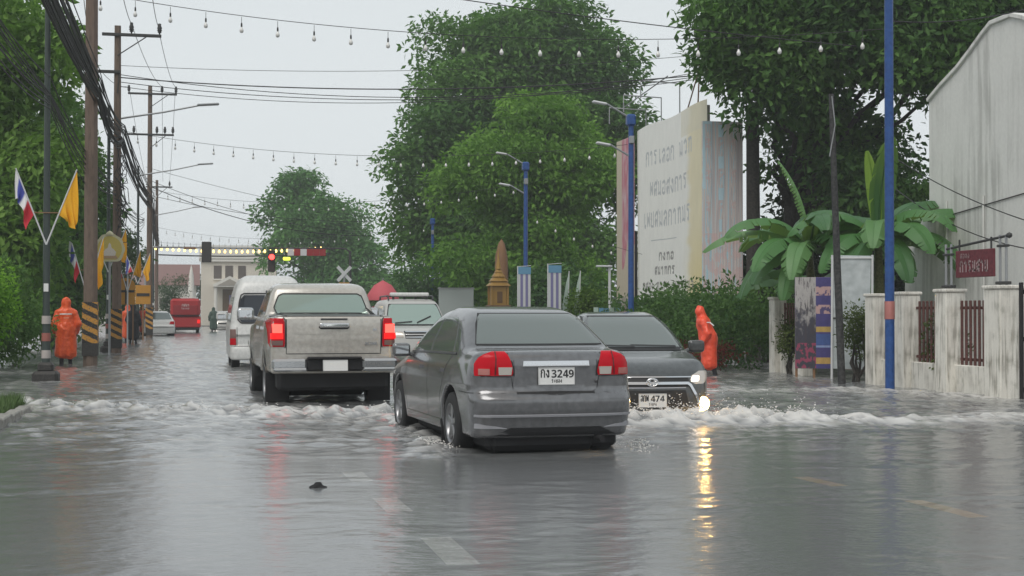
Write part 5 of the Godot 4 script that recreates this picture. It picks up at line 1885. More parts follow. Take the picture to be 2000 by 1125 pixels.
func lamp_post(label: String, at: Vector3, h: float, flags: bool, arm: float, sd: int) -> Node3D:
	var t := thing("lamp_post", label, "lamp post", at)
	var mb := MB.new()
	mb.tube([Vector3(0, -0.3, 0), Vector3(0, 0.5, 0), Vector3(0, 1.4, 0), Vector3(0, h, 0)], [0.085, 0.085, 0.07, 0.05], 12)
	obj("post", mb, M.post_green, t)
	mb = MB.new()
	mb.box(Vector3(0, 0.1, 0), Vector3(0.5, 0.3, 0.5), 0.06)
	mb.box(Vector3(0, 0.32, 0), Vector3(0.3, 0.2, 0.3), 0.05)
	obj("base", mb, M.black_paint, t)
	for k in 3:
		mb = MB.new()
		mb.lathe([Vector2(0.083, 0.5 + k * 0.34), Vector2(0.089, 0.5 + k * 0.34), Vector2(0.087, 0.66 + k * 0.34), Vector2(0.08, 0.66 + k * 0.34)], 12)
		obj("paint_band", mb, [M.band_white, M.band_red, M.band_white][k], t)
	mb = MB.new()
	mb.box(Vector3(0.0, 1.9, 0.07), Vector3(0.09, 0.16, 0.01), 0.002)
	obj("sticker", mb, M.plate, t)
	if flags:
		flag_set(t, 2.75, 0.58, 1.5, sd)
	if arm > 0.0:
		mb = MB.new()
		mb.tube([Vector3(0, h - 0.5, 0), Vector3(0.5, h - 0.38, 0), Vector3(arm * 0.6, h - 0.15, 0), Vector3(arm, h + 0.12, 0)], [0.035, 0.034, 0.03, 0.028], 8)
		obj("lamp_arm", mb, M.galv, t)
		mb = MB.new()
		mb.box(Vector3(arm + 0.3, h + 0.16, 0), Vector3(0.75, 0.07, 0.24), 0.03, Basis(Vector3(0, 0, 1), 0.08))
		obj("lamp_head", mb, M.galv, t)
	return t

func blue_post(label: String, at: Vector3, h: float, arms: bool) -> Node3D:
	var t := thing("blue_lamp_post", label, "lamp post", at, 0.0, "blue lamp posts along the right pavement")
	var mb := MB.new()
	mb.tube([Vector3(0, -0.3, 0), Vector3(0, 2.0, 0), Vector3(0.01, h, 0)], [0.085, 0.085, 0.075], 14)
	obj("post", mb, M.blue, t)
	mb = MB.new()
	mb.box(Vector3(0, h - 0.05, 0), Vector3(0.26, 0.34, 0.26), 0.05)
	obj("post_head", mb, M.blue, t)
	mb = MB.new()
	mb.box(Vector3(0, h - 0.62, 0.09), Vector3(0.14, 0.22, 0.1), 0.02)
	obj("junction_box", mb, M.galv, t)
	if arms:
		var s := -1.0
		for yy: Array in [[h, 1.0, 0.42], [h - 1.1, 0.85, 0.35]]:
			mb = MB.new()
			var pts := []
			for k in 9:
				var a := PI / 2 * k / 8.0
				pts.append(Vector3(-sin(a) * yy[1] * 0.75, yy[0] + (1.0 - cos(a)) * -0.0 + sin(a) * yy[2], 0))
			mb.tube(pts, [0.03, 0.03, 0.028, 0.026], 7)
			obj("lamp_arm", mb, M.galv, t)
			mb = MB.new()
			mb.box(pts[8] + Vector3(-0.18, 0.0, 0), Vector3(0.42, 0.07, 0.16), 0.025, Basis(Vector3(0, 0, 1), -0.15))
			obj("lamp_head", mb, M.white_metal, t)
	return t

# a festoon of bulbs between two points
var bulb_meshes := []
func string_lights(label: String, a: Vector3, b: Vector3, sag: float, n: int, lit: bool, skip := 0.0) -> void:
	var t := thing("string_lights", label, "string lights", a, 0.0, "festoons across the road")
	if bulb_meshes.is_empty():
		var so := MB.new()
		so.lathe([Vector2(0.0, 0.0), Vector2(0.016, 0.0), Vector2(0.02, -0.03), Vector2(0.02, -0.09), Vector2(0.014, -0.1)], 8)
		so.tube([Vector3(0, 0.14, 0), Vector3(0, -0.01, 0)], [0.006], 5)
		var bu := MB.new()
		bu.lathe([Vector2(0.016, -0.09), Vector2(0.02, -0.11), Vector2(0.042, -0.15), Vector2(0.046, -0.18), Vector2(0.036, -0.22), Vector2(0.0, -0.235)], 10)
		bulb_meshes = [so.mesh(M.socket), bu.mesh(M.bulb), bu.mesh(M.bulb_lit)]
	var rel := b - a
	obj("cable", wire([Vector3.ZERO, rel], sag, 0.007, 30), M.cable, t)
	for k in n:
		var f := (k + 0.5) / n
		if f < skip:
			continue
		var p := rel * f - Vector3.UP * (sag * 4.0 * f * (1.0 - f) + 0.14)
		var o := put("bulb", bulb_meshes[2 if lit else 1], t, Transform3D(Basis.from_scale(Vector3.ONE * (1.8 if lit else 0.85)), p))
		put("socket", bulb_meshes[0], o)

func build_street() -> void:
	M.pole_conc = wall_mat(stained(Color(0.17, 0.122, 0.095), Color(0.07, 0.055, 0.045), 3, 0.7, 0.2, Color(0.08, 0.07, 0.05)), 1.6, 0.4)
	M.hazard = mat(Color.WHITE, 0.7)
	M.hazard.albedo_texture = hazard_tex()
	M.hazard.uv1_scale = Vector3(0.5, 2.0, 1)
	M.black_paint = tri_mat(mottle(Color(0.012, 0.012, 0.013), Color(0.05, 0.045, 0.04), 0.06, 4, 91, 256, 1.4), 1.5, 0.6)
	M.dark_pole = tri_mat(mottle(Color(0.015, 0.016, 0.018), Color(0.07, 0.07, 0.07), 0.05, 4, 93, 256), 0.9, 0.8)
	M.dark_iron = mat(lin(0.05, 0.05, 0.05), 0.6, 0.3)
	M.galv = mat(lin(0.34, 0.35, 0.36), 0.4, 0.6)
	M.white_metal = mat(lin(0.6, 0.61, 0.62), 0.4)
	M.rust = mat(lin(0.22, 0.12, 0.06), 0.8)
	M.post_green = mat(lin(0.045, 0.06, 0.055), 0.45, 0.2)
	M.band_white = mat(lin(0.4, 0.36, 0.34), 0.6)
	M.band_red = mat(lin(0.3, 0.1, 0.08), 0.6)
	M.blue = tri_mat(mottle(Color(0.01, 0.055, 0.2), Color(0.022, 0.085, 0.29), 0.04, 3, 17, 256), 0.8, 0.4)
	M.flag_cloth = mat(Color.WHITE, 0.7)
	M.flag_cloth.vertex_color_use_as_albedo = true
	M.flag_cloth.backlight_enabled = true
	M.flag_cloth.backlight = Color(0.45, 0.45, 0.45)
	M.cable = mat(lin(0.022, 0.022, 0.024), 0.6)
	M.socket = mat(lin(0.02, 0.02, 0.02), 0.5)
	M.bulb = mat(lin(0.7, 0.7, 0.68), 0.15)
	M.bulb.subsurf_scatter_enabled = false
	M.bulb_lit = glow(Color(1.0, 0.82, 0.42), 3.2, Color(0.9, 0.85, 0.7))
	# utility poles on the left pavement
	utility_pole("thick brown concrete utility pole with hazard stripes near the flag post", Vector3(-2.64, -0.04, -37.8), 11.5, 0.37, 0.3, [0.62, 1.66, 0.3], [[10.6, -0.4, 1.4, [0.5, 1.3]]])
	utility_pole("utility pole with one long crossarm, second from the camera", Vector3(-2.62, -0.04, -49.5), 10.95, 0.34, 0.22, [0.5, 1.5, 0.2], [[10.65, -0.5, 1.42, [0.45, 1.36]], [9.4, -0.9, 0.1, [-0.8]]])
	utility_pole("utility pole with two crossarms, farthest of the striped poles", Vector3(-2.4, -0.04, -76.0), 13.0, 0.36, 0.22, [0.5, 1.6, 0.2], [[12.6, -1.1, 1.35, [-1.05, 0.6, 1.3]], [10.5, -1.15, 1.2, [-0.8, 0.35, 0.75, 1.15]]])
	utility_pole("distant thin utility pole beyond the double-armed one", Vector3(-2.9, -0.04, -108.0), 11.0, 0.3, 0.2, [], [[10.5, -0.8, 1.1, [-0.6, 0.9]]])
	# lamp posts with flags
	lamp_post("dark green lamp post with a striped and a yellow flag, nearest on the left", Vector3(-2.92, -0.04, -29.75), 8.3, true, 0.0, 3)
	lamp_post("dark green lamp post behind the golden crest sign", Vector3(-2.95, -0.04, -50.5), 8.4, true, 3.0, 8)
	lamp_post("lamp post with long arm beside the double-armed utility pole", Vector3(-2.82, -0.04, -72), 8.5, true, 2.9, 12)
	lamp_post("farthest lamp post with a long arm on the left", Vector3(-2.96, -0.04, -102), 8.5, false, 2.7, 16)
	# extra flags further on
	var ex := thing("flag_stand", "short stand with yellow flags before the orange workers", "flag", Vector3(-2.75, -0.04, -60))
	var mb := MB.new()
	mb.tube([Vector3(0, -0.2, 0), Vector3(0, 3.0, 0)], [0.03], 8)
	obj("post", mb, M.white_metal, ex)
	flag_set(ex, 2.2, 0.5, 1.7, 31)
	ex = thing("flag_stand", "short stand with flags just behind the thick brown pole", "flag", Vector3(-3.0, -0.04, -41.5))
	mb = MB.new()
	mb.tube([Vector3(0, -0.2, 0), Vector3(0, 2.6, 0)], [0.03], 8)
	obj("post", mb, M.white_metal, ex)
	flag_set(ex, 1.9, 0.45, 1.6, 57)
	# golden crest on its post
	var cr := thing("crest_sign", "golden royal crest sign on a post right of the thick brown pole", "sign", Vector3(-2.74, -0.04, -47.6))
	mb = MB.new()
	mb.tube([Vector3(0, -0.3, -0.05), Vector3(0, 3.1, -0.05)], [0.035], 8)
	obj("post", mb, M.galv, cr)
	var poly := PackedVector2Array()
	for k in 36:
		var a := TAU * k / 36
		var r := 0.5 + 0.015 * cos(a * 9)
		poly.append(Vector2(cos(a) * r * 0.93, maxf(sin(a) * r, -0.4)))
	mb = MB.new()
	mb.prism(poly, -0.02, 0.02)
	obj("rim", mb, M.crest_rim, cr, Transform3D(Basis(), Vector3(0, 3.42, 0)))
	poly = PackedVector2Array()
	for k in 36:
		var a := TAU * k / 36
		poly.append(Vector2(cos(a) * 0.38, maxf(sin(a) * 0.41, -0.34)))
	mb = MB.new()
	mb.prism(poly, 0.0, 0.035)
	obj("crest_face", mb, M.crest_face, cr, Transform3D(Basis(), Vector3(0, 3.42, 0)))
	mb = MB.new()
	mb.prism(PackedVector2Array([Vector2(-0.17, -0.2), Vector2(0.17, -0.2), Vector2(0.2, -0.08), Vector2(0.12, 0.02), Vector2(0.06, 0.05), Vector2(0.04, 0.16), Vector2(0, 0.22), Vector2(-0.04, 0.16), Vector2(-0.06, 0.05), Vector2(-0.12, 0.02), Vector2(-0.2, -0.08)]), 0.03, 0.055)
	obj("emblem", mb, M.crest_mid, cr, Transform3D(Basis(), Vector3(0, 3.4, 0)))
	mb = MB.new()
	mb.prism(PackedVector2Array([Vector2(-0.26, -0.3), Vector2(0.26, -0.3), Vector2(0.2, -0.2), Vector2(-0.2, -0.2)]), 0.03, 0.05)
	obj("ribbon", mb, M.crest_low, cr, Transform3D(Basis(), Vector3(0, 3.41, 0)))
	mb = MB.new()
	mb.lathe([Vector2(0.0, 0.15), Vector2(0.05, 0.12), Vector2(0.11, 0.07), Vector2(0.12, 0.02), Vector2(0.1, 0.0)], 12)
	obj("crown", mb, M.crest_rim, cr, Transform3D(Basis(), Vector3(0, 3.86, 0)))
	# blue posts on the right
	blue_post("nearest blue lamp post, in front of the weathered wall and fence", Vector3(12.1, -0.05, -23.6), 9.2, true)
	blue_post("blue lamp post in front of the billboard", Vector3(12.1, -0.05, -39.25), 6.95, true)
	blue_post("blue lamp post beside the golden shrine", Vector3(12.1, -0.05, -52.7), 6.95, true)
	blue_post("farthest blue lamp post, in front of the tallest tree", Vector3(12.1, -0.05, -74.6), 6.2, false)
	mb = MB.new()
	mb.lathe([Vector2(0.087, 1.3), Vector2(0.093, 1.3), Vector2(0.093, 1.62), Vector2(0.087, 1.62)], 14)
	obj("sticker", mb, M.pink_lens, get_node("blue_lamp_post"))
	# dark leaning pole with broken wire
	var bp := thing("thin_dark_pole", "thin dark leaning concrete pole in front of the white panel", "pole", Vector3(12.06, -0.05, -25.45))
	mb = MB.new()
	mb.tube([Vector3(0, -0.3, 0), Vector3(-0.1, 2.4, 0), Vector3(-0.21, 5.6, 0)], [0.075, 0.068, 0.05], 10)
	obj("shaft", mb, M.dark_pole, bp)
	mb = MB.new()
	mb.tube([Vector3(-0.26, 4.4, 0.03), Vector3(-0.16, 5.0, 0.06), Vector3(-0.22, 5.55, 0.05)], [0.012], 6)
	obj("conduit", mb, M.galv, bp)
	# festoons
	string_lights("nearest festoon of bulbs, across the top to the near blue post", Vector3(-2.9, 7.9, -29.75), Vector3(12.0, 6.45, -23.6), 0.55, 22, false)
	string_lights("second festoon of bulbs, to the blue post at the billboard", Vector3(-2.9, 7.6, -50.5), Vector3(12.0, 6.15, -39.25), 0.6, 24, false)
	string_lights("third festoon of bulbs, to the blue post by the shrine", Vector3(-2.8, 7.4, -72), Vector3(12.0, 6.2, -52.7), 0.75, 26, false)
	string_lights("fourth festoon of bulbs, to the farthest blue post", Vector3(-2.9, 7.2, -102), Vector3(12.0, 5.95, -74.6), 0.8, 26, false)
	string_lights("short festoon of bulbs sloping down right behind the shrine", Vector3(12.2, 5.2, -52.7), Vector3(17.2, 3.2, -50), 0.25, 8, false)
	string_lights("festoon of lit yellow bulbs across the far crossing", Vector3(-3.1, 6.3, -105), Vector3(9.0, 6.4, -105), 0.25, 30, true)
	# cables
	rng.seed = 9
	var cb := thing("cable_bundle", "thick tangled bundle of black cables running along the utility poles", "cables", Vector3(-2.62, 0, -37.8))
	for k in 26:
		mb = MB.new()
		var j := func(s: float) -> Vector3: return Vector3(rng.randfn() * s * 0.8, rng.randfn() * s, 0)
		var y := 7.0 + rng.randfn() * 0.22
		wire_to(mb, [Vector3(0.12, y + 0.6, 27) + j.call(0.08), Vector3(0.16, y, 0) + j.call(0.06), Vector3(0.1, y + 0.3, -11.6) + j.call(0.1), Vector3(0.3, y + 0.1, -38) + j.call(0.12), Vector3(-0.2, y - 0.5, -70) + j.call(0.1)], rng.randf_range(0.15, 0.5), rng.randf_range(0.012, 0.022), 10)
		obj("cable", mb, M.cable, cb)
	var cl := thing("lower_cable_bundle", "lower loose cables sagging past the left flag post", "cables", Vector3(-2.95, 0, -29.75))
	for k in 10:
		mb = MB.new()
		var y := 5.6 + rng.randfn() * 0.16
		wire_to(mb, [Vector3(0, y + 0.5, 20), Vector3(0.08, y, 0), Vector3(0.3, y - 0.3 + rng.randfn() * 0.2, -20), Vector3(0.3, y + 0.4, -46)], rng.randf_range(0.2, 0.6), 0.012, 10)
		obj("cable", mb, M.cable, cl)
	# slack coils hanging from the second and third poles
	var sc := thing("slack_cables", "slack coils of cable hanging from the second utility pole", "cables", Vector3(-2.5, 0, -49.2))
	for k in 7:
		var ring := []
		var r := rng.randf_range(0.25, 0.55)
		for i in 15:
			var a := TAU * i / 14.0
			ring.append(Vector3(0.1 * sin(a * 2 + k) + rng.randf_range(-0.1, 0.2), 6.3 + rng.randfn() * 0.1 - k * 0.35 + cos(a) * r * 1.4, 0.2 + sin(a) * r * 0.5))
		mb = MB.new()
		mb.tube(ring, [0.014], 5)
		obj("cable", mb, M.cable, sc)
	# high tension lines down the road
	var hv := 0
	for a: Array in [[1.33, 10.95, 1.3, 10.98, 1.27, 12.95], [0.5, 10.95, 0.45, 10.98, 0.6, 12.95], [-0.35, 10.9, -0.8, 9.75, -1.05, 12.95]]:
		var w := obj("power_line", wire([Vector3(-2.6 + a[0], a[1] + 0.4, -8), Vector3(-2.64 + a[0], a[1], -37.7), Vector3(-2.62 + a[2], a[3], -49.4), Vector3(-2.4 + a[4], a[5], -75.9), Vector3(-2.9 + a[4] * 0.7, 10.85, -108)], 0.35, 0.011, 10), M.cable)
		meta(w, ["power line on the road-side ends of the crossarms", "power line along the middle insulators of the crossarms", "power line on the tree-side ends of the crossarms"][hv], "cable", "power lines along the left side")
		hv += 1
	# lines over the road
	var over := [[Vector3(-2.6, 9.2, -49.5), Vector3(17.5, 9.25, -44), 0.5, 0.02], [Vector3(-2.6, 9.05, -49.5), Vector3(17.5, 9.2, -44), 0.75, 0.013], [Vector3(-2.6, 9.3, -49.5), Vector3(17.5, 9.3, -44), 0.85, 0.013], [Vector3(-2.6, 8.9, -49.5), Vector3(17.5, 9.5, -44), 0.9, 0.011], [Vector3(-2.6, 9.6, -49.5), Vector3(17.5, 9.9, -44), 0.4, 0.009], [Vector3(-2.6, 10.9, -37.8), Vector3(17.5, 8.6, -36), 0.25, 0.014], [Vector3(-2.6, 8.2, -76), Vector3(9.5, 5.8, -80), 0.6, 0.013], [Vector3(-2.6, 7.9, -76), Vector3(9.5, 5.6, -80), 0.7, 0.02], [Vector3(-2.6, 7.4, -76), Vector3(9.5, 6.4, -80), 0.4, 0.013], [Vector3(-2.6, 8.8, -76), Vector3(12.1, 5.8, -74.6), 0.3, 0.01], [Vector3(-2.6, 5.2, -100), Vector3(9.0, 5.4, -100), 0.15, 0.045]]
	var over_l := ["thickest of the cables crossing the road below the first festoon", "upper thin cable just under the thickest crossing cable", "deepest sagging of the crossing cables at the second pole", "thin cable crossing lowest on the left above the billboard", "faint highest cable from the second pole to the right tree", "single cable from the nearest pole across the top of the sky", "thin cable from the third pole down to the far small tree", "thick dark cable from the third pole to the far small tree", "flattest cable from the third pole to the far small tree", "thin cable from the third pole to the farthest blue post", "black bar-like cable across the road at the far crossing"]
	for i in over.size():
		var a: Array = over[i]
		var w := obj("overhead_cable", wire([a[0], a[1]], a[2], a[3], 24), M.cable)
		meta(w, over_l[i], "cable", "cables across the road")
	# service wires to the weathered building
	for a: Array in [[Vector3(12.1, 6.6, -23.6), Vector3(15.9, 7.3, -24.5), 0.15, "short wire from the near blue post up to the gable"], [Vector3(15.5, 4.9, -30), Vector3(15.4, 2.6, -22.0), 0.25, "upper wire sagging to the right across the weathered wall"], [Vector3(15.5, 4.2, -30), Vector3(15.4, 2.4, -22.0), 0.45, "lower wire sagging to the right across the weathered wall"]]:
		var w := obj("service_wire", wire([a[0], a[1]], a[2], 0.012, 20), M.cable)
		meta(w, a[3], "cable", "wires at the weathered wall")

# ---------------------------------------------------------------- right side: fence, boards, building
func build_right() -> void:
	M.cream = wall_mat(stained(Color(0.74, 0.72, 0.66), Color(0.3, 0.28, 0.24), 31, 0.6, 0.4), 0.45, 0.4)
	M.greywall = wall_mat(stained(Color(0.68, 0.685, 0.66), Color(0.36, 0.36, 0.34), 57, 0.34, 0.4, Color(0.42, 0.42, 0.38)), 0.13, 0.1)
	M.maroon_bar = tri_mat(mottle(Color(0.06, 0.02, 0.018), Color(0.14, 0.05, 0.04), 0.06, 3, 23, 256), 1.2, 0.7)
	var f := thing("concrete_fence", "cream concrete pillar fence with maroon bars on the right", "fence", Vector3(12.6, -0.05, -25))
	var pil := [[20.9, 0.5, 1.8, 0.5], [22.65, 0.38, 1.77, 0.4], [24.2, 0.36, 1.74, 0.38], [25.35, 0.36, 1.72, 0.38], [28.75, 0.26, 1.75, 0.3], [30.2, 0.3, 1.7, 0.32]]
	for i in pil.size():
		var p: Array = pil[i]
		var mb := MB.new()
		mb.box(Vector3(0.15, p[2] / 2 - 0.15, 25 - p[0]), Vector3(p[1], p[2] + 0.3, p[3]), 0.02)
		obj("pillar", mb, M.cream, f)
		mb = MB.new()
		mb.box(Vector3(0.15, p[2] + 0.03, 25 - p[0]), Vector3(p[1] + 0.05, 0.06, p[3] + 0.05), 0.015)
		obj("pillar_cap", mb, M.cream, f)
	for w: Array in [[20.9, 22.65], [22.65, 24.2], [24.2, 25.35], [28.75, 30.2]]:
		var mb := MB.new()
		var z: float = 25.0 - (w[0] + w[1]) / 2
		mb.box(Vector3(0.2, 0.1, z), Vector3(0.16, 0.85, w[1] - w[0] - 0.25), 0.015)
		obj("low_wall", mb, M.cream, f)
		var n := int((w[1] - w[0] - 0.45) / 0.14)
		for k in n:
			mb = MB.new()
			mb.box(Vector3(0.2, 1.05, 25.0 - w[0] - 0.32 - k * 0.14), Vector3(0.03, 1.15, 0.055), 0.006)
			obj("bar", mb, M.maroon_bar, f)
		for y: float in [0.62, 1.5]:
			mb = MB.new()
			mb.box(Vector3(0.24, y, z), Vector3(0.03, 0.05, w[1] - w[0] - 0.4), 0.006)
			obj("rail", mb, M.maroon_bar, f)
	# dark gate leaf at the right edge
	var gt := thing("metal_gate", "dark metal gate at the right edge of the picture", "gate", Vector3(12.75, -0.05, -20.5))
	for k in 9:
		var mb := MB.new()
		mb.box(Vector3(0.02 * k, 0.95, 0.05 + k * 0.16), Vector3(0.03, 1.9, 0.1), 0.008)
		obj("bar", mb, M.under, gt)
	for y: float in [0.2, 1.0, 1.75]:
		var mb := MB.new()
		mb.box(Vector3(0.12, y, 0.7), Vector3(0.04, 0.07, 1.5), 0.008, Basis(Vector3.UP, 0.12))
		obj("rail", mb, M.under, gt)
	# hanging maroon sign between two posts on the pillars
	var sg := thing("hanging_sign", "small maroon sign hanging from a dark frame on the fence pillars", "sign", Vector3(12.7, -0.05, -21.6))
	for z: Array in [[0.72, 1.86, 2.68], [-1.0, 1.83, 2.6]]:
		for dz: float in [-0.09, 0.09]:
			var mb := MB.new()
			mb.tube([Vector3(0, z[1], z[0] + dz), Vector3(0, z[2], z[0] + dz)], [0.022], 8)
			obj("post", mb, M.galv, sg)
		var cap := MB.new()
		cap.box(Vector3(0, z[1] + 0.04, z[0]), Vector3(0.12, 0.05, 0.3), 0.01)
		obj("post_collar", cap, M.dark_iron, sg)
		cap = MB.new()
		cap.box(Vector3(0, z[2] - 0.18, z[0]), Vector3(0.08, 0.04, 0.28), 0.01)
		obj("post_collar", cap, M.dark_iron, sg)
	var mb := MB.new()
	mb.tube([Vector3(0, 2.52, -1.05), Vector3(0, 2.66, 0.9)], [0.022], 8)
	mb.lathe([Vector2(0.0, -0.05), Vector2(0.04, -0.03), Vector2(0.05, 0.0), Vector2(0.04, 0.03), Vector2(0.0, 0.05)], 10, Transform3D(Basis(), Vector3(0, 2.66, 0.9)))
	obj("beam", mb, M.dark_iron, sg)
	for z: float in [-0.6, 0.4]:
		mb = MB.new()
		mb.box(Vector3(-0.02, 2.52, z), Vector3(0.025, 0.28, 0.03), 0.004)
		obj("hanger", mb, M.dark_iron, sg)
	mb = MB.new()
	mb.box(Vector3(-0.02, 2.24, -0.1), Vector3(0.04, 0.46, 1.2), 0.01)
	obj("board", mb, M.maroon, sg)
	var face := Transform3D(Basis(Vector3(0, 0, 1), Vector3(0, 1, 0), Vector3(-1, 0, 0)), Vector3(-0.045, 2.24, -0.1))
	letters(sg, face, ["ko", "aa", "ro", "no", "so", "aa", "yo"], -0.45, -0.13, 0.17, 0.13, 0.03, M.pale_letter)
	letters(sg, face, ["so", "o", "lo", "ngo"], -0.44, 0.1, 0.07, 0.08, 0.014, M.pale_letter)
	# poster on a frame
	var po := thing("poster", "torn colourful event poster on a frame against the fence", "poster", Vector3(12.52, -0.05, -27.75), -0.35)
	mb = MB.new()
	mb.box(Vector3(0, 1.2, -0.02), Vector3(0.78, 1.9, 0.03), 0.004)
	obj("panel", mb, M.poster, po)
	for x: float in [-0.36, 0.0, 0.36]:
		mb = MB.new()
		mb.box(Vector3(x, 0.15, -0.05), Vector3(0.05, 0.7, 0.04), 0.006)
		obj("leg", mb, M.rust, po)
	# leaning white panel
	var wpn := thing("blank_signboard", "tall white panel on a frame leaning behind the thin dark pole", "panel", Vector3(12.95, -0.05, -26.9), -0.3)
	mb = MB.new()
	mb.box(Vector3(0, 1.42, 0), Vector3(0.74, 2.3, 0.02), 0.004, Basis(Vector3(0, 0, 1), -0.02))
	obj("sheet", mb, M.pale_sheet, wpn)
	for x: float in [-0.4, 0.4]:
		mb = MB.new()
		mb.tube([Vector3(x, 0.0, 0.02), Vector3(x + 0.02, 2.58, 0.02)], [0.025], 8)
		obj("frame_tube", mb, M.white_metal, wpn)
	for y: float in [2.52, 1.3]:
		mb = MB.new()
		mb.box(Vector3(0, y, 0.02), Vector3(0.82, 0.035, 0.03), 0.006)
		obj("crossbar", mb, M.white_metal if y > 2 else M.dark_iron, wpn)
	# the weathered building: its shaped parapet wall runs along the road behind the fence
	var bl := thing("weathered_building", "tall weathered pale concrete wall with a shaped gable behind the fence at the right", "building", Vector3(16.0, -0.1, -26.3), PI / 2)
	# local x runs away down the road, local -z faces the road
	var g := PackedVector2Array([Vector2(3.0, 0), Vector2(3.0, 6.2), Vector2(2.45, 6.45), Vector2(1.75, 6.72), Vector2(1.2, 7.0), Vector2(0.75, 7.25), Vector2(0.4, 7.42), Vector2(-0.35, 7.44), Vector2(-0.8, 7.3), Vector2(-1.7, 6.9), Vector2(-3.0, 6.5), Vector2(-5.0, 6.2), Vector2(-5.0, 0)])
	mb = MB.new()
	mb.prism(g, 0.0, 0.25)
	obj("gable_wall", mb, M.greywall, bl)
	mb = MB.new()
	mb.box(Vector3(-1.0, 2.9, 3.2), Vector3(7.8, 5.8, 5.8), 0.02)
	obj("body", mb, M.greywall, bl)
	mb = MB.new()
	mb.box(Vector3(3.65, 1.95, 0.2), Vector3(1.25, 3.9, 0.3), 0.03)
	obj("side_wall", mb, M.greywall, bl)
	mb = MB.new()
	for i in range(1, 11):
		var a := g[i]
		var b := g[i + 1]
		var m := (a + b) / 2
		var ang := (b - a).angle()
		mb.box(Vector3(m.x, m.y + 0.02, 0.12), Vector3(a.distance_to(b) + 0.03, 0.09, 0.36), 0.01, Basis(Vector3(0, 0, 1), ang))
	obj("coping", mb, M.greywall, bl)
	for x: float in [2.2, 0.7]:
		mb = MB.new()
		mb.tube([Vector3(x, 1.2, -0.03), Vector3(x, 3.9, -0.03)], [0.025], 7)
		obj("downpipe", mb, M.greywall, bl)
	mb = MB.new()
	mb.tube([Vector3(3.0, 3.5, -0.02), Vector3(-4.0, 4.1, -0.02)], [0.012], 6)
	obj("wall_cable", mb, M.cable, bl)
	# billboard
	var bb := thing("billboard", "large white vinyl billboard with faded grey lettering facing the road", "billboard", Vector3(16.05, -0.1, -47.5))
	mb = MB.new()
	mb.box(Vector3(0.06, 5.05, 0.1), Vector3(0.1, 6.2, 7.3), 0.01)
	obj("main_panel", mb, M.board_back, bb)
	# vinyl skin with sagging top edge, drawn over the panel
	mb = MB.new()
	var ny := 20
	var nz := 24
	var base := mb.v.size()
	for j in ny + 1:
		for i in nz + 1:
			var u := float(i) / nz
			var v := float(j) / ny
			var top := 8.2 + 0.05 * sin(u * 9.0) + 0.1 * u
			var z := lerpf(-3.65, 3.85, u)
			mb.vert(Vector3(-0.03 + 0.03 * sin(u * 11.0 + v * 3.0) * (1.0 - v) , lerpf(1.95, top, v), z), Vector3(-1, 0, 0), Vector2(u, 1.0 - v))
	for j in ny:
		for i in nz:
			var a := base + j * (nz + 1) + i
			mb.tri(a, a + 1, a + nz + 2)
			mb.tri(a, a + nz + 2, a + nz + 1)
	obj("printed_vinyl", mb, M.vinyl, bb)
	for k in 4:
		mb = MB.new()
		mb.box(Vector3(0.3, 2.4, -3.2 + k * 2.1), Vector3(0.14, 5.4, 0.14), 0.01)
		obj("support", mb, M.dark_iron, bb)
	# lighting frames above the board
	for a: Array in [[-3.0, 8.9], [-1.2, 9.1], [0.8, 9.3]]:
		mb = MB.new()
		mb.tube([Vector3(0.1, 8.0, a[0]), Vector3(0.1, a[1], a[0]), Vector3(-1.3, a[1] + 0.05, a[0]), Vector3(-1.3, a[1] - 0.55, a[0])], [0.025], 6)
		obj("lamp_bracket", mb, M.galv, bb)
	mb = MB.new()
	mb.tube([Vector3(-0.6, 9.05, -3.4), Vector3(-0.6, 9.4, 1.6)], [0.022], 6)
	obj("bracket_rail", mb, M.galv, bb)
	for a: Array in [[Vector3(0.1, 8.1, 2.6), Vector3(0.1, 9.6, 2.8)], [Vector3(0.1, 9.3, 1.8), Vector3(0.2, 9.9, 4.6)], [Vector3(0.1, 8.3, 1.6), Vector3(0.1, 9.6, 2.9)], [Vector3(0.1, 9.6, 2.9), Vector3(0.2, 8.9, 4.4)]]:
		mb = MB.new()
		mb.tube([a[0], a[1]], [0.025], 6)
		obj("truss_bar", mb, M.rust, bb)
	# pink strip board behind it
	var pk := thing("pink_board", "narrow pink and white board at the left end of the billboard", "board", Vector3(16.0, -0.1, -52.6))
	mb = MB.new()
	mb.box(Vector3(0.0, 5.0, 0.0), Vector3(0.08, 6.15, 2.1), 0.01)
	obj("panel", mb, M.pink_vinyl, pk)
	for z: float in [-0.8, 0.8]:
		mb = MB.new()
		mb.box(Vector3(0.15, 2.2, z), Vector3(0.12, 4.6, 0.12), 0.01)
		obj("post", mb, M.dark_iron, pk)
	# streaked older board, edge on to the road
	var st := thing("streaked_board", "old board with rain-streaked peeling vinyl right of the billboard", "board", Vector3(16.1, -0.1, -42.9))
	mb = MB.new()
	mb.box(Vector3(0.15, 4.75, 0), Vector3(1.35, 5.5, 0.08), 0.01)
	obj("panel", mb, M.streaked, st)
	for k in 3:
		mb = MB.new()
		var x := -0.36 + k * 0.42
		mb.prism(PackedVector2Array([Vector2(x - 0.08, 7.4), Vector2(x + 0.1, 7.4), Vector2(x + 0.13, 5.6), Vector2(x + 0.05, 4.2), Vector2(x + 0.07, 3.1 + 0.4 * k), Vector2(x - 0.03, 3.5), Vector2(x - 0.06, 5.0)]), 0.05, 0.058)
		obj("vinyl_strip", mb, M.streaked, st)
	for x: float in [-0.4, 0.8]:
		mb = MB.new()
		mb.box(Vector3(x, 2.0, -0.1), Vector3(0.12, 4.4, 0.1), 0.01)
		obj("post", mb, M.dark_iron, st)
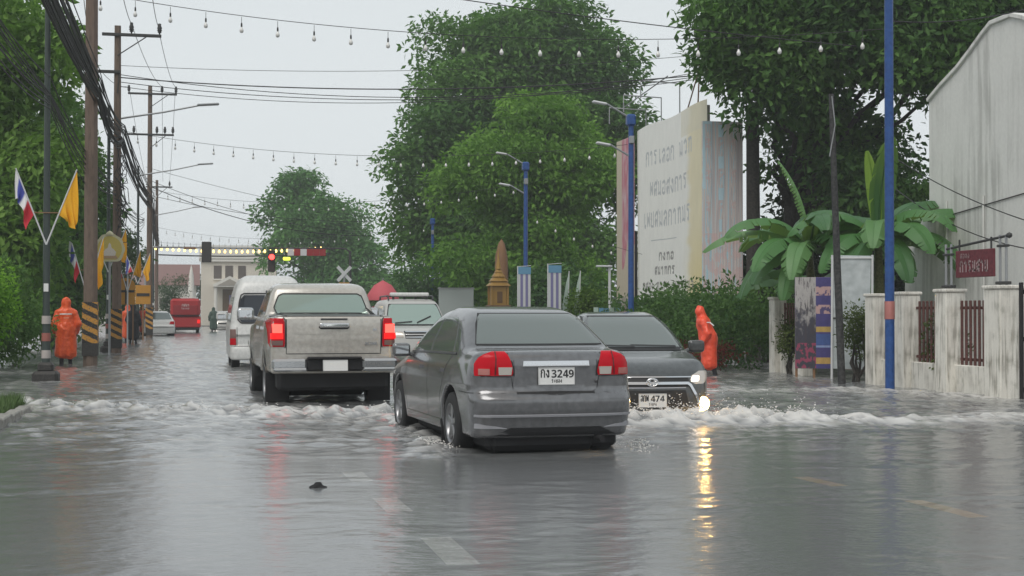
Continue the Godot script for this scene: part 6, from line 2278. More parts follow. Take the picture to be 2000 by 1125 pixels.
	var tk := thing("rough_post", "dark rough wooden post right of the streaked board", "post", Vector3(17.15, -0.1, -42.6))
	mb = MB.new()
	mb.tube([Vector3(0, -0.3, 0), Vector3(0.02, 3.5, 0), Vector3(0, 8.0, 0)], [0.24, 0.22, 0.2], 12)
	obj("shaft", mb, M.bark, tk)

func letters(parent: Node3D, at: Transform3D, word: Array, x: float, y: float, h: float, adv: float, w: float, m: Material) -> void:
	for g: String in word:
		var mb := MB.new()
		thai(mb, [g], 0, 0, h, adv, w)
		obj("letter", mb, m, parent, at * Transform3D(Basis(), Vector3(x, y, 0)))
		x += adv

# ---------------------------------------------------------------- printed faces
func line_px(im: Image, a: Vector2, b: Vector2, w: float, c: Color) -> void:
	var n := int(maxf(2.0, a.distance_to(b)))
	for k in n + 1:
		var p := a.lerp(b, float(k) / n)
		im.fill_rect(Rect2i(int(p.x - w / 2), int(p.y - w / 2), int(maxf(1, w)), int(maxf(1, w))), c)

func word_px(im: Image, word: Array, x: float, y: float, h: float, adv: float, w: float, c: Color) -> void:
	for g: String in word:
		if THAI.has(g):
			for s: Array in THAI[g]:
				for i in s.size() - 1:
					line_px(im, Vector2(x + s[i][0] * adv * 0.85, y - s[i][1] * h), Vector2(x + s[i + 1][0] * adv * 0.85, y - s[i + 1][1] * h), w, c)
		x += adv

func build_prints() -> void:
	var fn := FastNoiseLite.new()
	fn.seed = 88
	fn.frequency = 0.01
	fn.fractal_octaves = 4
	# billboard skin: white with a yellow right border and grey faded lines of text
	var im := Image.create(768, 640, false, Image.FORMAT_RGB8)
	for y in 640:
		for x in 768:
			var u := x / 768.0
			var v := y / 640.0
			var c := Color(0.86, 0.86, 0.82)
			var e := sstep(0.72, 0.8, u + fn.get_noise_2d(0, y * 1.5) * 0.05)
			c = c.lerp(Color(0.78, 0.7, 0.46), e * 0.85)
			c = c.lerp(Color(0.64, 0.63, 0.58), sstep(0.04, 0.0, u))
			if u > 0.66 and v < 0.14:
				c = c.lerp(Color(0.72, 0.68, 0.54), 0.6)
			c = c.lerp(Color(0.78, 0.64, 0.26), sstep(0.55, 1.0, v) * sstep(0.62, 0.9, u) * 0.6)
			c = c * lerpf(0.93, 1.05, fn.get_noise_2d(x * 3.0, y * 0.8) * 0.5 + 0.5)
			im.set_pixel(x, y, c.linear_to_srgb())
	var grey := Color(0.5, 0.52, 0.53).linear_to_srgb()
	var dark := Color(0.3, 0.29, 0.28).linear_to_srgb()
	word_px(im, ["ko", "aa", "ro", "e", "lo", "o", "ko", "", "no", "wo", "tho"], 110, 150, 46, 47, 8, grey)
	word_px(im, ["pho", "so", "mo", "o", "so", "ngo", "ko", "aa", "ro"], 160, 265, 46, 46, 8, grey)
	word_px(im, ["e", "pho", "yo", "so", "no", "lo", "ko", "aa", "tho", "mo", "ro"], 70, 378, 50, 49, 8, grey)
	line_px(im, Vector2(170, 430), Vector2(450, 430), 3, Color(0.45, 0.47, 0.48).linear_to_srgb())
	word_px(im, ["ko", "ngo", "tho", "o"], 270, 502, 24, 40, 7, dark)
	word_px(im, ["so", "no", "aa", "tho", "ko", "ro"], 215, 553, 24, 38, 7, dark)
	word_px(im, ["ko", "so", "o", "ngo", "", "tho", "ro", "aa", "pho", "", "no", "lo", "mo", "o", "yo", "wo"], 60, 606, 22, 36, 6, dark)
	M.vinyl = mat(Color.WHITE, 0.5)
	M.vinyl.albedo_texture = ImageTexture.create_from_image(im)
	M.board_back = mat(lin(0.4, 0.4, 0.38), 0.7)
	# pink board
	im = Image.create(128, 256, false, Image.FORMAT_RGB8)
	for y in 256:
		for x in 128:
			var u := x / 128.0
			var c := Color(0.55, 0.48, 0.38)
			if y < 170 and u > 0.28 + 0.1 * sin(y * 0.03):
				c = Color(0.5, 0.17, 0.22).lerp(Color(0.6, 0.45, 0.48), clampf(fn.get_noise_2d(x * 5.0, y * 2.0) + 0.3, 0, 1))
			im.set_pixel(x, y, c.linear_to_srgb())
	M.pink_vinyl = mat(Color.WHITE, 0.6)
	M.pink_vinyl.albedo_texture = ImageTexture.create_from_image(im)
	# streaked vinyl
	im = Image.create(256, 512, false, Image.FORMAT_RGB8)
	var cols := [Color(0.66, 0.66, 0.66), Color(0.42, 0.6, 0.68), Color(0.66, 0.58, 0.55), Color(0.5, 0.45, 0.46), Color(0.74, 0.68, 0.64)]
	for y in 512:
		for x in 256:
			var s := fn.get_noise_2d(x * 5.0, y * 0.14) * 0.5 + 0.5
			var k := clampf(s * 6.0 - 0.8, 0.0, 3.99)
			var c: Color = (cols[int(k)] as Color).lerp(cols[int(k) + 1], sstep(0.3, 0.7, k - int(k)))
			if y > 330 and fn.get_noise_2d(x * 2.0 + 700, y * 2.0) > 0.0:
				c = c.lerp(Color(0.66, 0.42, 0.4), 0.5)
			if x < 60 and y < 200:
				c = c.lerp(Color(0.46, 0.68, 0.78), 0.75)
			im.set_pixel(x, y, c.linear_to_srgb())
	M.streaked = mat(Color.WHITE, 0.65)
	M.streaked.albedo_texture = ImageTexture.create_from_image(im)
	# event poster: pale torn left half with dark figures, violet right half with blocks
	im = Image.create(160, 384, false, Image.FORMAT_RGB8)
	for y in 384:
		for x in 160:
			var v := y / 384.0
			var n := fn.get_noise_2d(x * 4.0, y * 2.5)
			var c: Color
			if x < 88:
				c = Color(0.42, 0.4, 0.39).lerp(Color(0.05, 0.05, 0.07), sstep(0.25, 0.55, v + n * 0.3))
				if fn.get_noise_2d(x * 9.0, y * 1.0) > 0.25:
					c = c.lerp(Color(0.06, 0.05, 0.06), 0.8)
				if v > 0.72 and n > 0.05:
					c = Color(0.28, 0.05, 0.1)
			else:
				c = Color(0.07, 0.06, 0.2)
				if (v > 0.1 and v < 0.2) or (v > 0.3 and v < 0.4):
					c = Color(0.5, 0.33, 0.32) if n > -0.15 else Color(0.1, 0.08, 0.2)
				if v > 0.54 and v < 0.6:
					c = Color(0.5, 0.34, 0.1)
				if v > 0.62 and v < 0.74:
					c = Color(0.06, 0.11, 0.3)
				if v > 0.745 and v < 0.77:
					c = Color(0.25, 0.33, 0.55)
				if v > 0.88 and v < 0.95:
					c = Color(0.5, 0.32, 0.1)
			c = c * lerpf(0.8, 1.15, n * 0.5 + 0.5)
			im.set_pixel(x, y, Color(c.r, c.g, c.b).linear_to_srgb())
	M.poster = mat(Color.WHITE, 0.5)
	M.poster.albedo_texture = ImageTexture.create_from_image(im)
	M.poster.uv1_scale = Vector3(1, 1, 1)
	M.maroon = tri_mat(mottle(Color(0.1, 0.012, 0.02), Color(0.16, 0.025, 0.035), 0.05, 3, 66, 256), 1.0, 0.5)
	M.pale_letter = mat(lin(0.4, 0.3, 0.3), 0.6)
	M.pale_sheet = tri_mat(mottle(Color(0.4, 0.44, 0.45), Color(0.56, 0.6, 0.61), 0.03, 4, 19, 256), 0.5, 0.5)
	M.crest_rim = mat(lin(0.68, 0.63, 0.42), 0.5, 0.1)
	M.crest_face = mat(lin(0.66, 0.52, 0.13), 0.5)
	M.crest_mid = mat(lin(0.74, 0.66, 0.58), 0.5)
	M.crest_low = mat(lin(0.5, 0.33, 0.2), 0.5)

# ---------------------------------------------------------------- people
class Body extends Car:
	var parts: Array = []   # [a, b, ra, rb, blend]
	var crease := 0.0
	var wrinkle: FastNoiseLite
	func f(p: Vector3) -> float:
		var d := 1e3
		for c: Array in parts:
			var a: Vector3 = c[0]
			var ab: Vector3 = (c[1] as Vector3) - a
			var t := clampf((p - a).dot(ab) / ab.length_squared(), 0.0, 1.0)
			var q := p.distance_to(a + ab * t) - lerpf(c[2], c[3], t)
			var k: float = c[4]
			var h := maxf(k - absf(d - q), 0.0) / k
			d = minf(d, q) - h * h * k * 0.25
		if crease > 0.0:
			d += crease * absf(wrinkle.get_noise_3d(p.x * 9.0, p.y * 2.6, p.z * 9.0)) + crease * 0.5 * wrinkle.get_noise_3d(p.x * 5.0, p.y * 9.0, p.z * 5.0)
		return d

func figure(parent: Node3D, called: String, parts: Array, cell: float, m: Material, crease := 0.0) -> Body:
	var b := Body.new()
	b.crease = crease
	b.wrinkle = N2
	b.parts = parts
	var lo := Vector3.ONE * 1e3
	var hi := -lo
	for c: Array in parts:
		var r: float = maxf(c[2], c[3]) + 0.08
		for k in 2:
			lo = lo.min((c[k] as Vector3) - Vector3.ONE * r)
			hi = hi.max((c[k] as Vector3) + Vector3.ONE * r)
	obj(called, nets(b.f, lo, hi, cell), m, parent)
	return b

func hand(at: Vector3, dir: Vector3, s: float) -> Array:
	# palm with four fingers and a thumb, slightly curled
	var out := [[at, at + dir * 0.07, 0.03, 0.033, 0.02]]
	var side := dir.cross(Vector3(0, 0, 1)).normalized()
	for k in 4:
		var b := at + dir * 0.075 + Vector3(0, 0, (k - 1.5) * 0.021)
		var l: float = [0.06, 0.07, 0.066, 0.05][k]
		out.append([b, b + dir * l * 0.6, 0.0095, 0.009, 0.008])
		out.append([b + dir * l * 0.6, b + dir * l - side * s * 0.025, 0.009, 0.008, 0.006])
	out.append([at + dir * 0.02 + Vector3(0, 0, 0.03), at + dir * 0.07 + Vector3(0, 0, 0.055), 0.0105, 0.009, 0.012])
	return out

# a person in a hooded raincoat, back to +z; lean bends the trunk forward
func raincoat_person(label: String, at: Vector3, turn: float, lean: float, k: float, coat: Material, cell: float, group := "", strip := true) -> Node3D:
	var t := thing("person", label, "person", at, turn, group)
	var L := func(y: float, z: float) -> Vector3:
		# the trunk pivots at the hip, 0.92 m up
		if y <= 0.92:
			return Vector3(0, y, z) * k
		var c := Vector3(0, 0.92, 0) + Vector3(0, y - 0.92, z).rotated(Vector3.RIGHT, -lean)
		return c * k
	var X := func(x: float) -> Vector3: return Vector3(x * k, 0, 0)
	# trousers and shoes: one continuous pair of legs
	var legs := []
	for s: float in [-1.0, 1.0]:
		var st := 0.1 * s * (1.0 if lean > 0.1 else 0.35)
		var hip: Vector3 = L.call(0.92, 0.0) + X.call(s * 0.09)
		var knee: Vector3 = L.call(0.5, -st - 0.03) + X.call(s * 0.1)
		var ank: Vector3 = L.call(0.09, -st * 1.3 + 0.02) + X.call(s * 0.11)
		legs.append([hip, knee, 0.09 * k, 0.065 * k, 0.05])
		legs.append([knee, ank, 0.062 * k, 0.05 * k, 0.03])
		legs.append([ank + Vector3(0, -0.045 * k, 0.03 * k), ank + Vector3(s * 0.02 * k, -0.055 * k, -0.16 * k), 0.042 * k, 0.035 * k, 0.03])
	figure(t, "legs", legs, maxf(0.018, cell * 0.8), M.trousers)
	# head and hands under the coat
	var hd := [[L.call(1.52, -0.01), L.call(1.62, -0.02), 0.085 * k, 0.095 * k, 0.05], [L.call(1.45, 0.0), L.call(1.52, 0.0), 0.055 * k, 0.055 * k, 0.04], [L.call(1.56, -0.105), L.call(1.53, -0.125), 0.012 * k, 0.018 * k, 0.015], [L.call(1.475, -0.07), L.call(1.49, -0.085), 0.03 * k, 0.03 * k, 0.03]]
	figure(t, "head", hd, 0.014 if cell < 0.03 else 0.03, M.skin)
	var co := []
	co.append([L.call(1.3, 0.0), L.call(0.95, 0.0), 0.185 * k, 0.2 * k, 0.08])
	co.append([L.call(1.37, 0.0) + X.call(-0.15), L.call(1.37, 0.0) + X.call(0.15), 0.085 * k, 0.085 * k, 0.12])
	co.append([L.call(0.95, 0.0) + X.call(-0.06), L.call(0.36, 0.02) + X.call(-0.1), 0.19 * k, 0.17 * k, 0.1])
	co.append([L.call(0.95, 0.0) + X.call(0.06), L.call(0.36, 0.02) + X.call(0.1), 0.19 * k, 0.17 * k, 0.1])
	co.append([L.call(1.42, 0.01), L.call(1.62, 0.005), 0.1 * k, 0.125 * k, 0.1])
	co.append([L.call(1.7, 0.03), L.call(1.74, 0.0), 0.07 * k, 0.03 * k, 0.06])
	for s: float in [-1.0, 1.0]:
		var sh: Vector3 = L.call(1.36, 0.0) + X.call(s * 0.2)
		var el: Vector3 = L.call(1.08, 0.03 - 0.06 * lean) + X.call(s * 0.29)
		var wr: Vector3 = L.call(0.88, -0.14) + X.call(s * 0.26)
		co.append([sh, el, 0.088 * k, 0.085 * k, 0.06])
		co.append([el, wr, 0.085 * k, 0.08 * k, 0.05])
		var hf := hand(wr + Vector3(0, -0.04, -0.02) * k, Vector3(0, -0.8, -0.6).normalized(), s)
		figure(t, "hand", hf, 0.012 if cell < 0.03 else 0.025, M.skin)
	# folds hanging down the skirt of the coat
	for i in 7:
		var a := TAU * i / 7.0 + 0.4
		co.append([L.call(0.85, 0.0) + Vector3(cos(a) * 0.16, 0, sin(a) * 0.13) * k, L.call(0.28, 0.01) + Vector3(cos(a) * 0.235, 0, sin(a) * 0.17) * k, 0.03 * k, 0.035 * k, 0.05])
	var b := figure(t, "raincoat", co, cell * 0.85, coat, 0.018)
	if strip:
		obj("back_lettering", patch(b, "rear", [[1.315 * k, -0.16 * k, 0.13 * k], [1.345 * k, -0.16 * k, 0.13 * k]], 0.004, 8, 1), M.plate, t)
		obj("back_strip", patch(b, "rear", [[1.22 * k, -0.07 * k, 0.06 * k], [1.25 * k, -0.07 * k, 0.06 * k]], 0.003, 6, 1), M.coat_faded, t)
	return t

func build_people() -> void:
	M.coat = tri_mat(mottle(Color(0.78, 0.085, 0.02), Color(0.92, 0.15, 0.04), 0.03, 4, 14, 256), 1.4, 0.35)
	M.coat_red = tri_mat(mottle(Color(0.78, 0.07, 0.03), Color(0.88, 0.11, 0.05), 0.03, 4, 15, 256), 1.4, 0.35)
	M.coat_faded = mat(lin(0.85, 0.3, 0.18), 0.5)
	M.coat_pale = mat(lin(0.6, 0.62, 0.62), 0.35)
	M.coat_green = mat(lin(0.05, 0.09, 0.07), 0.6)
	M.trousers = mat(lin(0.012, 0.013, 0.018), 0.7)
	M.skin = mat(lin(0.3, 0.17, 0.11), 0.55)
	raincoat_person("person in a hooded orange raincoat standing with their back turned, on the left", Vector3(-3.3, -0.04, -38.6), 0.15, 0.02, 1.02, M.coat, 0.024)
	var r := raincoat_person("person in an orange-red raincoat bent forward beside the hedge on the right", Vector3(10.74, -0.05, -29.2), 1.25, 0.3, 0.9, M.coat_red, 0.024, "", false)
	var mb := MB.new()
	mb.tube([Vector3(-0.2, 1.2, -0.08), Vector3(-0.27, 1.2, 0.02), Vector3(-0.31, 1.13, 0.1)], [0.014], 6)
	obj("sleeve_strip", mb, M.plate, r)
	raincoat_person("worker in orange beyond the striped poles, partly hidden by the hazard board", Vector3(-3.0, -0.04, -66), 0.3, 0.1, 0.98, M.coat, 0.05, "", false)
	raincoat_person("person in dark clothes beside the yellow hazard board", Vector3(-2.65, -0.04, -63), -0.4, 0.02, 0.98, M.trousers, 0.05, "", false)
	raincoat_person("person in pale raincoat standing left of the roof-racked car", Vector3(4.75, -0.1, -41.5), 2.8, 0.05, 1.0, M.coat_pale, 0.03, "", false)
	raincoat_person("person in dark green walking far down the road right of the red truck", Vector3(1.1, -0.1, -100), 0.2, 0.05, 1.0, M.coat_green, 0.05, "", false)
	raincoat_person("distant worker in faded red beside the farthest striped pole", Vector3(-3.05, -0.04, -84), 0.2, 0.1, 1.0, M.coat_red, 0.06, "", false)

# ---------------------------------------------------------------- things down the road
func box_part(t: Node3D, called: String, c: Vector3, s: Vector3, m: Material, bev := 0.01) -> void:
	var mb := MB.new()
	mb.box(c, s, bev)
	obj(called, mb, m, t)

func build_far() -> void:
	# yellow hazard board with black bars
	var hz := thing("hazard_board", "arched yellow warning board with black bars beside the striped poles", "sign", Vector3(-2.9, -0.04, -61.5))
	var poly := PackedVector2Array([Vector2(-0.38, 1.7), Vector2(0.38, 1.7), Vector2(0.38, 2.5)])
	for k in 11:
		var a := PI * k / 10
		poly.append(Vector2(cos(a) * 0.38, 2.5 + sin(a) * 0.3))
	var mb := MB.new()
	mb.prism(poly, -0.02, 0.02)
	obj("panel", mb, M.yellow, hz)
	box_part(hz, "bar", Vector3(0, 2.25, 0.03), Vector3(0.7, 0.1, 0.015), M.black_paint, 0.002)
	box_part(hz, "bar", Vector3(0.02, 2.2, 0.04), Vector3(0.07, 0.95, 0.015), M.black_paint, 0.002)
	for x: float in [-0.3, 0.3]:
		box_part(hz, "post", Vector3(x, 0.7, -0.03), Vector3(0.06, 2.0, 0.05), M.rust)
	var hz2 := thing("hazard_board", "second, orange warning board farther along behind the arched one", "sign", Vector3(-2.5, -0.04, -70))
	box_part(hz2, "panel", Vector3(0, 2.2, 0), Vector3(0.7, 0.9, 0.04), M.yellow)
	box_part(hz2, "bar", Vector3(0, 2.2, 0.03), Vector3(0.6, 0.14, 0.015), M.black_paint, 0.002)
	box_part(hz2, "post", Vector3(0, 0.8, -0.03), Vector3(0.07, 2.0, 0.05), M.rust)
	# signal mast from the left with a dark signal head seen from behind
	var sm := thing("signal_mast", "mast arm over the road carrying a black signal head, far away", "traffic light", Vector3(-3.4, -0.04, -100))
	mb = MB.new()
	mb.tube([Vector3(0, -0.2, 0), Vector3(0, 5.6, 0), Vector3(0.25, 5.75, 0), Vector3(7.8, 5.75, 0)], [0.1, 0.09, 0.07, 0.05], 8)
	obj("mast", mb, M.galv, sm)
	box_part(sm, "signal_head", Vector3(4.02, 5.45, 0.1), Vector3(0.66, 1.4, 0.25), M.black_paint, 0.04)
	box_part(sm, "name_plate", Vector3(2.9, 5.7, 0.08), Vector3(0.8, 0.16, 0.05), M.rust)
	# red signal over the right lane, with its red and white board
	var rs := thing("red_signal", "lit red traffic signal hanging over the road above the white van", "traffic light", Vector3(7.6, -0.1, -73))
	mb = MB.new()
	mb.tube([Vector3(0, -0.2, 0), Vector3(0, 4.5, 0), Vector3(-0.25, 4.66, 0), Vector3(-4.1, 4.66, 0)], [0.08, 0.07, 0.045, 0.035], 8)
	obj("mast", mb, M.dark_iron, rs)
	box_part(rs, "signal_head", Vector3(-3.95, 4.0, 0.05), Vector3(0.36, 1.1, 0.22), M.black_paint, 0.04)
	mb = MB.new()
	mb.lathe([Vector2(0.0, 0.06), Vector2(0.1, 0.04), Vector2(0.14, 0.0)], 16, Transform3D(Basis(Vector3.RIGHT, PI / 2), Vector3(-3.95, 4.2, 0.17)))
	obj("red_lamp", mb, M.red_glow, rs)
	mb = MB.new()
	mb.lathe([Vector2(0.14, 0.0), Vector2(0.17, 0.0), Vector2(0.17, 0.18), Vector2(0.15, 0.18)], 16, Transform3D(Basis(Vector3.RIGHT, PI / 2), Vector3(-3.95, 4.2, 0.16)))
	obj("visor", mb, M.black_paint, rs)
	var ol := OmniLight3D.new()
	ol.name = "red_lamp_light"
	ol.light_color = Color(1, 0.15, 0.12)
	ol.light_energy = 0.25
	ol.light_size = 0.1
	ol.omni_range = 30
	ol.omni_attenuation = 2
	ol.shadow_enabled = true
	ol.position = Vector3(-3.95, 4.2, 0.4)
	rs.add_child(ol)
	box_part(rs, "yellow_lamp", Vector3(-3.2, 4.12, 0.1), Vector3(0.36, 0.16, 0.1), M.yellow_glow, 0.03)
	for k in 6:
		box_part(rs, "board_panel", Vector3(-3.0 + k * 0.32, 4.45, 0.07), Vector3(0.31, 0.34, 0.04), M.red_paint_dull if k % 2 == 1 or k == 4 else M.white_metal, 0.005)
	# railway crossing sign
	var xs := thing("crossbuck_sign", "white X railway crossing sign behind the champagne pickup", "sign", Vector3(7.0, -0.1, -70))
	box_part(xs, "post", Vector3(0, 1.6, -0.04), Vector3(0.09, 3.6, 0.06), M.galv)
	for s: float in [-1.0, 1.0]:
		mb = MB.new()
		mb.box(Vector3(0, 3.3, 0.015 * s), Vector3(0.95, 0.16, 0.02), 0.004, Basis(Vector3(0, 0, 1), s * 0.82))
		obj("blade", mb, M.white_metal, xs)
	box_part(xs, "tag_plate", Vector3(0, 2.8, 0.01), Vector3(0.5, 0.16, 0.02), M.yellow, 0.003)
	# red market umbrella
	var um := thing("red_umbrella", "faded red parasol behind the champagne pickup", "umbrella", Vector3(6.1, -0.1, -48))
	mb = MB.new()
	mb.lathe([Vector2(0.02, 2.52), Vector2(0.3, 2.36), Vector2(0.52, 2.05), Vector2(0.56, 1.85), Vector2(0.54, 1.85), Vector2(0.5, 2.03), Vector2(0.28, 2.32), Vector2(0.0, 2.48)], 10)
	obj("canopy", mb, M.umbrella, um)
	mb = MB.new()
	mb.tube([Vector3(0, -0.2, 0), Vector3(0, 2.6, 0)], [0.025], 8)
	obj("pole", mb, M.galv, um)
	box_part(um, "cart", Vector3(0.05, 1.1, 0.0), Vector3(0.85, 1.1, 0.5), M.red_paint_dull, 0.04)
	# grey notice board
	var nb := thing("notice_board", "blank pale grey board on posts behind the roof-racked car", "sign", Vector3(10.75, -0.1, -60))
	box_part(nb, "panel", Vector3(0, 1.85, 0), Vector3(1.5, 1.15, 0.05), M.board_grey)
	for x: float in [-0.7, 0.7]:
		box_part(nb, "post", Vector3(x, 1.2, -0.05), Vector3(0.08, 2.6, 0.06), M.galv)
	for y: float in [1.25, 2.45]:
		box_part(nb, "frame", Vector3(0, y, 0.01), Vector3(1.58, 0.06, 0.06), M.galv)
	# golden shrine
	var sh := thing("golden_shrine", "small golden spirit house with a pointed spire in front of the trees", "shrine", Vector3(10.9, -0.1, -52))
	box_part(sh, "pedestal", Vector3(0, 0.7, 0), Vector3(0.5, 1.8, 0.5), M.stone, 0.04)
	box_part(sh, "platform", Vector3(0, 1.65, 0), Vector3(0.8, 0.12, 0.8), M.gold_dark, 0.02)
	box_part(sh, "chamber", Vector3(0, 2.05, 0), Vector3(0.56, 0.75, 0.56), M.gold, 0.03)
	box_part(sh, "doorway", Vector3(0, 2.0, 0.285), Vector3(0.2, 0.42, 0.02), M.gold_dark, 0.005)
	for x: float in [-0.3, 0.3]:
		for z: float in [-0.3, 0.3]:
			box_part(sh, "column", Vector3(x, 2.05, z), Vector3(0.07, 0.75, 0.07), M.gold, 0.01)
	for k in 4:
		mb = MB.new()
		mb.lathe([Vector2(0.56 - 0.12 * k, 2.42 + k * 0.17), Vector2(0.5 - 0.12 * k, 2.47 + k * 0.17), Vector2(0.34 - 0.09 * k, 2.6 + k * 0.17)], 4, Transform3D(Basis(Vector3.UP, PI / 4), Vector3.ZERO))
		obj("roof_tier", mb, M.gold, sh)
	mb = MB.new()
	mb.lathe([Vector2(0.12, 3.05), Vector2(0.09, 3.2), Vector2(0.05, 3.4), Vector2(0.025, 3.65), Vector2(0.0, 3.9)], 8)
	obj("spire", mb, M.gold, sh)
	var ps := thing("pointed_stone", "dark brown pointed stone marker right behind the golden shrine", "monument", Vector3(11.55, -0.1, -54.5))
	mb = MB.new()
	mb.lathe([Vector2(0.3, -0.2), Vector2(0.28, 2.2), Vector2(0.25, 3.6), Vector2(0.13, 4.1), Vector2(0.0, 4.3)], 6)
	obj("stone", mb, M.rust, ps)
	# feather banners
	for a: Array in [[Vector3(10.75, -0.1, -47), 0.42, 2.98, "white and violet striped vertical banner in front of the blue post"], [Vector3(11.3, -0.1, -45), 0.44, 3.0, "second striped vertical banner with blue top, right of the first"]]:
		var fb := thing("vertical_banner", a[3], "banner", a[0], 0.15)
		mb = MB.new()
		mb.tube([Vector3(-0.24, -0.2, 0), Vector3(-0.24, a[2] + 0.02, 0)], [0.02], 7)
		mb.tube([Vector3(-0.24, a[2], 0), Vector3(0.24, a[2] + 0.04, 0)], [0.012], 6)
		obj("frame_pole", mb, M.white_metal, fb)
		for k in 5:
			mb = MB.new()
			mb.box(Vector3(-0.19 + k * 0.092, 1.75, 0.005 * (k % 2)), Vector3(0.09, 2.3, 0.01), 0.002)
			obj("stripe", mb, M.white_metal if k % 2 == 0 else M.violet, fb)
		box_part(fb, "top_panel", Vector3(0, 2.85, 0.01), Vector3(0.46, 0.24, 0.014), M.sky_blue, 0.003)
	for k in 2:
		var pn := thing("pennant", ["slim white pennant flag left of the round bush", "slim white pennant flag touching the round bush"][k], "flag", Vector3(11.85 + k * 0.22, -0.1, -45.5 + k * 0.6))
		mb = MB.new()
		mb.tube([Vector3(0, -0.2, 0), Vector3(0.06, 2.8, 0)], [0.016], 6)
		obj("staff", mb, M.white_metal, pn)
		mb = MB.new()
		mb.prism(PackedVector2Array([Vector2(0.05, 2.75), Vector2(0.0, 1.5), Vector2(-0.14, 1.25), Vector2(-0.16, 1.7), Vector2(-0.04, 2.4)]), -0.008, 0.008)
		obj("cloth", mb, M.pale_green, pn)
	# white post lamp and pale blue boards by the hedge
	var pl := thing("post_lamp", "small white flat-headed post lamp left of the billboard", "lamp", Vector3(12.85, -0.1, -44))
	box_part(pl, "post", Vector3(0, 1.4, 0), Vector3(0.07, 3.0, 0.07), M.white_metal)
	box_part(pl, "head", Vector3(-0.18, 2.92, 0), Vector3(0.5, 0.06, 0.2), M.white_metal, 0.015)
	var bf := thing("blue_fence", "low pale blue slatted fence under the billboard", "fence", Vector3(12.3, -0.1, -40.8))
	for k in 14:
		box_part(bf, "slat", Vector3(-0.8 + k * 0.16, 0.85, 0.012 * (k % 2)), Vector3(0.14, 1.5 - 0.03 * (k % 3), 0.02), M.sky_blue if k % 3 else M.pale_green, 0.004)
	box_part(bf, "rail", Vector3(0.25, 1.2, -0.03), Vector3(2.3, 0.08, 0.03), M.white_metal)
	box_part(bf, "post", Vector3(0.05, 0.9, 0.06), Vector3(0.14, 2.0, 0.1), M.stone)
	# building closing the view
	var eb := thing("end_building", "cream building with a pedimented doorway closing the road", "building", Vector3(4.2, -0.2, -150))
	box_part(eb, "wall", Vector3(0, 3.5, -4), Vector3(7.6, 7.0, 8), M.cream_far, 0.05)
	box_part(eb, "parapet", Vector3(0.2, 7.6, -3.8), Vector3(8.4, 1.4, 8.2), M.pale_far, 0.05)
	box_part(eb, "cornice", Vector3(0.1, 6.75, 0.1), Vector3(8.0, 0.25, 0.3), M.pale_far, 0.03)
	for x: float in [-2.15, -1.0, 0.3]:
		box_part(eb, "window", Vector3(x, 5.55, 0.03), Vector3(0.78, 1.35, 0.06), M.window_far, 0.01)
		box_part(eb, "window_sill", Vector3(x, 4.82, 0.12), Vector3(0.95, 0.1, 0.16), M.pale_far, 0.02)
	mb = MB.new()
	mb.prism(PackedVector2Array([Vector2(-2.6, 4.05), Vector2(0.7, 4.05), Vector2(0.7, 4.3), Vector2(-0.95, 5.15), Vector2(-2.6, 4.3)]), 0.0, 1.3)
	obj("pediment", mb, M.pale_far, eb)
	mb = MB.new()
	mb.prism(PackedVector2Array([Vector2(-2.2, 4.18), Vector2(0.3, 4.18), Vector2(-0.95, 4.85)]), 1.3, 1.34)
	obj("tympanum", mb, M.stone, eb)
	for x: float in [-2.35, 0.45]:
		mb = MB.new()
		mb.tube([Vector3(x, 0, 1.0), Vector3(x, 4.05, 1.0)], [0.2, 0.17], 10)
		obj("column", mb, M.pale_far, eb)
	box_part(eb, "doorway", Vector3(-0.9, 2.2, 0.03), Vector3(1.5, 3.2, 0.06), M.door_far, 0.02)
	box_part(eb, "poster_panel", Vector3(-0.65, 2.5, 0.08), Vector3(0.7, 1.4, 0.04), M.violet, 0.01)
	# roofs to its left
	for a: Array in [[Vector3(-3.6, -0.2, -165), 7.0, 5.5, "house with a greyish red roof left of the cream end building"], [Vector3(-12.5, -0.2, -150), 8.0, 4.5, "farther house with a greyish red roof behind the utility poles"]]:
		var ho := thing("house", a[3], "house", a[0])
		box_part(ho, "wall", Vector3(0, a[2] * 0.4, 0), Vector3(a[1], a[2] * 0.8, 6), M.pale_far, 0.03)
		mb = MB.new()
		mb.prism(PackedVector2Array([Vector2(-3.6, a[2] * 0.8), Vector2(3.6, a[2] * 0.8), Vector2(0, a[2] * 0.8 + 2.4)]), -a[1] / 2 - 0.4, a[1] / 2 + 0.4, Transform3D(Basis(Vector3.UP, PI / 2), Vector3.ZERO))
		obj("roof", mb, M.roof_far, ho)
		for x: float in [-2.0, 0.0, 2.0]:
			box_part(ho, "window", Vector3(x, a[2] * 0.45, 3.02), Vector3(0.9, 1.1, 0.06), M.window_far, 0.01)
	var ob := thing("white_obelisk", "small white spire in front of the reddish roofs", "monument", Vector3(-0.55, -0.2, -140))
	mb = MB.new()
	mb.lathe([Vector2(0.5, 0.0), Vector2(0.42, 2.6), Vector2(0.3, 3.4), Vector2(0.22, 4.9), Vector2(0.1, 5.6), Vector2(0.0, 6.0)], 8)
	obj("spire", mb, M.pale_far, ob)
	# far treeline so that the road end is closed
	var r2 := RandomNumberGenerator.new()
	r2.seed = 3
	var far := thing("far_treeline", "hazy line of distant trees closing the horizon", "trees", Vector3(0, -0.2, -190))
	far.set_meta("kind", "stuff")
	var lobes := []
	for k in 60:
		lobes.append([Vector3(-70 + k * 3.4, r2.randf_range(1.5, 4.0), r2.randf_range(-6, 6)), Vector3(3.2, r2.randf_range(2.0, 3.4), 2.5)])
	foliage("leaves", far, lobes, 0.35, "big", Color(0.03, 0.05, 0.03), Color(0.06, 0.09, 0.045), 66, 2.0)

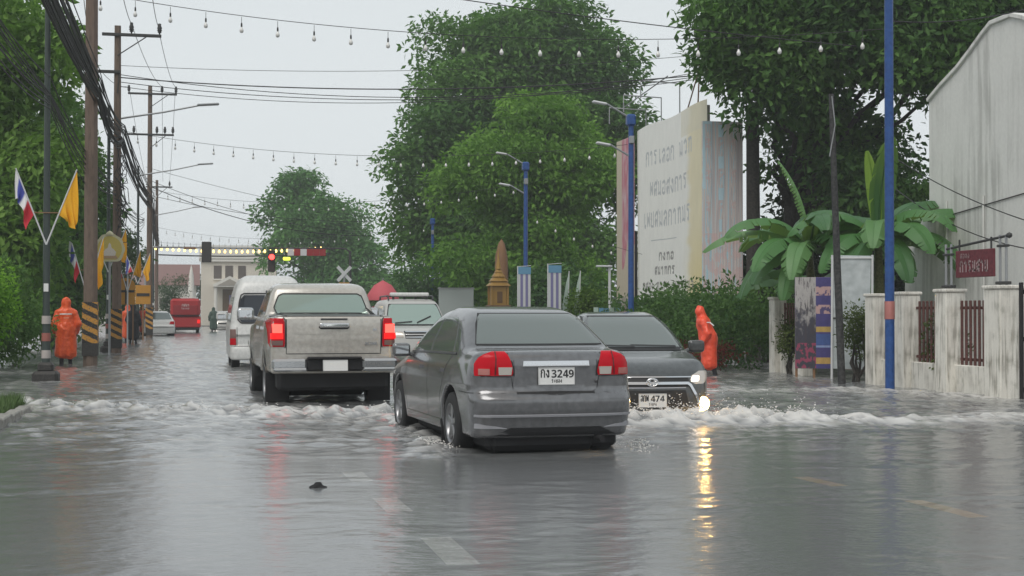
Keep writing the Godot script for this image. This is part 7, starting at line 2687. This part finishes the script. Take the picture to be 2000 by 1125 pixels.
func more_materials() -> void:
	M.yellow = mat(lin(0.5, 0.24, 0.03), 0.6)
	M.red_glow = glow(Color(1.0, 0.22, 0.2), 6.0, Color(0.8, 0.1, 0.1))
	M.yellow_glow = glow(Color(0.9, 1.0, 0.3), 1.6, Color(0.8, 0.8, 0.2))
	M.umbrella = mat(lin(0.5, 0.09, 0.11), 0.7)
	M.board_grey = mat(lin(0.34, 0.38, 0.37), 0.6)
	M.gold = mat(lin(0.32, 0.19, 0.05), 0.45, 0.3)
	M.gold_dark = mat(lin(0.11, 0.06, 0.025), 0.6)
	M.stone = mat(lin(0.35, 0.32, 0.28), 0.8)
	M.violet = mat(lin(0.2, 0.19, 0.36), 0.6)
	M.sky_blue = mat(lin(0.13, 0.3, 0.46), 0.5)
	M.pale_green = mat(lin(0.4, 0.5, 0.44), 0.6)
	M.cream_far = mat(lin(0.66, 0.61, 0.53), 0.8)
	M.pale_far = mat(lin(0.72, 0.7, 0.65), 0.8)
	M.window_far = mat(lin(0.12, 0.1, 0.09), 0.3)
	M.door_far = mat(lin(0.14, 0.09, 0.05), 0.6)
	M.roof_far = mat(lin(0.22, 0.13, 0.12), 0.8)

func _ready() -> void:
	var cam := Camera3D.new()
	cam.name = "camera"
	cam.fov = 22.718
	cam.near = 0.1
	cam.far = 1500.0
	add_child(cam)
	cam.position = Vector3(0, 1.4, 0)
	cam.rotation = Vector3(deg_to_rad(0.9105), deg_to_rad(-12.388), 0)
	cam.current = true
	var we := WorldEnvironment.new()
	we.name = "environment"
	var env := Environment.new()
	env.background_mode = Environment.BG_SKY
	env.tonemap_mode = Environment.TONE_MAPPER_LINEAR
	env.tonemap_exposure = 1.16
	var sky := Sky.new()
	var sk := ProceduralSkyMaterial.new()
	sk.sky_top_color = lin(0.47, 0.52, 0.55)
	sk.sky_horizon_color = lin(0.715, 0.755, 0.77)
	sk.sky_curve = 0.5
	sk.ground_bottom_color = lin(0.1, 0.1, 0.1)
	sk.ground_horizon_color = lin(0.6, 0.62, 0.63)
	sk.ground_curve = 0.03
	sk.sun_angle_max = 1.0
	sky.sky_material = sk
	env.sky = sky
	env.sdfgi_enabled = true
	env.ssao_enabled = true
	env.ssil_enabled = true
	env.fog_enabled = true
	env.fog_density = 0.0011
	env.fog_light_color = lin(0.7, 0.73, 0.75)
	we.environment = env
	add_child(we)
	var sun := DirectionalLight3D.new()
	sun.name = "veiled_sun"
	sun.light_energy = 0.5
	sun.light_angular_distance = 40.0
	sun.light_color = Color(1.0, 0.99, 0.97)
	sun.shadow_enabled = true
	sun.rotation = Vector3(deg_to_rad(-55), deg_to_rad(-38), 0)
	add_child(sun)

	materials()
	more_materials()
	build_prints()
	build_water()
	build_ground()
	build_trees()
	build_bananas()
	build_street()
	build_right()
	build_far()
	make_sedan(Vector3(3.45, ROAD_Y + 0.03, -13.6), 0.062)
	make_pickup(Vector3(2.0, ROAD_Y, -21.45), 0.03)
	make_van(Vector3(1.72, ROAD_Y, -35.4), 0.0)
	make_suv(Vector3(5.6, ROAD_Y, -40.6), PI)
	make_oncoming(Vector3(6.25, ROAD_Y, -22.3), PI - 0.1)
	make_songthaew(Vector3(-0.72, ROAD_Y, -93.0), 0.0)
	make_far_car("pale grey car with headlamps on, far down the road right of the red truck", Vector3(2.0, ROAD_Y, -112), PI, M.suv_paint, true)
	make_far_car("white car parked far ahead on the left beyond the striped poles", Vector3(-2.0, ROAD_Y, -82), 0.1, M.white_paint, false)
	build_people()
	build_splash()
